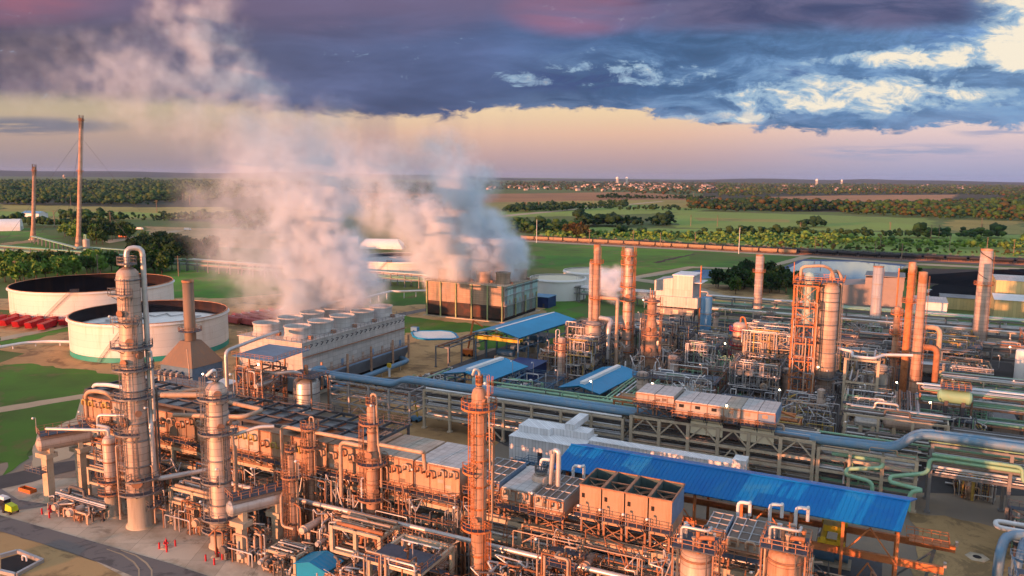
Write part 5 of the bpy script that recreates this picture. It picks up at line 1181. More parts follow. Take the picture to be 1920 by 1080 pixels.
for bb, h, r, lab, pl in (((-90.4, 99.9), 18.0, .66, 'slim orange lit column left of the pair behind the blue hut', [(18.4, -180, 180, 1.0), (13.8, -90, 90, 1.1)]),
                          ((-91.0, 105.5), 21.5, .62, 'slim rusty column right of the pair behind the blue hut', [(20.6, -120, 120, 1.0), (17.2, -90, 60, 1.1)])):
    column(lab, bb, domed(h-.6, r), shell='cladding_rusty', plats=pl, ladders=[(1, h-1, -55)], man=[(h*.55, 0, .3)], rings=(h*.3, h*.6), n=16, rail='steel_rust', pipes=[([(r, 70, h-2), (r+.35, 70, h-2), (r+.35, 70, 3)], .12, TAN), ([(0, 0, h-.5), (0, 0, h+1.2), (.8, 60, h+1.2), (.9, 60, 4)], .13, TAN), ([(r, 30, 9), (2.5, 30, 9), (2.5, 30, 2)], .15, RST)])
b = (-77.6, 105.5)
column('stepped rusty column, thin above and wider below its bright shoulder', b, [(0, 1.15), (17.6, 1.15), (19.6, .78), (26.2, .78), (26.7, .5), (26.9, .02)], skirt=2.2, shell='cladding_rusty', rail='steel_rust',
       plats=[(26.9, -180, 180, .9), (23.6, -120, 120, 1.3), (16.6, -130, 130, 1.5), (10.4, -120, 120, 1.5)], ladders=[(10.6, 23, -75), (1, 10, 80)], man=[(18.3, -25, .5), (12, 20, .4)], rings=(22, 17.4, 13, 8, 4),
       pipes=[([(0, 0, 26.8), (0, 0, 28.6), (.9, 60, 28.6), (1.1, 70, 20), (1.7, 60, 17), (1.7, 60, 4)], .2, TAN), ([(1.4, 95, 15), (2, 95, 15), (2, 95, 2)], .16, RST), ([(1.4, -80, 14), (1.9, -80, 14), (1.9, -80, 3)], .14, 'pipe_white')])
b = (-54.0, 100)
column('tall orange lit column in the middle front, with a railed crown and two collars', b, [(0, 1.18), (33.0, 1.16), (33.7, .95), (34.2, .5), (34.3, .02)], skirt=1.5, shell='cladding_rusty', rail='steel_orange',
       plats=[(34.6, -180, 180, .5), (31.0, -180, 180, 1.5), (26, 60, 150, 1.2), (21.2, -95, -20, 1.3), (12.4, -110, 40, 1.5), (3.9, -60, 120, 1.6)],
       ladders=[(31.2, 35, 60), (12.5, 31, -40), (3, 12.4, 50), (12.5, 30, 95)], man=[(32.2, 40, .4), (22.6, 0, .35), (14, -20, .35), (5.5, 60, .4)], rings=(30.6, 27, 23, 19, 15.5, 12, 8, 4),
       pipes=[([(0, 0, 34.2), (0, 0, 36.6), (.8, -60, 37), (1, -80, 36)], .22, SIL), ([(1.5, 40, 33), (2.2, 40, 33), (2.3, 45, 22)], .12, TAN), ([(1.6, 60, 4.6), (5, 75, 4.4), (9, 80, 4.4), (9, 80, 1)], .42, SIL), ([(1.6, 20, 30), (1.85, 20, 30), (1.85, 20, 3)], .1, RST), ([(1.6, 85, 28), (2.0, 85, 28), (2.0, 85, 12)], .16, TAN)])
column('short pale column in the shadow of the tallest near column', (-130.9, 95.6), [(0, 1.4), (4.2, 1.4), (4.3, 1.22), (15.0, 1.22), (15.6, 1.0), (16, .4), (16.05, .02)], skirt=4.2,
       plats=[(7.2, -90, 40, 1.2), (4.9, -70, 60, 1.3)], ladders=[(4.9, 15, 55)], rings=(14.6, 11, 8), man=[(6.2, 10, .4)], rail='steel_rust', pipes=[([(0, 0, 15.8), (0, 0, 17), (-12, 60, 17)], .3, SIL), ([(1.4, 110, 6), (5, 110, 6), (5, 110, 1)], .2, TAN)])
b = (-49.5, 113)
column('stubby column with a tall bent pipe behind the big front column', b, domed(16.5, 1.5), shell='cladding', plats=[(17.4, -150, 150, 1.0), (13, -120, 120, 1.2)], ladders=[(13, 17, 60)], pipes=[([(1.5, 60, 13.5), (2.2, 60, 21.5), (3.2, 60, 21.5), (3.2, 60, 9)], .42, SIL)])
# --- two squat vessels at the front right
for bb, r, h, lab in (((-20.0, 95.0), 1.98, 18.0, 'squat orange lit vessel with a blue deck, left of two at the front'), ((-9.6, 96.5), 2.12, 19.6, 'rust stained squat vessel with hoses, right of two at the front')):
    column(lab, bb, domed(h, r, .5), plats=[(h-6.2, 20, 110, 1.6), (h-11, -40, 110, 1.6)], rail='steel_rust', ladders=[(h-10.8, h+1.2, 70), (h-10.8, h-4, -60)], rings=(h-.3, h-3.2, h-6, h-9), shell='cladding' if r < 2.05 else 'cladding_rusty', man=[(h-4, -8, .45)], name='process_vessel',
           pipes=[([(1.2, 10, h+.4), (1.2, 10, h+2.8), (2.4, 60, h+2.8)], .3, RST), ([(2.2, -75, h+2), (2.4, -75, h+2), (2.4, -75, 2)], .16, TAN), ([(2.3, 30, h+1), (2.45, 30, h-1), (2.45, 30, h-9)], .08, DRK)])
    t = thing('vessel_deck', ('dark railed service deck over the left squat front vessel' if r < 2.05 else 'dark railed service deck over the rust stained front vessel'), 'platform', (bb[0], bb[1], 0))
    z = h+1.3; w = 2.7; mb = MB(); mb.box((bb[0]-w, bb[1]-w+.4, z), (bb[0]+w, bb[1]+w, z+.16)); mb.build('deck', 'grating', t); mb = MB(); mb.rail([(bb[0]-w, bb[1]-w+.4, z+.16), (bb[0]+w, bb[1]-w+.4, z+.16), (bb[0]+w, bb[1]+w, z+.16), (bb[0]-w, bb[1]+w, z+.16)], 1.15, .09, 1.3, True); mb.build('railing', 'steel_rust', t)
    for sx in (-1, 1):
        for sy in (-1, 1): mb = MB(); mb.box((bb[0]+sx*2.5-.1, bb[1]+sy*2.3-.1, 0), (bb[0]+sx*2.5+.1, bb[1]+sy*2.3+.1, z-.003)); mb.build('leg', 'steel_rust', t)
    rr = random.Random(int(h*10))
    for k in range(9):
        x, y = bb[0]+rr.uniform(-2.2, 2.2), bb[1]+rr.uniform(-1.8, 2.2); mb = MB(); q = rr.uniform(.8, 2.2); mb.cyl((x, y, z+.16), (x, y, z+q), rr.uniform(.1, .3), 8); mb.cyl((x, y, z+q), (x, y, z+q+.2), rr.uniform(.25, .4), 10)
        mb.build('nozzle', rr.choice([RST, SIL, TAN, DRK]), t)
    mb = MB(); mb.tube([(bb[0]-1.8, bb[1]-1, z+.2), (bb[0]-1.8, bb[1]-1, z+2.4), (bb[0]+1.6, bb[1]-1, z+2.4), (bb[0]+1.6, bb[1]+.6, z+2.4), (bb[0]+1.6, bb[1]+.6, z+.3)], .2, 8); mb.build('pipe', SIL, t)
# --- overhead pipe racks of the front unit
for (u0, u1, n, lab) in ((-155, -110, 5, 'concrete pipe rack under the left end of the brown cooler row'), (-109.2, -62, 5, 'concrete pipe rack under the middle of the brown cooler row'), (-61.2, -8, 5, 'concrete pipe rack under the four open cooler boxes')):
    rack(lab, u0, u1, 107.6, 117, [4.4, 7.4, 10.6], n, pipes=9, pw=.72, bw=.6, brace=[(1, 0, 1)], seed=5)
pipeline('long grey pipe running level in front of the brown cooler row', [(-112, 103.2, 8.0), (-60, 103.2, 8.0), (-2, 103.2, 8.0)], .42, 'pipe_silver', supports=9, supm='concrete')
pipeline('orange lit loop pipe draped along the top of the cooler row', [(-98, 106.0, 10.6), (-98, 106.0, 19.8), (-68, 106.0, 19.8), (-68, 106.6, 19.8), (-68, 107, 16.5)], .34, TAN)
pipeline('vertical pale pipe dropping before the middle of the cooler row', [(-78.8, 104.5, 19.6), (-83.5, 104.5, 19.6), (-83.5, 104.5, 9.8)], .36, TAN)
pipeline('big silver hairpin pipe lying over the left cooler roof', [(-122, 103, 19.2), (-107, 106, 20.2), (-106, 110, 20.6), (-120, 112, 20.2)], .42, TAN)
pipeline('white bent pipe pair at the left tip of the cooler row', [(-153, 107, 13), (-153, 107, 18.6), (-150, 107, 19.4), (-146, 107, 19.4), (-146, 109, 17)], .45, 'pipe_tan')
pipeline('second white bent pipe at the left tip of the cooler row', [(-154, 109.5, 13), (-154, 109.5, 19.6), (-149, 109.5, 20.2), (-143, 109.5, 20.2), (-143, 110.5, 17.8)], .4, 'pipe_white')
pipeline('pale pipe bridge from the tall column to the cooler row', [(-118.5, 97.5, 25), (-112, 101, 25), (-108.5, 106, 24.2), (-120, 107, 23)], .5, TAN)
# --- the long brown cooler row
mods = [(-154, -145.4), (-145, -137.2), (-136.8, -129), (-128.6, -121), (-120.6, -113), (-112.2, -104.6), (-104.2, -96.6), (-96.2, -88.6), (-88.2, -79.6)]
lab = ['at the far left tip, under white bent pipes', 'second from the left tip', 'left of the tallest column', 'just behind the tallest column', 'between the two pale columns, left half', 'behind the second pale column', 'right of the second pale column', 'behind the two slim columns', 'behind the stepped rusty column']
for i, (a, c) in enumerate(mods):
    air_cooler('brown cooler box in the row, '+lab[i], a, c, 107.4, 117.6, 10.75, 17.8, body=['cooler_tan', 'cooler_tan', 'heater_brown', 'cooler_tan', 'cooler_grey', 'heater_brown', 'cooler_tan', 'cooler_tan', 'cooler_tan'][i], side=['cooler_tan', 'cooler_grey', 'cooler_tan', 'heater_brown', 'cooler_tan', 'cooler_grey', 'cooler_tan', 'cooler_tan', 'cooler_tan'][i], top='steel', catwalk=True, seed=i)
for i, (a, c, l) in enumerate(((-79.0, -70.4, 'left of two pale lidded ones at the row end'), (-70.0, -61.4, 'right of two pale lidded ones at the row end'))):
    air_cooler('brown cooler box, '+l, a, c, 107.4, 117.6, 10.75, 17.6, top='lid', seed=40+i)
t = thing('roof_walkway', 'dark open steel walkway grid over the long brown cooler row', 'steel structure', (-154, 107, 0)); mb = MB()
for i in range(20): a = -154+i*3.93; mb.beam((a, 107.6, 18.9), (a, 119.4, 18.9), .32, .45)
for bq in (107.6, 111.5, 115.5, 119.4): mb.beam((-154, bq, 18.95), (-79.2, bq, 18.95), .3, .5)
mb.build('beam', 'steel_dark', t); mb = MB()
for i in range(19):
    a = -154+i*3.93; mb.beam((a, 107.6, 18.7), (a+3.93, 111.5, 18.7), .14)
    if i % 3 != 1: mb.box((a+.3, 108, 18.75), (a+3.6, 111.2, 18.8))
    if i % 4 != 2: mb.box((a+.3, 111.8, 18.45), (a+3.6, 119, 18.5))
mb.build('deck', 'steel_grey', t)
for i in range(6):
    for bq in (107.6, 119.4): mb = MB(); a = -154+i*14.9; mb.box((a-.2, bq-.2, 10.8 if bq < 110 else 0), (a+.2, bq+.2, 18.7)); mb.build('post', 'steel_dark', t)
mb = MB(); mb.rail([(-154, 119.5, 19.2), (-79, 119.5, 19.2), (-79, 107.5, 19.2)], 1.1, .08, 2); mb.build('railing', 'steel_dark', t)
# --- smaller coolers right of the big front column
air_cooler('low dark topped cooler partly behind the big front column', -60.2, -54.6, 108.2, 118, 13.9, 16.2, side='cooler_blue_and_shade', top='coil', legs=3.2, seed=1)
air_cooler('small cooler with a pale tiled lid beside the big front column', -53.9, -48.8, 107.6, 118, 12.9, 15.9, top='lid', side='cooler_grey', legs=2.2, seed=2)
air_cooler('small cooler with a dark grid top left of the open boxes', -48.2, -43.2, 107.6, 117, 12.7, 15.6, top='coil', side='cooler_grey', legs=2.0, seed=3)
for i, l in enumerate(('first from the left, dark inside', 'second from the left, bare front', 'third from the left, small dark hatch', 'rightmost with blue shade painted on its side')):
    a = -40.9+i*3.62; air_cooler('big open cooler box in the block of four, '+l, a, a+3.4, 108.2, 115.6, 13.0, 18.5, side='cooler_grey' if i < 3 else 'cooler_blue_and_shade', top='open', catwalk=True, legs=2.3, seed=i)  # the end box has bluish shade put into its side colour
air_cooler('small cooler with a side painted in cyan shade by the front vessels', -21.8, -18.8, 108.4, 114, 13.6, 15.6, side='cooler_blue_and_shade', top='coil', legs=2.9, seed=8, hdr=False)
air_cooler('dark grid topped cooler between the two squat front vessels', -18.4, -14.0, 106.8, 114, 13.2, 15.5, side='cooler_grey', top='coil', legs=2.5, seed=9)
for i, (u, v) in enumerate(((-50.6, 119), (-44.5, 118.6), (-33, 117.2), (-17, 116), (-12.6, 117.5), (-9, 118))):
    pipeline(['white hooked vent pipe behind the tiled lid cooler', 'white hooked vent pipe behind the dark grid cooler', 'white hooked vent pipe behind the open cooler block', 'white hooked vent pipe behind the small cyan-shaded cooler', 'white hooked vent pipe behind the right squat vessel', 'tall white hooked pipe at the roof edge by the right vessel'][i],
             [(u-1.6, v, 12), (u-1.6, v, 17.2), (u, v, 17.2), (u, v+.8, 17.2), (u, v+.8, 15)], .26, 'pipe_white')
# --- raised drum on two piers at the far left
drum('grey horizontal drum on two concrete piers at the far left', (-148.6, 93.6), (-145.2, 101.5), 1.45, 12.0, 'cladding', legs=9.8)
t = thing('drum_pier', 'orange lit front pier under the far left grey drum', 'pier', (-148.3, 94.6, 0)); mb = MB(); mb.box((-149.1, 93.9, 0), (-147.5, 95.3, 9.2)); mb.box((-150, 93.4, 9.2), (-146.6, 95.8, 10.1)); mb.build('pier', 'concrete', t)
t = thing('drum_pier', 'rear pier under the far left grey drum', 'pier', (-145.6, 99.8, 0)); mb = MB(); mb.box((-146.4, 99.1, 0), (-144.8, 100.5, 9.2)); mb.box((-147.3, 98.6, 9.2), (-143.9, 101, 10.1)); mb.build('pier', 'concrete', t)
t = thing('service_platform', 'small dark platform on the far left pier below the drum', 'platform', (-149, 93.6, 0)); mb = MB(); mb.box((-152, 92.4, 6.4), (-147.3, 93.85, 6.52)); mb.build('deck', 'grating', t); mb = MB(); mb.rail([(-147.3, 93.8, 6.52), (-147.3, 92.4, 6.52), (-152, 92.4, 6.52), (-152, 93.8, 6.52)], 1.1, .08, 1.2); mb.build('railing', 'steel_grey', t)
pipeline('silver pipe from the far left drum to the short pale column', [(-141.5, 101, 14.8), (-138, 101, 14.8), (-133, 96.8, 15.6)], .35, SIL)
pipeline('silver loop pipe from the far left drum to the cooler row', [(-142.4, 101.8, 12.6), (-142.4, 101.8, 16.6), (-134, 105.5, 16.6)], .32, SIL)
# --- lower drum beside the second column
drum('blue grey horizontal drum with a dark railed deck before the second column', (-96.9, 92.2), (-92.6, 101), 1.35, 9.6, 'bright_cladding', legs=7.2)
t = thing('drum_pier', 'concrete pier under the drum beside the second column', 'pier', (-95.9, 93.4, 0)); mb = MB(); mb.box((-96.6, 92.8, 0), (-95.2, 94.0, 6.4)); mb.box((-97.4, 92.3, 6.4), (-94.4, 94.6, 7.3)); mb.build('pier', 'concrete', t)
t = thing('drum_pier', 'rear concrete pier under the drum beside the second column', 'pier', (-93.4, 99.2, 0)); mb = MB(); mb.box((-94.1, 98.6, 0), (-92.7, 99.8, 6.4)); mb.box((-94.9, 98.1, 6.4), (-91.9, 100.4, 7.3)); mb.build('pier', 'concrete', t)
pipeline('pale pipe drooping from the end of the blue grey drum', [(-92.0, 100, 11.0), (-91.2, 98, 10.8), (-91.2, 98, 5.4), (-88.6, 98, 5.4)], .24, TAN)
# --- table frames, platforms and low pipework
rack('orange lit concrete pipe table right of the blue hut', -80, -70.5, 97.5, 102.5, [4.0, 8.2], 2, pipes=6, pw=.62, bw=.45, along='u', pal=[TAN, RST, SIL, TAN], seed=3)
rack('small concrete pipe table left of the slim columns', -90.5, -84.5, 93.6, 97.5, [3.4], 1, pipes=4, pw=.55, bw=.4, pal=[TAN, SIL], seed=4, rr=(.1, .2))
rack('concrete goalpost pipe frame between the two pale columns', -118.5, -107, 98.5, 104, [4.6, 7.2], 2, pipes=8, pw=.6, bw=.45, pal=[SIL, TAN, SIL, DRK], seed=6)
rack('concrete goalpost pipe frame left of the tallest column', -143, -126, 99.5, 104.5, [3.4, 6.4], 3, pipes=6, pw=.5, bw=.4, pal=[SIL, DRK, TAN], seed=8)
rack('low dark pipe trestle under the far left drum', -144.5, -130.5, 93.0, 96.0, [2.6], 4, post='steel_dark', pw=.3, bw=.25, pipes=6, pal=[DRK, SIL, DRK], seed=7)
frame_tower('dark decked steel platform with pumps in front of the big front column', -66.6, -57.8, 89.5, 98.5, [4.5, 9.0], 1, 1, 'concrete', .6, True, 1.6, [SIL, TAN, RST], 3, brace=False, railm='steel_rust', pipes=26)
frame_tower('small decked platform by the foot of the stepped column', -72.6, -68.4, 90.5, 95.5, [4.2], 1, 1, 'steel_rust', .3, True, .8, [SIL, TAN], 5, brace=False, pipes=12)
frame_tower('low blue decked platform at the front centre edge', -56.8, -47, 88.5, 95, [2.6, 5.2], 2, 1, 'steel_rust', .3, True, .8, [SIL, TAN, RST, 'pipe_green'], 6, brace=True, pipes=24)
frame_tower('service stair tower before the rack right of the big front column', -43.4, -38.4, 99.5, 104.5, [3.4, 6.4, 9.4], 1, 1, 'steel_rust', .25, True, .5, [TAN, RST], 9, pipes=16)
frame_tower('orange railed steel frame at the front right edge', -6.4, 2.0, 92, 100, [4, 8, 12], 1, 1, 'steel_orange', .4, True, .6, [RST, 'steel_blue', TAN], 10, pipes=20)
for i, (u0, u1, v0, v1, h, n, l) in enumerate(((-144, -131, 90.5, 95, 2.6, 24, 'silver pipes, pump and exchanger beside the short pale column'), (-119, -109, 96, 103, 5.5, 30, 'low pipework between the two pale columns'), (-108, -98, 98.5, 104.5, 7, 34, 'pipework behind the second pale column'),
                                              (-101, -92, 92, 97, 5, 30, 'pipe cluster below the blue grey drum'), (-91, -85, 91.5, 97.5, 3.2, 24, 'exchanger cluster left of the slim columns'), (-89, -79.5, 98, 104.5, 7, 40, 'tangle of orange pipes behind the slim columns'),
                                              (-71, -60, 98.5, 105, 7, 40, 'pipework between the stepped column and the big front column'), (-70, -58, 84.5, 91, 5, 40, 'pumps and pipes at the front edge below the dark deck'), (-52.5, -42, 96, 103, 7, 44, 'tangle of thin pipes right of the big front column'),
                                              (-40, -23, 97, 104.5, 7, 52, 'maze of orange pipes in front of the open cooler boxes'), (-46, -24, 86, 94, 6, 46, 'pipework at the bottom edge below the open cooler boxes'), (-16.5, -11.5, 95, 104, 12, 34, 'risers between the two squat front vessels'), (-6, 3, 100, 112, 6, 30, 'blue and rusty pipes right of the rust stained vessel'),
                                              (-76, -70, 87, 95, 4.5, 34, 'valve cluster right of the blue hut'), (-134, -124.5, 100, 106, 8, 30, 'pipework behind the tallest column'))):
    manifold(l, u0, u1, v0, v1, h, n, [TAN, TAN, RST, SIL, 'galvanised', DRK], i, valves=10, exch=2)
# blue hut at the bottom edge
slab_building('small blue corrugated hut at the bottom edge', -83.6, -77.6, 92.8, 96.6, 2.8, 'roof_sky_blue', 'roof_sky_ribbed', .9, 'v', name='equipment_hut')
# --- the long blue crane shed behind the front unit
t = thing('crane_shed', 'long open crane shed with a bright blue ribbed roof', 'shed', (-52.6, 125, 0))
E0, E1, R0, R1, B0, B1 = (-52.6, 125.0, 13.3), (3.5, 125.0, 13.3), (-51.2, 130.4, 16.2), (4.6, 130.4, 16.2), (-50.5, 137.4, 14.2), (5.8, 137.4, 14.2)
mb = MB(); mb.sheet(E0, E1, R1, R0, .2)
for i in range(80):
    f = (i+.5)/80; a, b = Vector(E0).lerp(Vector(E1), f), Vector(R0).lerp(Vector(R1), f); a.z += .2; b.z += .2; mb.beam(a, b, .13, .16)
s = mb.build('roof_slope', 'roof_blue', t); mb = MB(); mb.sheet(R0, R1, B1, B0, .2); mb.build('roof_slope', 'roof_blue', t)
mb = MB(); mb.hull([(-51.2, 130.1, 16.38), (4.6, 130.1, 16.38), (4.6, 130.7, 16.38), (-51.2, 130.7, 16.38)], [(-51.2, 130.3, 16.52), (4.6, 130.3, 16.52), (4.6, 130.5, 16.52), (-51.2, 130.5, 16.52)]); mb.build('ridge_cap', 'roof_blue', t)
for i in range(8):
    a = -50+i*7.6
    for bq, z in ((125.8, 13.1), (137, 14.0)): mb = MB(); mb.box((a-.22, bq-.22, 0), (a+.22, bq+.22, z)); mb.build('post', 'steel_orange', t)
    mb = MB(); mb.beam((a, 125.5, 12.9), (a, 130.4, 15.9), .3); mb.beam((a, 130.4, 15.9), (a, 137.2, 13.9), .3); mb.beam((a, 125.5, 12.7), (a, 137.2, 12.9), .24); mb.build('rafter', 'steel_orange', t)
for bq in (127.2, 135.8):
    mb = MB(); L = 9.6 if bq < 130 else 11.6; mb.box((-50, bq-.3, 8.2), (L, bq+.3, 8.3)); mb.box((-50, bq-.12, 7.3), (L, bq+.12, 8.2)); mb.box((-50, bq-.3, 7.2), (L, bq+.3, 7.3)); mb.build('crane_rail', 'steel_orange', t); mb = MB(); mb.box((L-.1, bq-.35, 8.3), (L+.3, bq+.35, 9.0)); mb.build('rail_stop', 'cladding', t)
    mb = MB(); mb.beam((8.8, bq, 7.3), (7.4, bq, 0), .4); mb.beam((8.6, bq, 6.8), (3.6, bq, 1.5), .26); mb.build('end_leg', 'steel_grey', t)
for i in (0, 2, 4, 6):
    a = -50+i*7.6; mb = MB(); mb.beam((a, 125.8, 7.8), (a+3.8, 125.8, 12.8), .2); mb.beam((a+7.6, 125.8, 7.8), (a+3.8, 125.8, 12.8), .2); mb.build('brace', 'steel_orange', t); mb = MB(); mb.beam((a, 125.8, .3), (a+3.8, 125.8, 7.2), .2); mb.beam((a+7.6, 125.8, .3), (a+3.8, 125.8, 7.2), .2); mb.build('brace', 'steel_orange', t)
mb = MB(); mb.box((-49.5, 126.6, 3.6), (1.5, 136.6, 3.8)); mb.build('deck', 'steel_dark', t)
mb = MB(); mb.box((5, 134, 8.4), (10.6, 136.9, 8.5)); mb.rail([(4.6, 133.8, 8.5), (10.6, 133.8, 8.5), (10.6, 137.2, 8.5), (4.6, 137.2, 8.5)], 1.1, .09, 1.2); mb.build('end_walkway', 'steel_orange', t)
t = thing('overhead_crane', 'yellow hoist crane hanging under the right end of the blue shed roof', 'crane', (-4, 131.5, 0))
mb = MB(); mb.box((-7.6, 126.9, 8.5), (-6.8, 136.1, 9.5)); mb.box((-5.2, 126.9, 8.5), (-4.4, 136.1, 9.5)); mb.build('girder', 'yellow_paint', t); mb = MB(); mb.box((-8, 127.2, 8.32), (-4, 128.0, 8.9)); mb.box((-8, 135.0, 8.32), (-4, 135.9, 8.9)); mb.build('end_carriage', 'yellow_paint', t); mb = MB(); mb.box((-7.4, 129.4, 9.5), (-4.6, 131.4, 10.5)); mb.cyl((-6, 129.6, 10.0), (-6, 131.2, 10.0), .55, 10); mb.build('hoist', 'yellow_paint', t)
for i in range(4):
    a = -44+i*12; t = thing('compressor', ['dark compressor under the left end of the blue shed', 'dark compressor under the shed behind the open cooler boxes', 'dark compressor under the shed behind the small cyan-shaded cooler', 'dark compressor under the right end of the blue shed'][i], 'compressor', (a, 130, 0))
    mb = MB(); mb.cyl((a-2.5, 130.5, 5.4), (a+2.5, 130.5, 5.4), 1.3, 16); mb.cyl((a+2.5, 130.5, 5.4), (a+4.6, 130.5, 5.2), .9, 14); mb.build('casing', 'steel_blue', t); mb = MB(); mb.box((a-3, 129, 3.8), (a+5, 132, 4.3)); mb.build('base', 'concrete', t)
    mb = MB(); mb.tube([(a, 130.5, 6.6), (a, 130.5, 8), (a, 133.5, 8), (a, 133.5, 4)], .35, 8); mb.build('pipe', SIL, t)
frame_tower('dark slatted steel lean-to between the white hall and the blue roof', -60, -52.8, 124.5, 131.5, [6, 11.2], 1, 1, 'steel_blue', .25, True, .4, [SIL, DRK], 14, pipes=10)
# --- white electrical hall on stilts
t = slab_building('white panelled electrical hall raised on stilts behind the blue roof', -74.2, -57, 151.4, 161, 8.0, 'white_panel', 'white_panel', base=3.0, name='electrical_hall', doors=[('f', 7.5, 1.1, 2.2, 3.3), ('f', 11.2, 1.1, 2.2, 3.3)], over=.1)
for k in range(6):
    for bq in (152, 160.4): mb = MB(); a = -73.6+k*3.2; mb.box((a-.2, bq-.2, 0), (a+.2, bq+.2, 2.997)); mb.build('stilt', 'steel_dark', t)
mb = MB(); mb.box((-72, 150.0, 2.9), (-58, 151.39, 3.02)); p = mb.build('landing', 'steel_blue', t); mb = MB(); mb.rail([(-72, 150.1, 3.02), (-58, 150.1, 3.02)], 1.1, .08, 1.5); mb.build('railing', 'steel_blue', p)
for a in ((-73.6, -66, 155, 160.4), (-66, -57.6, 156.5, 160.4)): mb = MB(); mb.box((a[0], a[2], 8.23), (a[1], a[3], 9.7)); mb.build('duct_box', 'white_panel', t)
mb = MB(); mb.box((-63.2, 157, 9.703), (-61, 166, 11)); mb.build('duct_box', 'white_panel', t)
t = slab_building('long low white cable gallery running along the back of the blue roof', -56.9, -24, 155.5, 158.2, 8.4, 'white_panel', 'white_panel', base=5.4, name='cable_gallery', over=.1)
for k in range(9): mb = MB(); a = -55+k*3.8; mb.box((a-.15, 156.6, 0), (a+.15, 157, 5.397)); mb.build('leg', 'steel_dark', t)
mb = MB(); mb.box((-26.4, 155.2, 8.63), (-23.8, 158.4, 9.6)); mb.build('end_hood', 'white_panel', t)
# --- small things on the pad and roads
def hydrant(u, v, lab):
    t = thing('fire_hydrant', lab, 'fire hydrant', (u, v, .09)); mb = MB(); mb.lathe((u, v, .09), [(0, .3), (.1, .3), (.12, .2), (1.0, .2), (1.25, .24), (1.5, .12), (1.6, .02)], 12); mb.cyl((u-.55, v, .95), (u+.55, v, .95), .13, 8); mb.cyl((u, v-.5, .95), (u, v, .95), .16, 8); mb.cyl((u, v, 1.6), (u, v, 1.9), .06, 6); mb.build('body', 'red_paint', t)
    mb = MB(); mb.lathe((u, v, .09), [(0, 1.1), (.06, 1.05), (.06, .2)], 16); mb.build('base', 'concrete', t)
H = [(uv(95, 962), 'red fire hydrant on the pad below the far left drum'), (uv(312, 1027), 'red fire hydrant on the pad between the two pale columns'), (uv(408, 1045), 'red hydrant monitor on the pad before the second column')]
for (u, v), l in H: hydrant(u, v, l)
t0 = None
for i, (x, y) in enumerate(((79, 965), (108, 963), (93, 972), (299, 1030), (329, 1025), (313, 1036), (386, 1053), (417, 1050), (402, 1060))):
    u, v = uv(x, y)
    if t0 is None: t0 = thing('bollard', 'short red bollard guarding a hydrant on the front pad', 'bollard', (u, v, .09), 'bollards round the hydrants'); mb = MB(); mb.cyl((u, v, .09), (u, v, 1.2), .16, 10); mb.lathe((u, v, 1.2), [(0, .16), (.08, .1), (.1, .01)], 10); mb.build('post', 'red_paint', t0); kk = children(t0)
    else: place(copy_tree(t0, kk), u, v, .09)
u, v = uv(22, 962); t = thing('utility_cart', 'lime green and black utility cart parked at the left edge', 'cart', (u, v, .1)); mb = MB(); mb.hull([(u-1.0, v-.7, .6), (u+1.1, v-.7, .6), (u+1.1, v+.7, .6), (u-1.0, v+.7, .6)], [(u-.8, v-.6, 1.9), (u+1.0, v-.6, 1.6), (u+1.0, v+.6, 1.6), (u-.8, v+.6, 1.9)]); mb.build('body', 'lime_paint', t)
mb = MB(); mb.box((u-1.9, v-.7, .5), (u-1.01, v+.7, 1.7)); mb.build('engine_box', 'black_void', t)
for sx in (-1.3, .7):
    for sy in (-.72, .72): mb = MB(); mb.cyl((u+sx, v+sy-.1, .38), (u+sx, v+sy+.1, .38), .34, 12); mb.build('wheel', 'black_void', t)
u, v = uv(8, 948); t = thing('portable_generator', 'white topped black generator box behind the lime cart', 'generator', (u, v, .1)); mb = MB(); mb.box((u-1.3, v-.6, .4), (u+1.0, v+.7, 1.5)); mb.build('body', 'black_void', t); mb = MB(); mb.hull([(u-1.35, v-.65, 1.5), (u+1.05, v-.65, 1.5), (u+1.05, v+.75, 1.5), (u-1.35, v+.75, 1.5)], [(u-1.1, v-.4, 1.95), (u+.8, v-.4, 1.95), (u+.8, v+.5, 1.95), (u-1.1, v+.5, 1.95)]); mb.build('hood', 'pipe_white', t)
u, v = uv(52, 922); t = thing('spill_tray', 'long open orange trough on the road below the far left drum', 'trough', (u, v, .1)); mb = MB()
for a, c in (((u-1.9, v-.7, .1), (u+1.9, v-.6, .8)), ((u-1.9, v+.6, .1), (u+1.9, v+.7, .8)), ((u-1.9, v-.597, .1), (u-1.8, v+.597, .8)), ((u+1.8, v-.597, .1), (u+1.9, v+.597, .8)), ((u-1.797, v-.597, .12), (u+1.797, v+.597, .2))): mb.box(a, c)
mb.build('trough', 'orange_paint', t)
t = thing('sump_box', 'grey framed concrete sump with pipes in the dirt at the lower left corner', 'sump', (*uv(35, 1062), .1)); q = [uv(0, 1046), uv(34, 1037), uv(80, 1055), uv(30, 1082), uv(0, 1075)]
for a, c in zip(q, q[1:]): mb = MB(); mb.beam((*a, .35), (*c, .35), .55, .6); mb.build('curb', 'galvanised', t)
c = uv(47, 1055); mb = MB(); mb.tube([(c[0]-.6, c[1], .3), (c[0]-.6, c[1], 1.2), (c[0]+.5, c[1], 1.2), (c[0]+.5, c[1], .4)], .14, 8); mb.build('pipe', 'pipe_white', t)
G('sump_floor', [(2, 1050), (33, 1041), (72, 1056), (30, 1076), (2, 1070)], .125, 'black_void')
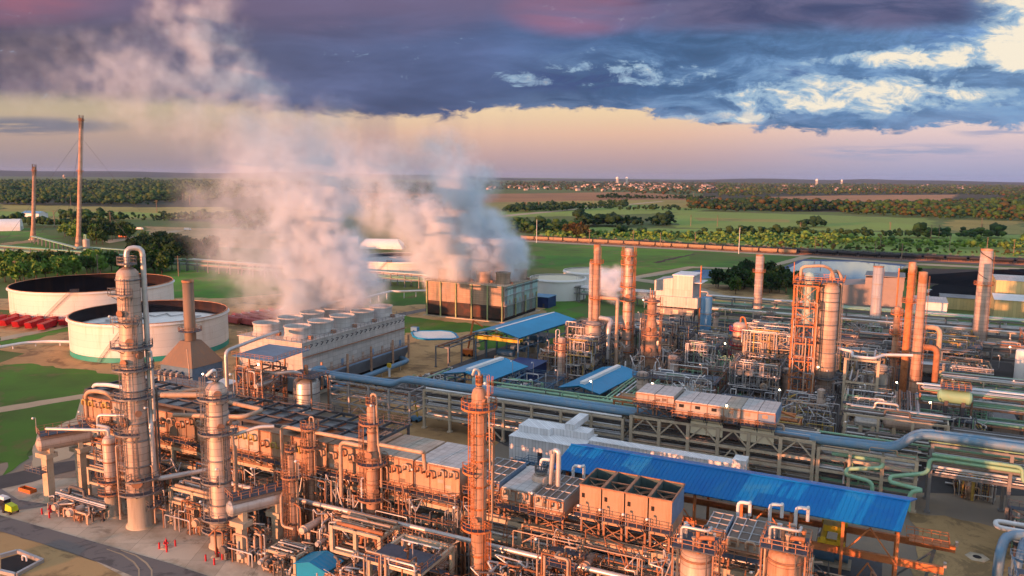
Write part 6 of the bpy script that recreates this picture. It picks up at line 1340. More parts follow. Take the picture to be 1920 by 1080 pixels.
t = thing('manhole', 'round dark manhole on a pale slab in the right hand dirt yard', 'manhole', (*uv(1832, 1046), .1)); c = uv(1832, 1046); mb = MB(); mb.lathe((c[0], c[1], .1), [(0, 1.9), (.1, 1.9), (.1, .7)], 6, False); mb.build('slab', 'concrete', t); mb = MB(); mb.lathe((c[0], c[1], .1), [(.0, .7), (.12, .7)], 16); mb.build('cover', 'black_void', t)
# floodlights scattered through the front unit
floodlights([(-150, 94, 13.8), (-146, 101, 13.8), (-127, 95, 36), (-119, 95, 20), (-100, 97, 28), (-101, 94, 12), (-96, 97, 12), (-88, 99, 14), (-76, 104, 24), (-75, 108, 12), (-68, 104, 8), (-52, 99, 32), (-56, 97, 13), (-55, 102, 32), (-47, 105, 14), (-40, 106.6, 12.8), (-36.6, 106.6, 12.8), (-33, 106.6, 12.8), (-29.4, 106.6, 12.8), (-22, 98, 9), (-14, 103, 10), (-60, 91, 9), (-44, 100, 9.4), (-104, 93, 6), (-133, 97, 8), (-112, 107, 13), (-92, 107, 13), (-70, 107, 13)],
            'white ball floodlight on a thin pole in the front process unit', 'floodlights of the front unit')

for i, (u0, u1, v0, v1, h, n, l) in enumerate(((-100, -80, 103.8, 106.8, 12, 44, 'thin risers in front of the cooler row behind the slim columns'), (-76, -58, 103.8, 106.8, 12, 40, 'thin risers below the pale lidded coolers'), (-52, -24, 103.8, 106.8, 11, 60, 'thin risers below the open cooler boxes'), (-56, -24, 80, 87, 5, 56, 'low pipes along the bottom edge left of the squat vessels'), (-150, -128, 104, 107, 9, 36, 'thin risers in front of the left tip of the cooler row'), (-120, -104, 104.2, 107, 10, 36, 'thin risers between the two pale columns'), (-18, 0, 86, 92, 8, 44, 'pipes at the feet of the squat vessels'), (-12, 2, 112, 124, 7, 40, 'blue grey pipes under the right end of the crane shed'))):
    manifold(l, u0, u1, v0, v1, h, n, [TAN, RST, DRK, 'galvanised', 'steel_rust', SIL], 60+i, valves=6, exch=1, rr=(.06, .16))
# ================================================================= tank farm and cooling towers (west side)
open_tank('nearer round white tank with a teal base band and a white floating roof inside', (-250.5, 203.5), 27.3, 13.5, roof='white_paint', rz=8.6)
open_tank('farther round white tank, dark and empty inside with a rusty rim', (-341, 246.5), 34.6, 13.5, rz=1.2)
open_tank('wide white tank half hidden behind the steam plumes', (-291, 430), 31.5, 12, inner='grating', roof='galvanised', band=False, rim='white_paint', rz=9.5)
def cone_tank(label, base, R, H):
    o = (*base, 0); t = thing('storage_tank', label, 'tank', o); mb = MB(); mb.lathe(o, [(0, R), (H, R)], 56, False); mb.build('shell', 'white_paint', t); mb = MB(); mb.lathe(o, [(H-.6, R+.02), (H-.6, R+.5), (H-.4, R+.5), (H+.5, R+.05), (H+.5, R-.4)], 56, False); mb.build('rim', 'white_paint', t); mb = MB(); mb.lathe(o, [(H-.4, R-.3), (H+.7, .05)], 56); mb.build('roof', 'tank_cream', t)
    fa = facing(*base); mb = MB(); mb.rail([pol(o, R-.1, fa+.7+k*.1, H+.5) for k in range(6)], 1.6, .14, 1.5); mb.build('railing', 'white_paint', t)
cone_tank('pale cream roofed tank just right of the tan cooling tower', (-164.5, 394.2), 15.2, 10.6); cone_tank('farther cream roofed tank behind the orange twin stack', (-160, 432.3), 15.6, 10.8)
def cooling_tower(label, u0, u1, v0, v1, H, upper, lower, nf, rows, fr, fh, posts, pm, lf=.36, slope=0.0):
    t = thing('cooling_tower', label, 'cooling tower', (u0, v0, 0)); zl = H*lf
    mb = MB(); mb.box((u0, v0, zl), (u1, v1, H)); mb.build('wall', upper, t)
    mb = MB(); k = slope; mb.hull([(u0-k*.3, v0, 1.6), (u1+.02, v0, 1.6), (u1+.02, v1, 1.6), (u0-k*.3, v1, 1.6)], [(u0-k, v0-.01, zl-.003), (u1+k, v0-.01, zl-.003), (u1+k, v1+.01, zl-.003), (u0-k, v1+.01, zl-.003)]); lv = mb.build('louvre', lower, t)
    mb = MB(); mb.box((u0+.6, v0+.6, 0), (u1-.6, v1-.6, 1.597)); mb.build('basin', 'black_void', t); mb = MB(); mb.box((u0-1.2, v0-1.2, 0), (u1+1.2, v1+1.2, .5)); mb.build('sill', 'concrete', t)
    mb = MB(); n = 14
    for i in range(n):
        z = 1.7+(zl-1.7)*i/n; e = k*(z-1.6)/(zl-1.6)
        mb.box((u0-.14, v0-.22, z), (u1+.05+e+.12, v0-.013, z+.12)); mb.box((u1+.05+e, v0, z), (u1+.2+e, v1, z+.12))
    mb.build('slat', 'steel_grey' if slope else 'ct_louvre', lv)
    mb = MB(); mb.box((u0-.35, v0-.35, H+.003), (u1+.35, v1+.35, H+.25)); d = mb.build('deck', 'ct_panel' if slope else 'concrete', t)
    mb = MB(); mb.rail([(u0-.3, v0-.3, H+.25), (u1+.3, v0-.3, H+.25), (u1+.3, v1+.3, H+.25), (u0-.3, v1+.3, H+.25)], 1.15, .09, 2, True); mb.build('railing', 'steel_grey', d)
    for r in range(rows):
        for i in range(nf):
            c = (u0+(u1-u0)*(r+.5)/rows, v0+(v1-v0)*(i+.5)/nf) if nf*rows else None
            if (v1-v0) < (u1-u0): c = (u0+(u1-u0)*(i+.5)/nf, v0+(v1-v0)*(r+.5)/rows)
            mb = MB(); mb.lathe((*c, H+.25), [(0, fr*1.08), (fh*.35, fr*.97), (fh*.8, fr*.98), (fh, fr*1.06), (fh, fr*.98), (fh*.4, fr*.9), (.05, fr*.9)], 28, False); f = mb.build('fan_stack', 'ct_panel' if slope else 'ct_wood', t)
            mb = MB()
            for b in range(6): a = b*1.047; mb.beam((*c, H+fh*.55), (c[0]+fr*.85*math.cos(a), c[1]+fr*.85*math.sin(a), H+fh*.55), .5, .12)
            mb.cyl((*c, H+.3), (*c, H+fh*.6), .5, 8); mb.build('fan', 'steel_dark', f)
            mb = MB(); mb.box((c[0]+fr+.4, c[1]-.5, H+.26), (c[0]+fr+1.6, c[1]+.5, H+1.3)); mb.build('motor', 'steel_rust', t)
    if not slope:
        for i in range(12): b = v0+(v1-v0)*i/12; mb = MB(); mb.box((u1+.004, b+.1, zl*.3), (u1+.1, b+(v1-v0)/12-.1, H-.3)); mb.build('side_panel', 'cyan_pale' if i % 3 else 'galvanised', t)
    for f, p in posts:
        mb = MB()
        if f == 'r': q = (u1+.5+k, v0+(v1-v0)*p); mb.cyl((*q, 2), (*q, H*.62), .38, 8)
        elif f == 'f': q = (u0+(u1-u0)*p, v0-.5); mb.cyl((*q, 0), (*q, H+.4), .34, 8); mb.cyl((*q, H*.7), (q[0], q[1]+.5, H*.7), .34, 8)
        else: q = (u0+(u1-u0)*p, v0-.7); mb.beam((*q, 0), (*q, H), .18)
        mb.build('riser', pm, t)
    mb = MB()
    for i in range(22): b = v0+(v1-v0)*(i+.5)/22; mb.beam((u1+.01, b, H-1.9), (u1+.9, b, H-.9), .18); mb.beam((u1, b, H-.9), (u1+.9, b, H-.9), .16)
    mb.build('bracket', 'steel_dark', t)
    mb = MB()
    for z in (zl+.1, H*.75): mb.box((u1+.03, v0, z-.1), (u1+.03+.9, v1, z)); mb.rail([(u1+.9, v0, z), (u1+.9, v1, z)], 1.1, .08, 2.5) if z < H*.5 else None
    mb.build('side_walkway', 'steel_rust' if slope else 'galvanised', t)
    for i in range(10):
        b = v0+(v1-v0)*(i+.35)/10; mb = MB(); mb.box((u1+.04, b, zl+.3), (u1+.14, b+1.1, zl+2.4)); mb.build('access_door', 'cladding' if i % 3 else 'cooler_blue_and_shade', t)
    return t
cooling_tower('long grey panelled cooling tower with two rows of round fan stacks', -177.5, -153, 175, 228, 16.4, 'ct_panel', 'cooler_blue_and_shade', 5, 2, 3.9, 3.7, [('r', .1), ('r', .33), ('r', .56), ('r', .79), ('r', .97)], 'cladding_rusty', .36, 2.2)
cooling_tower('tan timber cooling tower with yellow green posts under the right steam plume', -196.5, -155.5, 311, 347, 16.2, 'ct_wood', 'ct_louvre', 4, 2, 3.4, 5.2, [('f', .02), ('f', .2), ('f', .4), ('f', .6), ('f', .8), ('f', .98), ('r', .3), ('r', .6), ('r', .95)], 'green_post', .46, 0.0)
pipeline('blue cooling water main lying along the foot of the grey cooling tower', [(-147.5, 173, 9.6), (-147.5, 178, 9.6), (-147.5, 180, 2.2), (-147.5, 222, 2.2), (-152, 224, 2.2)], .85, 'pipe_blue', supports=9)
# fired heater with a pyramid roof, and the rusty canopy structure in front of the grey cooling tower
t = thing('fired_heater', 'dark blue box heater with a brown pyramid hood and a tan stack', 'heater', (-188, 166, 0))
mb = MB(); mb.box((-194.5, 160.5, 2), (-181.5, 172, 8.8)); mb.build('box', 'steel_blue', t)
mb = MB(); mb.hull([(-194.8, 160.2, 8.803), (-181.2, 160.2, 8.803), (-181.2, 172.3, 8.803), (-194.8, 172.3, 8.803)], [(-190.2, 164.2, 15.6), (-185.8, 164.2, 15.6), (-185.8, 168.2, 15.6), (-190.2, 168.2, 15.6)]); mb.build('hood', 'heater_brown', t)
mb = MB(); mb.lathe((-188, 166.2, 0), [(15.6, 1.65), (33.6, 1.6), (33.6, 1.35), (31, 1.35)], 20, False); s = mb.build('stack', 'heater_brown', t); mb = MB(); mb.lathe((-188, 166.2, 33.1), [(0, 1.74), (.6, 1.74), (.6, 1.35)], 20, False); mb.build('tip', 'rim_rust', s)
mb = MB(); arc_plate(mb, (-188, 166.2), 1.8, 3.3, 0, 6.283, 18.4, .15, 16); p = mb.build('platform', 'grating', t); mb = MB(); mb.rail([pol((-188, 166.2), 3.3, k*.45, 18.55) for k in range(14)], 1.15, .09, 1.5, True); mb.build('railing', 'steel_rust', p)
mb = MB(); mb.box((-197.5, 158, 6.2), (-194.8, 174, 6.35)); mb.box((-194.8, 157.8, 6.2), (-181, 160.2, 6.35)); p = mb.build('walkway', 'grating', t); mb = MB(); mb.rail([(-197.5, 174, 6.35), (-197.5, 157.9, 6.35), (-181, 157.9, 6.35)], 1.1, .09, 1.5); mb.build('railing', 'steel_dark', p)
for k in range(4): a = -193+k*2.4; mb = MB(); mb.tube([(a, 160, 7.2), (a, 158.6, 7.2), (a, 158.6, 3)], .42, 8); mb.build('burner_duct', 'cladding', t)
for a in (-194, -182):
    for b in (161, 171.5): mb = MB(); mb.box((a-.3, b-.3, 0), (a+.3, b+.3, 1.997)); mb.build('leg', 'concrete', t)
mb = MB(); mb.tube([(-182.8, 160.1, 14.5), (-181.5, 159.4, 9), (-181.5, 159.4, 4.4), (-187, 158.6, 4.4)], .16, 8); mb.build('pipe', TAN, t)
slab_building('dark blue panelled furnace box beside the heater', -178, -164, 144, 152, 8.2, 'steel_blue', 'steel_grey'); slab_building('small pale grey substation behind the dark blue furnace box', -176, -169, 160, 166, 5.2, 'grey_siding', 'pipe_white'); slab_building('low tan brick hut left of the fired heater', -203, -198, 157, 162, 3.6, 'cladding', 'white_panel')
frame_tower('rusty braced steel tower under a dark blue canopy deck', -155.5, -146.5, 152, 161, [4.6, 8.8, 13.2], 2, 1, 'steel_rust', .36, True, .9, [SIL, TAN, DRK, RST], 21, pipes=34)
t = thing('canopy_deck', 'dark blue sloping canopy deck on top of the rusty steel tower', 'canopy', (-148, 157, 13.2)); mb = MB(); mb.sheet((-155.5, 150.5, 17.4), (-141, 150.5, 17.4), (-141, 164.5, 17.9), (-155.5, 164.5, 17.9), .18); mb.build('deck', 'steel_blue', t)
for a in (-155.3, -151, -146.7):
    for b in (152.2, 160.8): mb = MB(); mb.box((a-.18, b-.18, 13.3), (a+.18, b+.18, 17.42)); mb.build('leg', 'steel_rust', t)
mb = MB(); mb.rail([(-155.4, 150.6, 17.6), (-141.1, 150.6, 17.6), (-141.1, 164.4, 18.1)], 1.1, .09, 1.6); mb.build('railing', 'steel_rust', t)
pipeline('tall silver pipe rising in front of the grey cooling tower then turning back to it', [(-157.5, 150.5, 0), (-157.5, 150.5, 18.6), (-158.5, 162, 19.4), (-160, 173, 19.6)], .5, SIL)
pipeline('silver pipe crossing from the rusty tower to the stubby steel vessel', [(-152, 155, 13), (-145, 155, 13), (-142.4, 159, 13), (-142.4, 162, 11.6)], .5, SIL)
column('stubby shiny steel vessel at the left end of the blue pipe rack', (-142.6, 164.5), domed(8.7, 3.55, .42), shell='bright_cladding', rings=(3, 6), name='process_vessel', pipes=[([(0, 0, 10), (0, 0, 12.4), (3, 180, 12.4)], .6, 'pipe_rust')])
t = thing('service_platform', 'dark blue platform over the stubby shiny vessel', 'platform', (-142, 164, 0)); mb = MB(); mb.box((-147.5, 160.5, 10.9), (-137.5, 168, 11.05)); mb.build('deck', 'grating', t); mb = MB(); mb.rail([(-147.5, 160.5, 11.05), (-137.5, 160.5, 11.05), (-137.5, 168, 11.05)], 1.1, .09, 1.5); mb.build('railing', 'steel_rust', t)
for a in (-147.2, -137.8):
    for b in (160.8, 167.7): mb = MB(); mb.box((a-.16, b-.16, 0), (a+.16, b+.16, 10.897)); mb.build('leg', 'steel_rust', t)
manifold('piping between the rusty tower and the brown cooler row', -160, -140, 124, 143, 5, 44, PIPEC, 31, valves=14, exch=5); manifold('piping around the fired heater legs', -198, -180, 150, 158, 4, 30, PIPEC, 32, valves=8, exch=2)
frame_tower('low steel platform with dark drums behind the second pale column', -176, -160, 126, 138, [4, 7.5], 2, 1, 'steel_dark', .3, True, 1.0, PIPEC, 33, pipes=30)
# ================================================================= the concrete pipe rack with the twin blue pipes
rack('open concrete pipe rack under the left end of the twin blue pipes', -137.6, -111.5, 168.2, 176, [3.4, 5.6, 7.6, 9.2], 4, post='galvanised', pw=.5, bw=.32, pipes=2, brace=[(1, -1, 0)], seed=2)
rack('concrete pipe rack left of the white hall under the twin blue pipes', -107, -53.5, 168.2, 176, [3.6, 6.2, 8.4, 10.4], 7, pw=.62, bw=.42, pipes=7, pal=['pipe_dark', SIL, 'galvanised', TAN, 'pipe_white'], brace=[(2, -1, 0), (4, -1, 0)], seed=3)
rack('braced concrete rack carrying the pale lidded coolers behind the blue roof', -51.5, -12.5, 168.2, 177.5, [2.9, 5.4, 7.9, 11.6], 6, pw=.72, bw=.5, pipes=8, pal=['pipe_dark', SIL, TAN, 'pipe_dark', 'pipe_rust'], brace=[(i, 2, 3) for i in range(6)]+[(3, 0, 2)], seed=4)
rack('concrete rack with green pipes right of the lidded coolers', -11.5, 6.5, 168.2, 177.5, [3.0, 6.0, 8.8, 10.6], 3, pw=.66, bw=.45, pipes=8, pal=['pipe_green', SIL, TAN, 'pipe_dark', 'pipe_white', 'pipe_green'], seed=5)
rack('tall legged rack over the dirt yard at the right edge', 9, 62, 169.5, 177, [8.2, 10.8, 14.2], 4, post='steel_grey', pw=.6, bw=.4, pipes=6, pal=['pipe_white', 'pipe_green', SIL, TAN, 'pipe_white'], seed=6)
for vv, lab, dz in ((169.6, 'front one of the twin blue pipes on the concrete rack', 0), (171.5, 'rear one of the twin blue pipes on the concrete rack', .05)):
    pts = [(-147.5 if dz else -140.5, vv, 9.9+dz), (-117.5, vv, 10+dz), (-114.6, vv, 11.7+dz), (-10, vv, 11.5+dz), (2.6, vv, 11.8+dz), (6.2, vv, 15.6+dz), (66, vv, 15.6+dz)]
    pipeline(lab, pts, .74, 'pipe_blue', n=16)
for z in (10.9, 12.9):
    pipeline('thin pale green pipe behind the twin blue pipes' if z < 12 else 'thin pale green pipe at cooler height left of the lidded coolers', [(-92, 174.6, z), (-53, 174.6, z)] if z > 12 else [(-12, 174.6, z+1), (5, 174.6, z+1), (64, 174.6, z+1)], .22, 'pipe_green')
pipeline('green pipe expansion loop left of the right rack legs', [(-9, 169, 9.3), (0.5, 169, 9.3), (0.5, 166.8, 8.6), (-6.0, 166.4, 7.4), (-6.0, 165.2, 6.6), (-1.0, 164.6, 6.2), (-1.0, 164.6, 2)], .4, 'pipe_green')
pipeline('second green pipe loop beside the right rack legs', [(30, 168.6, 11.4), (8.6, 168.6, 11.4), (8.6, 168, 8.6), (2.0, 166.6, 7.2), (2.0, 165.6, 6.4), (8.2, 165, 6.0), (5.6, 164.6, 5.6), (5.6, 164.6, 1.6)], .4, 'pipe_green')
pipeline('long yellowed green pipe crossing the yard at the right edge', [(9, 168.4, 12.3), (24, 168.4, 12.3), (24, 167.6, 9.6), (62, 167.6, 9.6)], .36, 'pipe_green'); pipeline('rail blue pipe turning down at the lower right corner', [(17.5, 136, 0), (17.5, 136, 8), (19, 143, 8.8), (40, 150, 9)], .75, 'pipe_blue')
pipeline('second rail blue pipe beside the one turning down at the lower right', [(19.8, 134, 0), (19.8, 134, 9.2), (21, 140, 9.8), (40, 146, 10)], .55, 'steel_blue')
frame_tower('blue steel frame of ladders at the lower right edge', 19, 28, 124, 134, [3, 6, 9], 1, 2, 'steel_blue', .3, True, .6, ['pipe_green', 'pipe_blue', SIL, DRK], 44, pipes=26); pipeline('white pipe loop at the right edge above the blue frame', [(26, 150, 7), (18.5, 150, 7), (18.5, 153, 7), (26, 153, 7)], .4, 'pipe_white')
frame_tower('dark piping frame at the right edge under the tall legged rack', 22, 34, 154, 164, [3, 6], 2, 1, 'steel_dark', .3, True, .8, ['pipe_green', SIL, DRK], 45, pipes=26)
# coolers standing on that rack
for i, (a, c, l) in enumerate(((-50.6, -46.4, 'small tan lidded cooler at the left end of the cooler rack'), (-46.2, -42.0, 'second small tan lidded cooler on the cooler rack'))): air_cooler(l, a, c, 168.6, 177, 14.2, 16.9, side='cooler_grey', body='cooler_grey', top='lid', legs=2.5, seed=60+i, hdr=False)
lidn = ['tan lid, left end', 'bluish white lid', 'pale lid, third from left', 'tan lid, fourth from left', 'bluish white lid, fifth from left', 'tan lid at the shaded right end']
for i in range(6):
    a = -41.6+i*3.55; t = air_cooler('large lidded cooler on the braced concrete rack, '+lidn[i], a, a+3.5, 168.4, 177.6, 12.7, 16.2, side='cooler_grey' if i < 5 else 'cooler_blue_and_shade', body='cooler_grey', top='lid', seed=70+i, hdr=False)  # the last cooler has blue shade put into its colour
    mb = MB(); mb.box((a+.9, 168.05, 15.0), (a+2.0, 168.098, 15.7)); mb.build('hatch', 'black_void' if i in (0, 1, 2) else 'cooler_tan', t)
    mb = MB(); m = 'ct_louvre' if i in (0, 3) else 'tank_cream'; mb.box((a+.05, 168.7, 11.62), (a+3.45, 169, 12.69)); mb.box((a+.05, 168.2, 9.4), (a+3.45, 168.35, 12.2)); mb.build('screen_panel', m, t)
pipeline('bright orange painted pipe header behind the lidded coolers', [(-50, 182, 12.2), (-46, 182, 12.2), (-46, 182, 13.4), (-38, 182, 13.4), (-38, 184, 13.4), (-22, 184, 12.6), (-18, 184, 11.6)], .3, 'steel_orange', supports=5); pipeline('second orange painted pipe behind the lidded coolers', [(-56, 186, 11.6), (-34, 186, 11.6), (-34, 186, 13), (-28, 186, 13), (-28, 186, 11.8), (-18, 186, 11.6)], .26, 'steel_orange', supports=6)
rack('orange lit pipe rack behind the lidded coolers', -60, -17, 181, 188, [6, 10.6], 6, post='steel_orange', pw=.4, bw=.3, pipes=8, pal=['steel_orange', 'pipe_yellow', RST, TAN], seed=61)
# ================================================================= blue roofed shelters and compressor yard
t = open_shed('big blue gabled shelter with a white ridge strip and a yellow crane beam', -131.6, -114, 241, 282, 10.4, 12.5, 'roof_sky_blue', legs=7, vent=(.4, .25, .0, 1.0), rot=-6)
t = thing('overhead_crane', 'long yellow crane beam under the front gable of the big blue shelter', 'crane', (-123, 241, 0)); mb = MB(); mb.box((-131.8, 240.4, 8.2), (-114.2, 241.2, 9.2)); mb.box((-131.8, 242.6, 8.2), (-114.2, 243.4, 9.2)); mb.build('girder', 'yellow_paint', t); mb = MB(); mb.box((-125, 240.6, 9.2), (-122, 243.2, 10.2)); mb.build('hoist', 'yellow_paint', t)
u, v = -133.5, 246; t = thing('mobile_crane', 'orange folding boom of a lift behind the big blue shelter', 'crane', (u, v, 0)); mb = MB(); mb.beam((u-4, v, 3), (u-3, v+2, 13), .5); mb.beam((u-3, v+2, 13), (u+2, v, 11.5), .45); mb.build('boom', 'orange_paint', t); mb = MB(); mb.box((u-6, v-1.2, .6), (u-2, v+1.2, 2.6)); mb.build('body', 'orange_paint', t)
for a in (-5.2, -2.8): mb = MB(); mb.cyl((u+a, v-1.3, .6), (u+a, v+1.3, .6), .6, 12); mb.build('wheel', 'black_void', t)
for k in range(4):
    v = 246+k*9; t = thing('compressor', ['first', 'second', 'third', 'fourth'][k]+' dark compressor from the front inside the big blue shelter', 'compressor', (-122, v, 0)); mb = MB(); mb.cyl((-125, v, 3), (-119, v, 3), 1.3, 14); mb.build('casing', 'steel_blue', t); mb = MB(); mb.box((-126, v-1.6, 0), (-118, v+1.6, 1.8)); mb.build('base', 'concrete', t)
rack('grey crane gantry posts left of the big blue shelter', -139, -134, 226, 262, [7.5], 4, post='steel_grey', pw=.4, bw=.35, pipes=2, along='v', seed=17)
open_shed('low blue gabled shelter with a thick white ridge vent behind the blue pipes', -118.6, -103.2, 198, 218.5, 6.5, 8.1, 'roof_sky_blue', legs=5, vent=(.75, .8, .05, .95), rot=-6); open_shed('small blue gabled shelter with a white ridge vent beside the slim column', -81.6, -70.4, 200, 227, 6.5, 7.9, 'roof_sky_blue', legs=5, vent=(.7, .8, .05, .95), rot=-6)
for i, (u, v) in enumerate(((-110, 197), (-110, 205), (-74.5, 205), (-74.5, 215))):
    t = thing('compressor', ['front compressor under the low blue shelter', 'rear compressor under the low blue shelter', 'front compressor under the small blue shelter', 'rear compressor under the small blue shelter'][i], 'compressor', (u, v, 0)); mb = MB(); mb.cyl((u-2, v, 2.4), (u+2, v, 2.4), 1.1, 14); mb.build('casing', 'steel_blue', t); mb = MB(); mb.box((u-2.6, v-1.4, 0), (u+2.6, v+1.4, 1.4)); mb.build('base', 'concrete', t)
for i, (u, v) in enumerate(((-104, 190.5), (-101.4, 190.5))):
    t = thing('chemical_skid', 'pale cyan equipment cabinet, '+('left' if i == 0 else 'right')+' of two by the low blue shelter', 'cabinet', (u, v, 0)); mb = MB(); mb.lathe((u, v, 0), [(0, 1.15), (8.4, 1.15), (8.8, .8), (8.85, .02)], 8); mb.build('casing', 'cyan_pale', t); mb = MB(); mb.rail([(u-1, v-1, 8.9), (u+1, v-1, 8.9), (u+1, v+1, 8.9), (u-1, v+1, 8.9)], 1, .08, 1, True); mb.build('railing', 'galvanised', t)
frame_tower('open blue steel pipe frame in the yard between the two low blue shelters', -98, -86, 196, 212, [3.2, 6.2], 2, 2, 'steel_blue', .3, True, .7, [SIL, 'pipe_green', DRK, 'galvanised'], 51, pipes=24)
slab_building('deep navy blue low building in front of the big blue shelter', -112, -102, 222, 236, 4.2, 'navy_paint', 'navy_paint'); slab_building('navy blue cabin beside the tan cooling tower', -166.5, -154, 357, 367, 5.4, 'navy_paint', 'container_blue', doors=[('f', 10, 1, 2.2, 0)])
manifold('piping behind the low blue shelter', -118, -104, 219, 226, 4, 30, [SIL, 'pipe_green', 'galvanised', DRK], 52); manifold('pipework under the pale green pipe left of the lidded coolers', -72, -54, 180, 196, 5, 50, [SIL, 'pipe_green', 'galvanised', 'pipe_blue', DRK], 53, valves=14, exch=4); manifold('skid piping along the front of the low blue shelter', -134, -118, 198, 218, 3, 40, [SIL, 'pipe_green', 'galvanised', 'pipe_white'], 54, exch=4)
rack('pale green pipe rack running back beside the small blue shelter', -67.5, -60, 182, 222, [4.6, 6.6], 5, post='pipe_green', pw=.35, bw=.25, pipes=7, pal=['pipe_green', SIL, 'pipe_green', 'pipe_white'], along='v', seed=55)
# ================================================================= columns and stacks of the back units
t = stack('orange twin stack with pale sleeve at the left of the back columns', (-90.6, 251), 42.6, 1.12, 'cladding_rusty', plats=(36.2, 24, 15), rings=(40, 32, 28, 20), tip=2)
stack('shorter pale sleeve stack touching the left side of the orange stack', (-92.8, 252), 36.6, .75, 'cladding', plats=(), rings=(30, 22))
column('tall pale back column with two manways right of the orange twin stack', (-81.0, 256), domed(41.0, 1.55), skirt=4, plats=[(39, -180, 180, 1.1), (36, -180, 180, 1.1), (28.4, -120, 100, 1.1), (23.6, -120, 110, 1.2), (14, -90, 90, 1.2), (6, -90, 90, 1.2)], ladders=[(6, 41, 70), (24, 41, -60)], man=[(38, 0, .6), (34, 30, .5), (25.2, 0, .65), (16, 10, .5)], rings=(32, 20, 10), rail='steel_orange', pipes=[([(1.5, 110, 38), (2.3, 110, 38), (2.3, 110, 3)], .22, TAN)])
column('orange lit medium column with a spiky crown behind the lidded coolers', (-68.2, 241), [(0, 2.25), (9.5, 2.25), (10.6, 1.85), (19.4, 1.85), (20.2, 1.45), (26.8, 1.45), (27.4, .9), (27.6, .02)], skirt=3, shell='cladding_rusty', plats=[(26.4, -180, 180, 1.2), (22.4, -60, 120, 1.2), (15.6, -90, 120, 1.2), (8.8, -120, 130, 1.4)], ladders=[(9, 27, 80), (9, 22, -60)], man=[(17.6, -25, .6), (17.6, 25, .6), (11, -15, .6)], rail='steel_rust', pipes=[([(2.2, -60, 14), (3, -60, 14), (3, -60, 1)], .28, TAN), ([(1, 0, 27), (1, 0, 30)], .2, RST), ([(.9, 120, 27), (.9, 120, 29.6)], .2, RST), ([(1, 220, 27), (1, 220, 30.4)], .15, TAN), ([(2, 95, 20), (3, 95, 20), (3, 95, 4)], .3, TAN)])
column('slim grey column with an orange top between the two low blue shelters', (-89.1, 217.1), domed(16.6, 1.1), skirt=2, plats=[(15.4, -180, 180, 1.3), (13.2, -160, 100, 1.2), (4.6, -180, 180, 1.2)], ladders=[(5, 16, 30)], rail='steel_rust', pipes=[([(1.1, 95, 12), (1.7, 95, 12), (1.7, 95, 1)], .14, SIL), ([(.6, -80, 17), (.6, -80, 19.4), (1.7, -80, 19.4), (1.8, -80, 3)], .14, SIL)])
column('grey process drum on a pedestal between the orange stack and the small shelter', (-89.6, 246), domed(16.2, 2.6, .4), shell='cladding', plats=[(16.4, -180, 180, 1.3)], rings=(4, 8, 12), name='process_vessel', rail='steel_grey')
pipeline('silver gooseneck duct from the orange stack down to the small blue shelter', [(-89, 251, 17.6), (-84.4, 250, 17.4), (-84.4, 247, 16), (-84.4, 246, 5)], .85, SIL); pipeline('tan overhead pipe from the orange stack to the pale back column', [(-89, 251, 24.6), (-82.3, 250, 24.8), (-81.6, 247, 24), (-81.6, 247, 1)], .6, TAN)
column('wide pale reactor column, brightest of the back row', (-15.8, 234.2), [(0, 2.05), (8.5, 2.05), (9, 2.55), (35, 2.55), (36.2, 2.1), (36.9, 1.2), (37.0, .02)], skirt=0, plats=[(9.8, -120, 120, 1.3), (4.5, -120, 120, 1.2)], rings=(34, 31.5, 29, 25, 21, 17, 13), shell='cladding', ladders=[(10, 36, 95)], rail='steel_grey', man=[(6.5, 0, .6)], pipes=[([(0, 0, 36.8), (0, 0, 39.4), (2.4, 140, 40), (3.2, 120, 38), (3.2, 120, 20)], .5, TAN)])
frame_tower('tall orange lit lattice tower hugging the wide pale reactor column', -24.6, -18.6, 228.5, 236.5, [5, 10, 15, 20, 25, 30, 36.2], 1, 1, 'steel_orange', .42, True, .4, ['galvanised', TAN, 'steel_orange'], 71, pipes=22)
t = thing('service_platform', 'railed top platform bridging lattice tower and wide reactor column', 'platform', (-19, 233, 36)); mb = MB(); mb.box((-24.8, 229, 37.2), (-12.2, 238, 37.35)); mb.build('deck', 'grating', t); mb = MB(); mb.rail([(-24.8, 229, 37.35), (-12.2, 229, 37.35), (-12.2, 238, 37.35), (-24.8, 238, 37.35)], 1.1, .1, 1.4, True); mb.build('railing', 'steel_orange', t)
column('pale green capped drum inside the top of the lattice tower', (-21.2, 233), [(24, 1.5), (38, 1.5), (39, 1.1), (39.4, .3), (39.45, .02)], shell='cyan_pale', name='process_vessel', n=16)
pipeline('orange pipe arch over the lattice tower platform', [(-23.4, 231, 37.4), (-23.4, 231, 41), (-17.6, 231, 41.6), (-15.6, 233, 40.4), (-14.8, 233, 37.6)], .42, 'pipe_tan'); pipeline('upright orange derrick mast on the lattice tower corner', [(-25, 229, 37.3), (-25, 229, 42.4)], .14, 'steel_orange')
stack('smooth pale column, pink above and blue in shade below', (-6, 353.9), 30.2, 2.0, 'grey_siding', rings=(5, 11, 17, 23), tip=.4, name='absorber_column'); stack('grey white stack with a red collar by the pond', (-56.2, 375), 30.6, 1.75, 'cladding', plats=(22.4,), rings=(12, 16, 26), tip=.6)
stack('tall pale stack with a spiral strake and red collar at the right', (29.6, 332.4), 40.6, 2.3, 'cladding', 2.0, plats=(27.4,), rings=(4, 8, 12, 16, 20, 24), tip=.6, cone=(26.5, 2.45))
t = thing('stack_strake', 'dark helical strake wound round the tall pale right stack', 'strake', (29.6, 332.4, 27.6)); mb = MB()
for k in range(60): z = 28.2+12*k/60; a = -k*.16; mb.beam(pol((29.6, 332.4), 2.14, a, z), pol((29.6, 332.4), 2.14, a-.16, z+.2), .16, .3)
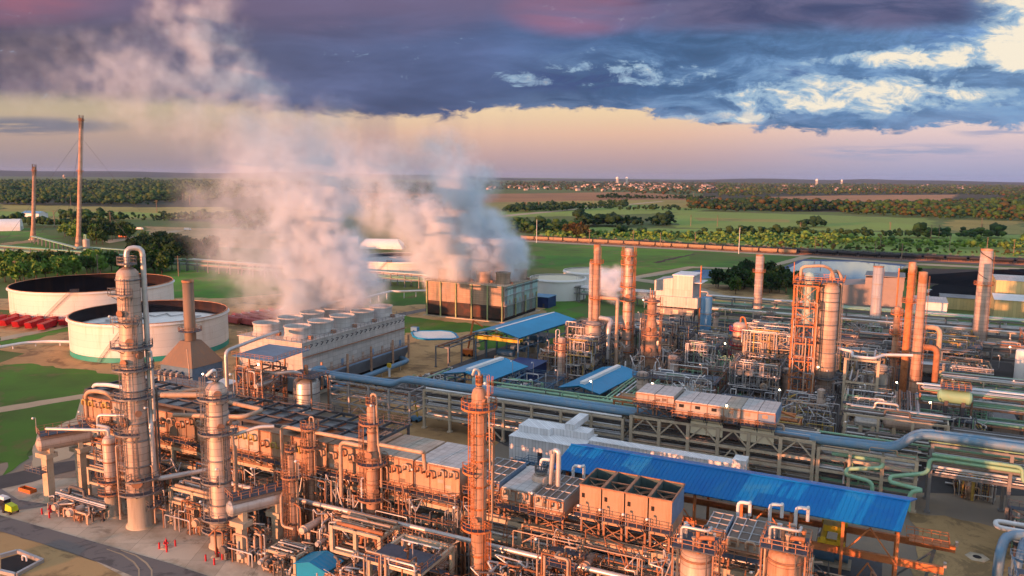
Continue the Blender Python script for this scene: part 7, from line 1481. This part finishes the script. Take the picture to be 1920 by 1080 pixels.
mb.build('fin', 'steel_dark', t)
stack('dark orange slim stack with a collar, left of the right hand pair', (4.5, 256.8), 41.4, .98, 'steel_orange', plats=(29.5,), rings=(38, 34, 25, 20, 15, 10), tip=3); stack('smooth orange stack leaning right of the slim one, rusty red at its top', (7.2, 246.2), 39.8, 1.45, 'cladding_rusty', 1.12, rings=(32, 27, 21, 15, 9), tip=5)
column('thin rusty column close left of the right hand stacks', (1.6, 262), domed(27, .9), shell='cladding_rusty', plats=[(25, -180, 180, .9), (19, -90, 90, .9), (12, -90, 90, .9)], ladders=[(2, 26, 40)], rail='steel_orange', n=14); column('short dark vertical vessel left of the stack foot', (-1.5, 240.5), domed(13, 1.7), shell='cooler_grey', plats=[(12, -120, 120, 1)], rail='steel_grey', rings=(4, 8))
pipeline('fat dark red duct dropping beside the leaning orange stack', [(8.6, 246.4, 18.6), (12.2, 246.4, 18.6), (12.2, 246.4, 3)], .85, 'pipe_rust'); pipeline('pale duct from the leaning orange stack turning down', [(8.2, 248, 24), (12.6, 248, 24.2), (12.6, 248, 15), (12.6, 256, 12)], .7, TAN)
column('grey drum tower with three red collars in the middle of the back units', (-46.4, 274.7), domed(15.2, 2.4, .4), shell='cladding', plats=[(13.4, -180, 180, 1.2), (8.4, -180, 180, 1.2), (5.0, -180, 180, 1.2)], rail='red_paint', rings=(11, 7), man=[(11.4, 0, .5)], pipes=[([(0, 0, 16), (0, 0, 18), (1.5, 60, 18), (2.6, 60, 14)], .3, 'steel_orange')])
pipeline('thin orange vent mast beside the smooth pale column', [(1.5, 341, 0), (1.5, 341, 31)], .3, 'steel_orange'); pipeline('thin orange vent mast beside the grey boiler house', [(-73.5, 333, 0), (-73.5, 333, 28.5)], .3, 'steel_orange')
# boiler house and other buildings of the back row
t = thing('boiler_house', 'grey stepped boiler house on dark steel legs behind the back columns', 'building', (-93, 330, 0)); mb = MB(); mb.box((-93.5, 329, 7), (-75, 345, 10)); mb.build('lower_hall', 'steel_grey', t)
mb = MB(); mb.box((-94, 328.6, 10.6), (-73.5, 345, 15)); mb.build('gallery', 'grey_siding', t); mb = MB(); mb.hull([(-92.6, 330, 15.003), (-84.6, 330, 15.003), (-84.6, 344, 15.003), (-92.6, 344, 15.003)], [(-92.6, 330, 21.4), (-84.6, 330, 22.8), (-84.6, 344, 22.8), (-92.6, 344, 21.4)]); mb.build('west_hall', 'grey_siding', t)
mb = MB(); mb.box((-84.4, 329.6, 15.003), (-76, 344, 24)); mb.build('tower_hall', 'grey_siding', t); mb = MB(); mb.box((-84.8, 329.2, 24.003), (-75.6, 344.4, 24.4)); mb.build('roof', 'pipe_white', t); mb = MB(); mb.box((-75.9, 331, 21), (-72.6, 343, 21.3)); mb.build('roof', 'pipe_white', t)
for k in range(5):
    for bq in (330, 344): mb = MB(); a = -93+k*4.5; mb.box((a-.3, bq-.3, 0), (a+.3, bq+.3, 10.59)); mb.build('leg', 'steel_dark', t)
for k in range(3): mb = MB(); a = -90+k*6; mb.box((a, 328.9, 7.6), (a+2.4, 328.997, 9.4)); mb.build('window', 'tank_cream', t)
column('pale blue vertical silo beside the grey boiler house', (-63.7, 300), domed(20, 2.1, .15), shell='container_blue', name='silo', rings=(7, 14))
t = thing('warehouse', 'brown grey metal shed with a stepped roofline in front of the pond', 'building', (-21, 400, 0)); mb = MB(); mb.hull([(-24, 400, 0), (4, 400, 0), (4, 424, 0), (-24, 424, 0)], [(-24, 400, 15.6), (4, 400, 18.4), (4, 424, 18.4), (-24, 424, 15.6)]); mb.build('wall', 'brown_siding', t); mb = MB(); mb.hull([(-12, 399.7, 15), (4.3, 399.7, 15), (4.3, 420, 15), (-12, 420, 15)], [(-12, 399.7, 20), (4.3, 399.7, 20.8), (4.3, 420, 20.8), (-12, 420, 20)]); mb.build('upper_hall', 'brown_siding', t); mb = MB(); mb.box((-12.3, 399.4, 20.85), (4.6, 420.3, 21.1)); mb.build('roof', 'steel_grey', t)
slab_building('light grey shed right of the smooth pale column', 6, 22, 395, 415, 11, 'pipe_white', 'lid_pale'); slab_building('yellow metal building at the right edge, nearer one', 43.5, 70, 432, 456, 9.5, 'cream_siding', 'pipe_white', 1.5, 'u'); slab_building('taller yellow metal building behind the nearer yellow one', 46, 70, 458, 486, 16, 'cream_siding', 'lid_pale', 1, 'u'); slab_building('low yellow shed left of the tall yellow buildings', 22, 40, 456, 470, 6, 'cream_siding', 'steel_grey', .8, 'u')
for i in range(2): slab_building(['blue container in the yard beside the pale blue silo', 'second blue container behind the silo'][i], -71+i*1.5, -62+i*1.5, 343+i*6, 346+i*6, 3, 'container_blue', 'container_blue', over=.02, name='container')
for i in range(5): a = -58+i*2.6; slab_building('upright blue tank unit, '+['first', 'second', 'third', 'fourth', 'fifth'][i]+' from the left in the row near the red collared drum', a, a+2.3, 318, 321, 6, 'container_blue', 'container_blue', over=.02, name='cooling_unit')
slab_building('long grey roofed trailer hall beside the dark street', 24.8, 30.5, 224, 258, 4.2, 'cladding', 'steel_grey', .6, 'v', doors=[('f', 2, .9, 2, 0), ('f', 3.8, .9, 2, 0)]); slab_building('white flat roofed shelter right of the leaning orange stack', 10, 21.5, 276, 284, 7.5, 'cladding', 'pipe_white', base=5); column('white round tank at the right edge of the back units', (38.5, 290), domed(12, 2.3, .2), shell='white_paint', name='storage_vessel')
drum('lime green horizontal vessel beside the dark street', (12.2, 214), (18.2, 214), 1.6, 13.2, 'pipe_green', legs=8, sad='steel_dark', plat=True); t = frame_tower('steel frame under the lime green vessel', 11, 19.5, 211, 217.5, [4, 8], 1, 1, 'steel_dark', .35, True, .9, ['pipe_green', SIL, DRK], 81, pipes=18)
drum('silver horizontal exchanger drum, left of two over the right concrete frame', (-5.5, 196), (-1.2, 196), 1.3, 9.2, 'bright_cladding', legs=6.6, plat=False); drum('long orange lit horizontal drum over the right concrete frame', (.6, 197.5), (9.4, 197.5), 1.5, 9.4, 'cladding', legs=6.6, plat=False)
rack('concrete equipment frame with silver drums right of the lidded coolers', -8, 13, 193, 201, [3.2, 6.5, 11.6], 3, pw=.55, bw=.42, pipes=6, pal=[SIL, 'pipe_green', DRK], seed=82); rack('tall concrete frame with a silver zigzag pipe right of the wide reactor', -10.5, -2.2, 232, 244, [5, 10, 16.4], 1, pw=.7, bw=.5, pipes=4, pal=[SIL, TAN, DRK], along='v', seed=83)
pipeline('silver zigzag pipe across the top of the tall concrete frame', [(-13, 236, 18), (-9, 236, 17.4), (-9, 231.5, 17), (-3.4, 231.5, 17), (-1, 236, 17.4), (6, 238, 17.6)], .4, 'pipe_white'); rack('green pipe rack crossing in front of the right hand stacks', 8, 66, 222, 230, [5, 9, 12], 5, pw=.45, bw=.35, pipes=7, pal=['pipe_green', 'pipe_green', SIL, 'pipe_blue', 'pipe_white'], post='steel_rust', seed=84)
# the packed steel structures that fill the back units
fr = [(-76, -60, 257, 270, [4, 8, 12, 15.6], 'braced frame with tan headers right of the tall pale back column'), (-58.5, -50, 250, 264, [4, 8, 11], 'frame with pale pipes left of the red collared drum'), (-42, -27, 256, 272, [4, 8, 12, 15.8], 'large black pipe filled frame left of the lattice tower'), (-41, -28, 232, 248, [4, 7.5, 10.5], 'lower dark frame in front of the large black one'),
      (-62, -44, 222, 240, [3.6, 6.6], 'low frame behind the orange headers'), (-40, -26, 206, 222, [3.4, 6.4], 'low piping frame behind the lidded coolers'), (-24, -12, 208, 222, [3.6, 6.8], 'low frame at the foot of the wide reactor'), (-9, 2, 208, 222, [3.6, 7, 10], 'frame left of the lime green vessel'),
      (-14, -1, 262, 280, [4, 8, 11], 'frame between reactor column and right hand stacks'), (-26, -10, 288, 304, [4, 8, 11.5], 'rear frame behind the wide reactor'), (-48, -30, 292, 308, [4, 8, 11.5], 'rear frame behind the large black one'), (12, 27, 292, 306, [4, 8, 11], 'rear frame left of the spiral stack'), (14, 27, 258, 272, [4, 7.5, 10], 'frame behind the white flat roofed shelter'),
      (42, 58, 240, 258, [4, 8], 'frame across the dark street at the right edge'), (44, 62, 272, 290, [4, 8, 11], 'rear frame across the street at the right edge'), (-104, -94, 258, 272, [4, 8, 12], 'dark frame left of the orange twin stack'), (-88, -76, 268, 284, [4, 8, 11], 'frame behind the tall pale back column'), (-70, -52, 284, 300, [4, 8], 'frame in front of the pale blue silo'), (0, 12, 310, 326, [4, 8, 11], 'frame in front of the smooth pale column'), (42, 60, 310, 330, [4, 8, 12], 'teal piped frame right of the spiral stack'), (-94, -84, 232, 243, [4, 8, 12], 'tan braced frame in front of the orange twin stack')]
for i, (a, c, b, d, lv, l) in enumerate(fr):
    frame_tower(l, a, c, b, d, lv, max(1, int((c-a)/6)), max(1, int((d-b)/7)), ['steel_dark', 'steel_grey', 'concrete', 'steel_grey', 'steel_rust'][i % 5], .34, True, 1.2, [['galvanised', TAN, 'galvanised', SIL, DRK], ['pipe_green', SIL, 'pipe_white', 'galvanised', DRK], ['pipe_yellow', TAN, SIL, SIL, 'galvanised']][i % 3], 90+i, pipes=62)
for i, (a, c, b, d, lv, n, l, al) in enumerate(((-46, 24, 280, 287, [5.5, 8.5, 11.5], 8, 'long pipe rack across the middle of the back units', 'u'), (-74, 62, 333, 339, [5, 8, 10.4], 12, 'rear pipe rack in front of the green roofed one', 'u'), (14, 62, 196, 203, [5, 8.5], 5, 'green pipe rack behind the twin blue pipes at the right', 'u'), (2.5, 8, 200, 232, [5, 8.5], 4, 'short pipe rack running back to the right hand stacks', 'v'), (14, 64, 246, 252, [5, 8, 10.6], 5, 'pipe rack behind the grey trailer hall', 'u'), (-100, -60, 288, 294, [5, 8], 5, 'pipe rack behind the pale back column', 'u'), (-12, 64, 306, 311, [5, 8, 10], 7, 'white topped rack near the spiral stack', 'u'), (-96, -52, 186, 191.5, [4, 7], 5, 'silver pipe rack behind the twin blue pipes', 'u'))):
    rack(l, a, c, b, d, lv, n, pw=.42, bw=.32, pipes=9, post=['steel_grey', 'concrete', 'steel_dark'][i % 3], pal=[[TAN, DRK, 'galvanised', DRK, RST], ['pipe_green', SIL, DRK, 'galvanised', 'pipe_green'], ['steel_grey', DRK, 'galvanised', DRK]][i % 3], along=al, seed=120+i)
mf = [(-44, -28, 196, 204, 'pipework just behind the lidded coolers'), (-12, -2, 182, 192, 'pipework before the silver exchanger drums'), (16, 24, 206, 222, 'pipework left of the grey trailer hall'), (-24, -8, 246, 260, 'pipework behind the wide reactor column'), (46, 62, 206, 220, 'pipework at the right edge across the street'), (-74, -62, 300, 318, 'pipework before the grey boiler house'), (16, 27, 312, 326, 'pipework at the foot of the spiral stack'), (-100, -86, 300, 318, 'pipework left of the grey boiler house'), (-110, -98, 240, 256, 'pipework right of the big blue shelter'), (-104, -92, 276, 292, 'pipework behind the big blue shelter'), (-20, -4, 312, 328, 'pipework left of the smooth pale column'), (-42, -28, 312, 328, 'pipework behind the rear frames'), (46, 62, 340, 360, 'pipework before the yellow buildings'), (-62, -46, 196, 214, 'valves and pipes behind the orange headers'), (14, 22, 180, 192, 'pipework below the rack at the right yard'), (44, 58, 184, 194, 'pipework at the right edge behind the blue pipes')]
for i, (a, c, b, d, l) in enumerate(mf): manifold(l, a, c, b, d, 5.5, 40, [['galvanised', SIL, DRK, TAN], ['pipe_green', SIL, 'galvanised', DRK], [TAN, RST, SIL, 'pipe_yellow']][i % 3], 200+i, valves=8, exch=5, m='steel_dark')
mx = [(-56, -44, 198, 220, 'thin silver pipes left of the reactor approach'), (-42, -26, 188, 200, 'thin pipes close behind the pale lidded coolers'), (-26, -10, 196, 210, 'thin silver pipes before the wide reactor column'), (-10, 2, 246, 262, 'thin pipes left of the leaning orange stack'), (14, 26, 224, 244, 'thin pipes left of the grey trailer hall wall'), (-76, -60, 270, 286, 'thin silver pipes behind the tan braced frame'), (-44, -26, 272, 290, 'thin pipes behind the large black frame'), (-28, -12, 270, 286, 'thin pipes behind the lattice tower'), (14, 28, 330, 332.5, 'thin pipes in front of the rear rack'), (-74, -62, 232, 256, 'thin pipes round the spiky crowned column'), (-52, -40, 240, 254, 'thin yellowish pipes before the red collared drum'), (44, 62, 220, 238, 'thin pipes across the dark street'), (44, 62, 292, 308, 'thin pipes behind the rear frame across the street'), (-24, -2, 330, 332.6, 'thin pipes in front of the smooth pale column'), (-94, -80, 244, 258, 'thin pipes at the feet of the twin stack')]
for i, (a, c, b, d, l) in enumerate(mx): manifold(l, a, c, b, d, 9, 64, [['galvanised', SIL, 'pipe_white', TAN], [SIL, 'galvanised', 'pipe_green'], ['galvanised', TAN, SIL, 'pipe_yellow']][i % 3], 400+i, rr=(.07, .17), valves=6, exch=3, m='steel_grey')
r = random.Random(5); k = 0
for i in range(26):
    a, b = r.uniform(-72, 60), r.uniform(190, 330); h = r.uniform(6, 12.5); q = r.uniform(.8, 1.7)
    if i == 0: v0 = column('grey vertical drum among the frames of the back units', (a, b), domed(9, 1.2), shell='cladding', plats=[(8.4, -120, 120, .8)], n=14, name='process_vessel', rail='steel_grey'); v0['group'] = 'vertical drums of the back units'; kk = children(v0); SUB.clear(); SUB.update({c.name: children(c) for c in kk})
    else: c = copy_tree(v0, kk); place(c, a, b, 0, r.uniform(0, 6)); s = q/1.2; c.scale = (s, s, h/9)
# ================================================================= west side odds: white pipes, frac tanks, tents, flares, long green pipe bridge
pipeline('long white ground pipe from the left edge to the teal banded tank', [(-292, 165, 1.6), (-291, 180, 1.6), (-286, 186, 1.6), (-277, 190, 1.6)], .55, 'pipe_white', supports=7, supm='pipe_white')
pipeline('raised white pipe behind the teal banded tank', [(-262, 246, 2.4), (-262, 272, 2.4), (-254, 276, 2.4), (-254, 280, 4), (-262, 314, 4), (-258, 316, 4), (-258, 318, 1)], .6, 'pipe_white', supports=6, supm='pipe_white'); pipeline('white pipe with elbows behind the fan stacks of the grey tower', [(-247, 286, 2.4), (-249, 310, 2.4), (-246, 312, 3.4), (-240, 316, 3.4), (-240, 345, 4), (-236, 346, 4), (-228, 368, 2.4)], .6, 'pipe_white', supports=7, supm='pipe_white')
def make_frac(m, lab, grp):
    t = thing('frac_tank', lab, 'mobile tank', (0, 0, 0), grp); mb = MB(); mb.hull([(-6, -1.25, .8), (5, -1.25, .8), (5, 1.25, .8), (-6, 1.25, .8)], [(-6, -1.25, 3.3), (6.2, -1.25, 3.3), (6.2, 1.25, 3.3), (-6, 1.25, 3.3)])
    for k in range(9): x = -5.6+k*1.35; mb.box((x, -1.36, .9), (x+.16, -1.25, 3.2)); mb.box((x, 1.25, .9), (x+.16, 1.36, 3.2))
    mb.build('tank', m, t); mb = MB(); mb.box((-6, -.5, 3.3), (6, .5, 3.38)); mb.rail([(-6, -.9, 3.3), (6, -.9, 3.3)], .9, .07, 2); mb.build('walkway', m, t); mb = MB(); mb.cyl((-5, -1.2, .5), (-5, 1.2, .5), .5, 12); mb.cyl((-3.8, -1.2, .5), (-3.8, 1.2, .5), .5, 12); mb.build('wheel', 'black_void', t); return t
fa = make_frac('red_paint', 'bright red mobile tank parked in the rows at the left edge', 'red mobile tanks at the left edge'); ka = children(fa); n = 0
for i in range(5):
    for j in range(3):
        c = fa if n == 0 else copy_tree(fa, ka); n += 1; place(c, -316-i*7.2-(j*1.5), 206+j*10-i*.8, 0, math.radians(-58))
fb = make_frac('red_faded', 'faded red mobile tank in the rows behind the grey cooling tower', 'red mobile tanks behind the grey cooling tower'); ka = children(fb); n = 0
for i in range(9):
    for j in range(2):
        c = fb if n == 0 else copy_tree(fb, ka); n += 1; place(c, -259+j*10+i*1.2, 252+i*4.4, 0, math.radians(-12))
def tunnel_tent(px, py, L, Wd, ang, lab, hip=False):
    u, v = uv(px, py); t = thing('fabric_shelter', lab, 'tent', (u, v, 0)); mb = MB(); n = 12; c, s = math.cos(ang), math.sin(ang); vs = []; fs = []
    for e in (-1, 1):
        for k in range(n+1):
            a = math.pi*k/n; k2 = .72 if hip and False else 1; x, y, z = e*L/2*(1 if not hip else (1-.28*math.sin(a))), Wd/2*math.cos(a), Wd*.42*math.sin(a)**.8; vs.append((u+x*c-y*s, v+x*s+y*c, z))
    for k in range(n): fs.append((k, k+1, n+2+k, n+1+k))
    fs += [tuple(range(n+1))[::-1], tuple(range(n+1, 2*n+2))]; mb._add(vs, fs); mb.build('cover', 'white_paint', t)
    mb = MB(); x = L/2+.1; mb.hull([(u+x*c-y*s, v+x*s+y*c, 0) for y in (-2, 2)]+[(u+(x+.3)*c-y*s, v+(x+.3)*s+y*c, 0) for y in (2, -2)], [(u+x*c-y*s, v+x*s+y*c, 4) for y in (-2, 2)]+[(u+(x+.3)*c-y*s, v+(x+.3)*s+y*c, 4) for y in (2, -2)]); mb.build('door', 'steel_grey', t)
tunnel_tent(628, 461, 44, 22, 0.55, 'long white tunnel tent half hidden in the left steam plume'); tunnel_tent(717, 465, 40, 20, .4, 'low white hipped tent between the two steam plumes', True); tunnel_tent(-4, 432, 46, 30, .9, 'white tunnel tent cut by the left edge beyond the flares')
slab_building('long pale farm building in the olive field behind the short flare', *[q for p in (uv(40, 407),) for q in (p[0], p[0]+40, p[1], p[1]+14)], 6, 'pipe_white', 'container_blue', 3, 'u')
for lab, px, py, top, fr_, pl in (('very tall guyed flare stack with a dark burner tip', 147, 466, 220, 1.75, (109, 66)), ('shorter flare stack at the far left with a forked tip', 62, 450, 312, 1.75, (66,))):
    x, y, _ = at(px, py); bu, bv = uv(px, py); d = ray(px, top); h = CH+d[2]*math.hypot(x, y)/math.hypot(d[0], d[1])
    t = stack(lab, (bu, bv), h, fr_, 'cladding_rusty', fr_*.8, plats=[p for p in pl if p < h-2], rings=(h*.25, h*.45, h*.8), tip=3, name='flare_stack', cone=(14, fr_*1.7))
    mb = MB()
    for k in range(5): a = k*1.257; mb.beam((bu+1.5*math.cos(a), bv+1.5*math.sin(a), h-9), (bu+1.8*math.cos(a), bv+1.8*math.sin(a), h+2.2), .35)
    mb.build('burner_tip', 'steel_dark', t)
    ax = Vector((x, y, 0)).normalized(); t.rotation_mode = 'QUATERNION'; lean = math.radians(4.4)      # both flares stand slightly out of plumb
    t.rotation_quaternion = (Matrix.Rotation(lean, 4, ax) @ Matrix.Rotation(PA, 4, 'Z')).to_quaternion(); sx = Vector((0, 0, 1)); sx.rotate(Matrix.Rotation(lean, 3, ax))
    if h > 90:
        for k in range(3):
            for z in (h*.86, h*.55):
                a = k*2.094+.6; w = thing('guy_wire', ['guy wire', 'second guy wire', 'third guy wire'][k]+' from the '+('upper' if z > h*.7 else 'lower')+' collar of the very tall flare', 'guy wire', (bu, bv, 0)); p = sx*z; pu, pv = p.x*CA+p.y*SA, -p.x*SA+p.y*CA
                mb = MB(); mb.beam((bu+pu, bv+pv, p.z), (bu+z*.78*math.cos(a), bv+z*.78*math.sin(a), .2), .14); mb.build('wire', 'steel_dark', w)
t = thing('flare_drum', 'orange lit upright knockout drum at the foot of the tall flare', 'vessel', (*uv(163, 476), 0)); u, v = uv(163, 476); mb = MB(); mb.lathe((u, v, 0), domed(11, 2.6), 16); mb.build('shell', 'cladding', t); mb = MB(); mb.tube([(u, v, 11.5), (u, v, 15), (u-6, v+3, 15), (u-6, v+3, 2)], .6, 8); mb.build('pipe', 'pipe_green', t)
rack('long green topped pipe bridge crossing behind the tanks, left part', -640, -430, 374, 381, [4.5, 7.5], 20, post='steel_grey', pw=.45, bw=.4, pipes=5, pal=['pipe_green', SIL, 'pipe_green', DRK], seed=301, rr=(.2, .45)); rack('long green topped pipe bridge crossing behind the tanks, middle part', -428, -300, 378, 385, [4.5, 7.5], 13, post='steel_grey', pw=.45, bw=.4, pipes=5, pal=['pipe_green', SIL, 'pipe_green', TAN], seed=302, rr=(.2, .45))
rack('long green topped pipe bridge behind the tan cooling tower', -298, -150, 386, 393, [4.5, 7.5], 15, post='steel_grey', pw=.45, bw=.4, pipes=5, pal=['pipe_green', SIL, 'pipe_white', 'pipe_green'], seed=303, rr=(.2, .4)); rack('green pipe bridge from the cream tanks to the grey stack', -148, -30, 384, 391, [4.5, 7.5], 12, post='steel_grey', pw=.5, bw=.5, pipes=6, pal=['pipe_green', SIL, 'pipe_white'], seed=304, rr=(.25, .45)); rack('green pipe bridge at the right edge before the yellow buildings', -28, 90, 379, 386, [4.5, 7.5], 12, post='steel_grey', pw=.5, bw=.5, pipes=6, pal=['pipe_green', SIL, 'pipe_white'], seed=305, rr=(.25, .45))
for i, (a, c, d, lab) in enumerate(((uv(62, 455), uv(150, 480), 6, 'sloping pipe bridge running from the short flare to the tall flare'), (uv(150, 474), uv(330, 488), 5, 'green pipe bridge running from the tall flare towards the tanks'))):
    t = thing('pipe_rack', lab, 'pipe rack', (*a, 0)); 
    for k in range(4): mb = MB(); o = (k-1.5)*1.1; mb.tube([(a[0], a[1]+o, d), (c[0], c[1]+o, d)], .4, 7); mb.build('pipe', ['pipe_green', SIL, TAN, 'pipe_green'][k], t)
    for k in range(12):
        f = k/11; x, y = a[0]+(c[0]-a[0])*f, a[1]+(c[1]-a[1])*f; mb = MB(); mb.box((x-.25, y-2.4, 0), (x+.25, y-1.9, d)); mb.box((x-.25, y+1.9, 0), (x+.25, y+2.4, d)); mb.box((x-.2, y-1.897, d-.8), (x+.2, y+1.897, d-.4)); mb.build('bent', 'steel_grey', t)
# lined blue and white settling pit in the dirt yard
u, v = uv(815, 630); t = thing('lined_pit', 'white sheeted pit with a blue rim in the dirt yard', 'pit', (u, v, 0)); pts = [(u+10.5*math.cos(a)*(1+.13*math.cos(4*a+1)), v+8.5*math.sin(a)*(1+.10*math.cos(4*a))) for a in [k*.4488 for k in range(14)]]
for a, c in zip(pts, pts[1:]+pts[:1]): mb = MB(); mb.cyl((*a, .35), (*c, .35), .42, 8); mb.build('rim', 'roof_sky_blue', t)
mb = MB(); mb.prism([(u+(x-u)*.93, v+(y-v)*.93) for x, y in pts], .1, .5); mb.build('sheet', 'white_paint', t)
t = thing('pump_trailer', 'small dark blue pump trailer beside the white sheeted pit', 'trailer', (u-11, v+3, 0)); mb = MB(); mb.box((u-13, v+2, .5), (u-10, v+4, 2.2)); mb.build('body', 'container_blue', t); mb = MB(); mb.cyl((u-11.5, v+1.9, .5), (u-11.5, v+4.1, .5), .5, 10); mb.build('wheel', 'black_void', t)
u, v = uv(730, 707); t = thing('marker_post', 'yellow topped white post by the dirt yard behind the blue pipes', 'post', (u, v, 0)); mb = MB(); mb.cyl((u, v, 0), (u, v, 3.2), .4, 10); mb.build('post', 'pipe_white', t); mb = MB(); mb.box((u-.6, v-.4, 3.2), (u+.6, v+.4, 4.6)); mb.build('beacon', 'yellow_paint', t)
u, v = uv(780, 790); t = thing('man_lift', 'blue man lift parked under the left blue pipe rack', 'lift', (u, v, 0)); mb = MB(); mb.box((u-1.4, v-1, .4), (u+1.4, v+1, 1.3)); mb.build('base', 'container_blue', t); mb = MB(); mb.beam((u+.5, v, 1.3), (u-.4, v, 6), .3); mb.build('boom', 'yellow_paint', t); mb = MB(); mb.box((u-.9, v-.5, 5.8), (u+.1, v+.5, 6.8)); mb.build('basket', 'galvanised', t)
for sx in (-.9, .9): mb = MB(); mb.cyl((u+sx, v-1.1, .45), (u+sx, v+1.1, .45), .42, 10); mb.build('wheel', 'black_void', t)
floodlights([(r.uniform(-100, 60), r.uniform(182, 330), r.choice((0, 4, 8, 11))) for k in range(60)], 'white floodlight on a thin pole among the back units', 'floodlights of the back units', h=4)
floodlights([(-146, 151, 13), (-165, 150, 8.4), (-69, 190, 9), (-52, 188, 11), (-44, 170, 13), (-30, 168, 13.6), (-17, 231, 10), (3, 240, 6), (-88, 300, 14), (-83, 300, 14), (20, 300, 9), (36, 300, 8), (-50, 270, 6), (-26, 224, 4), (10, 206, 10)], 'glowing floodlight among the shaded back units', 'lit floodlights of the back units', True, 3)

def truck(px, py, body, lab, L=6.5, rot=.3):
    u, v = uv(px, py); t = thing('truck', lab, 'truck', (u, v, 0)); mb = MB(); mb.box((u-L/2, v-1.15, .8), (u+L/2-2.1, v+1.15, 2.9)); mb.build('cargo_body', body, t)
    mb = MB(); mb.hull([(u+L/2-2, v-1.05, .6), (u+L/2, v-1.05, .6), (u+L/2, v+1.05, .6), (u+L/2-2, v+1.05, .6)], [(u+L/2-2, v-1, 2.6), (u+L/2-.7, v-1, 2.6), (u+L/2-.7, v+1, 2.6), (u+L/2-2, v+1, 2.6)]); mb.build('cab', body, t)
    mb = MB(); mb.box((u+L/2-1.7, v-1.08, 1.7), (u+L/2-.95, v+1.08, 2.35)); mb.build('window', 'black_void', t)
    for x in (-L/2+1.1, L/2-1.1): mb = MB(); mb.cyl((u+x, v-1.1, .5), (u+x, v+1.1, .5), .5, 12); mb.build('wheel', 'black_void', t)
    t.rotation_euler[2] = PA+rot
truck(1352, 575, 'yellow_paint', 'yellow truck beside the green pipe bridge right of the grey boiler house'); truck(186, 449, 'red_paint', 'long red trailer truck in the grass right of the tall flare', 14); truck(231, 446, 'orange_paint', 'orange truck in the field right of the long red trailer', 9); truck(262, 431, 'pipe_white', 'white truck at the edge of the tan lot behind the dark round grove', 9); truck(352, 432, 'pipe_white', 'white truck standing alone on the tan lot near the steam', 8); truck(1750, 690, 'container_blue', 'small blue truck on the dark street at the right', 6, 1.4)
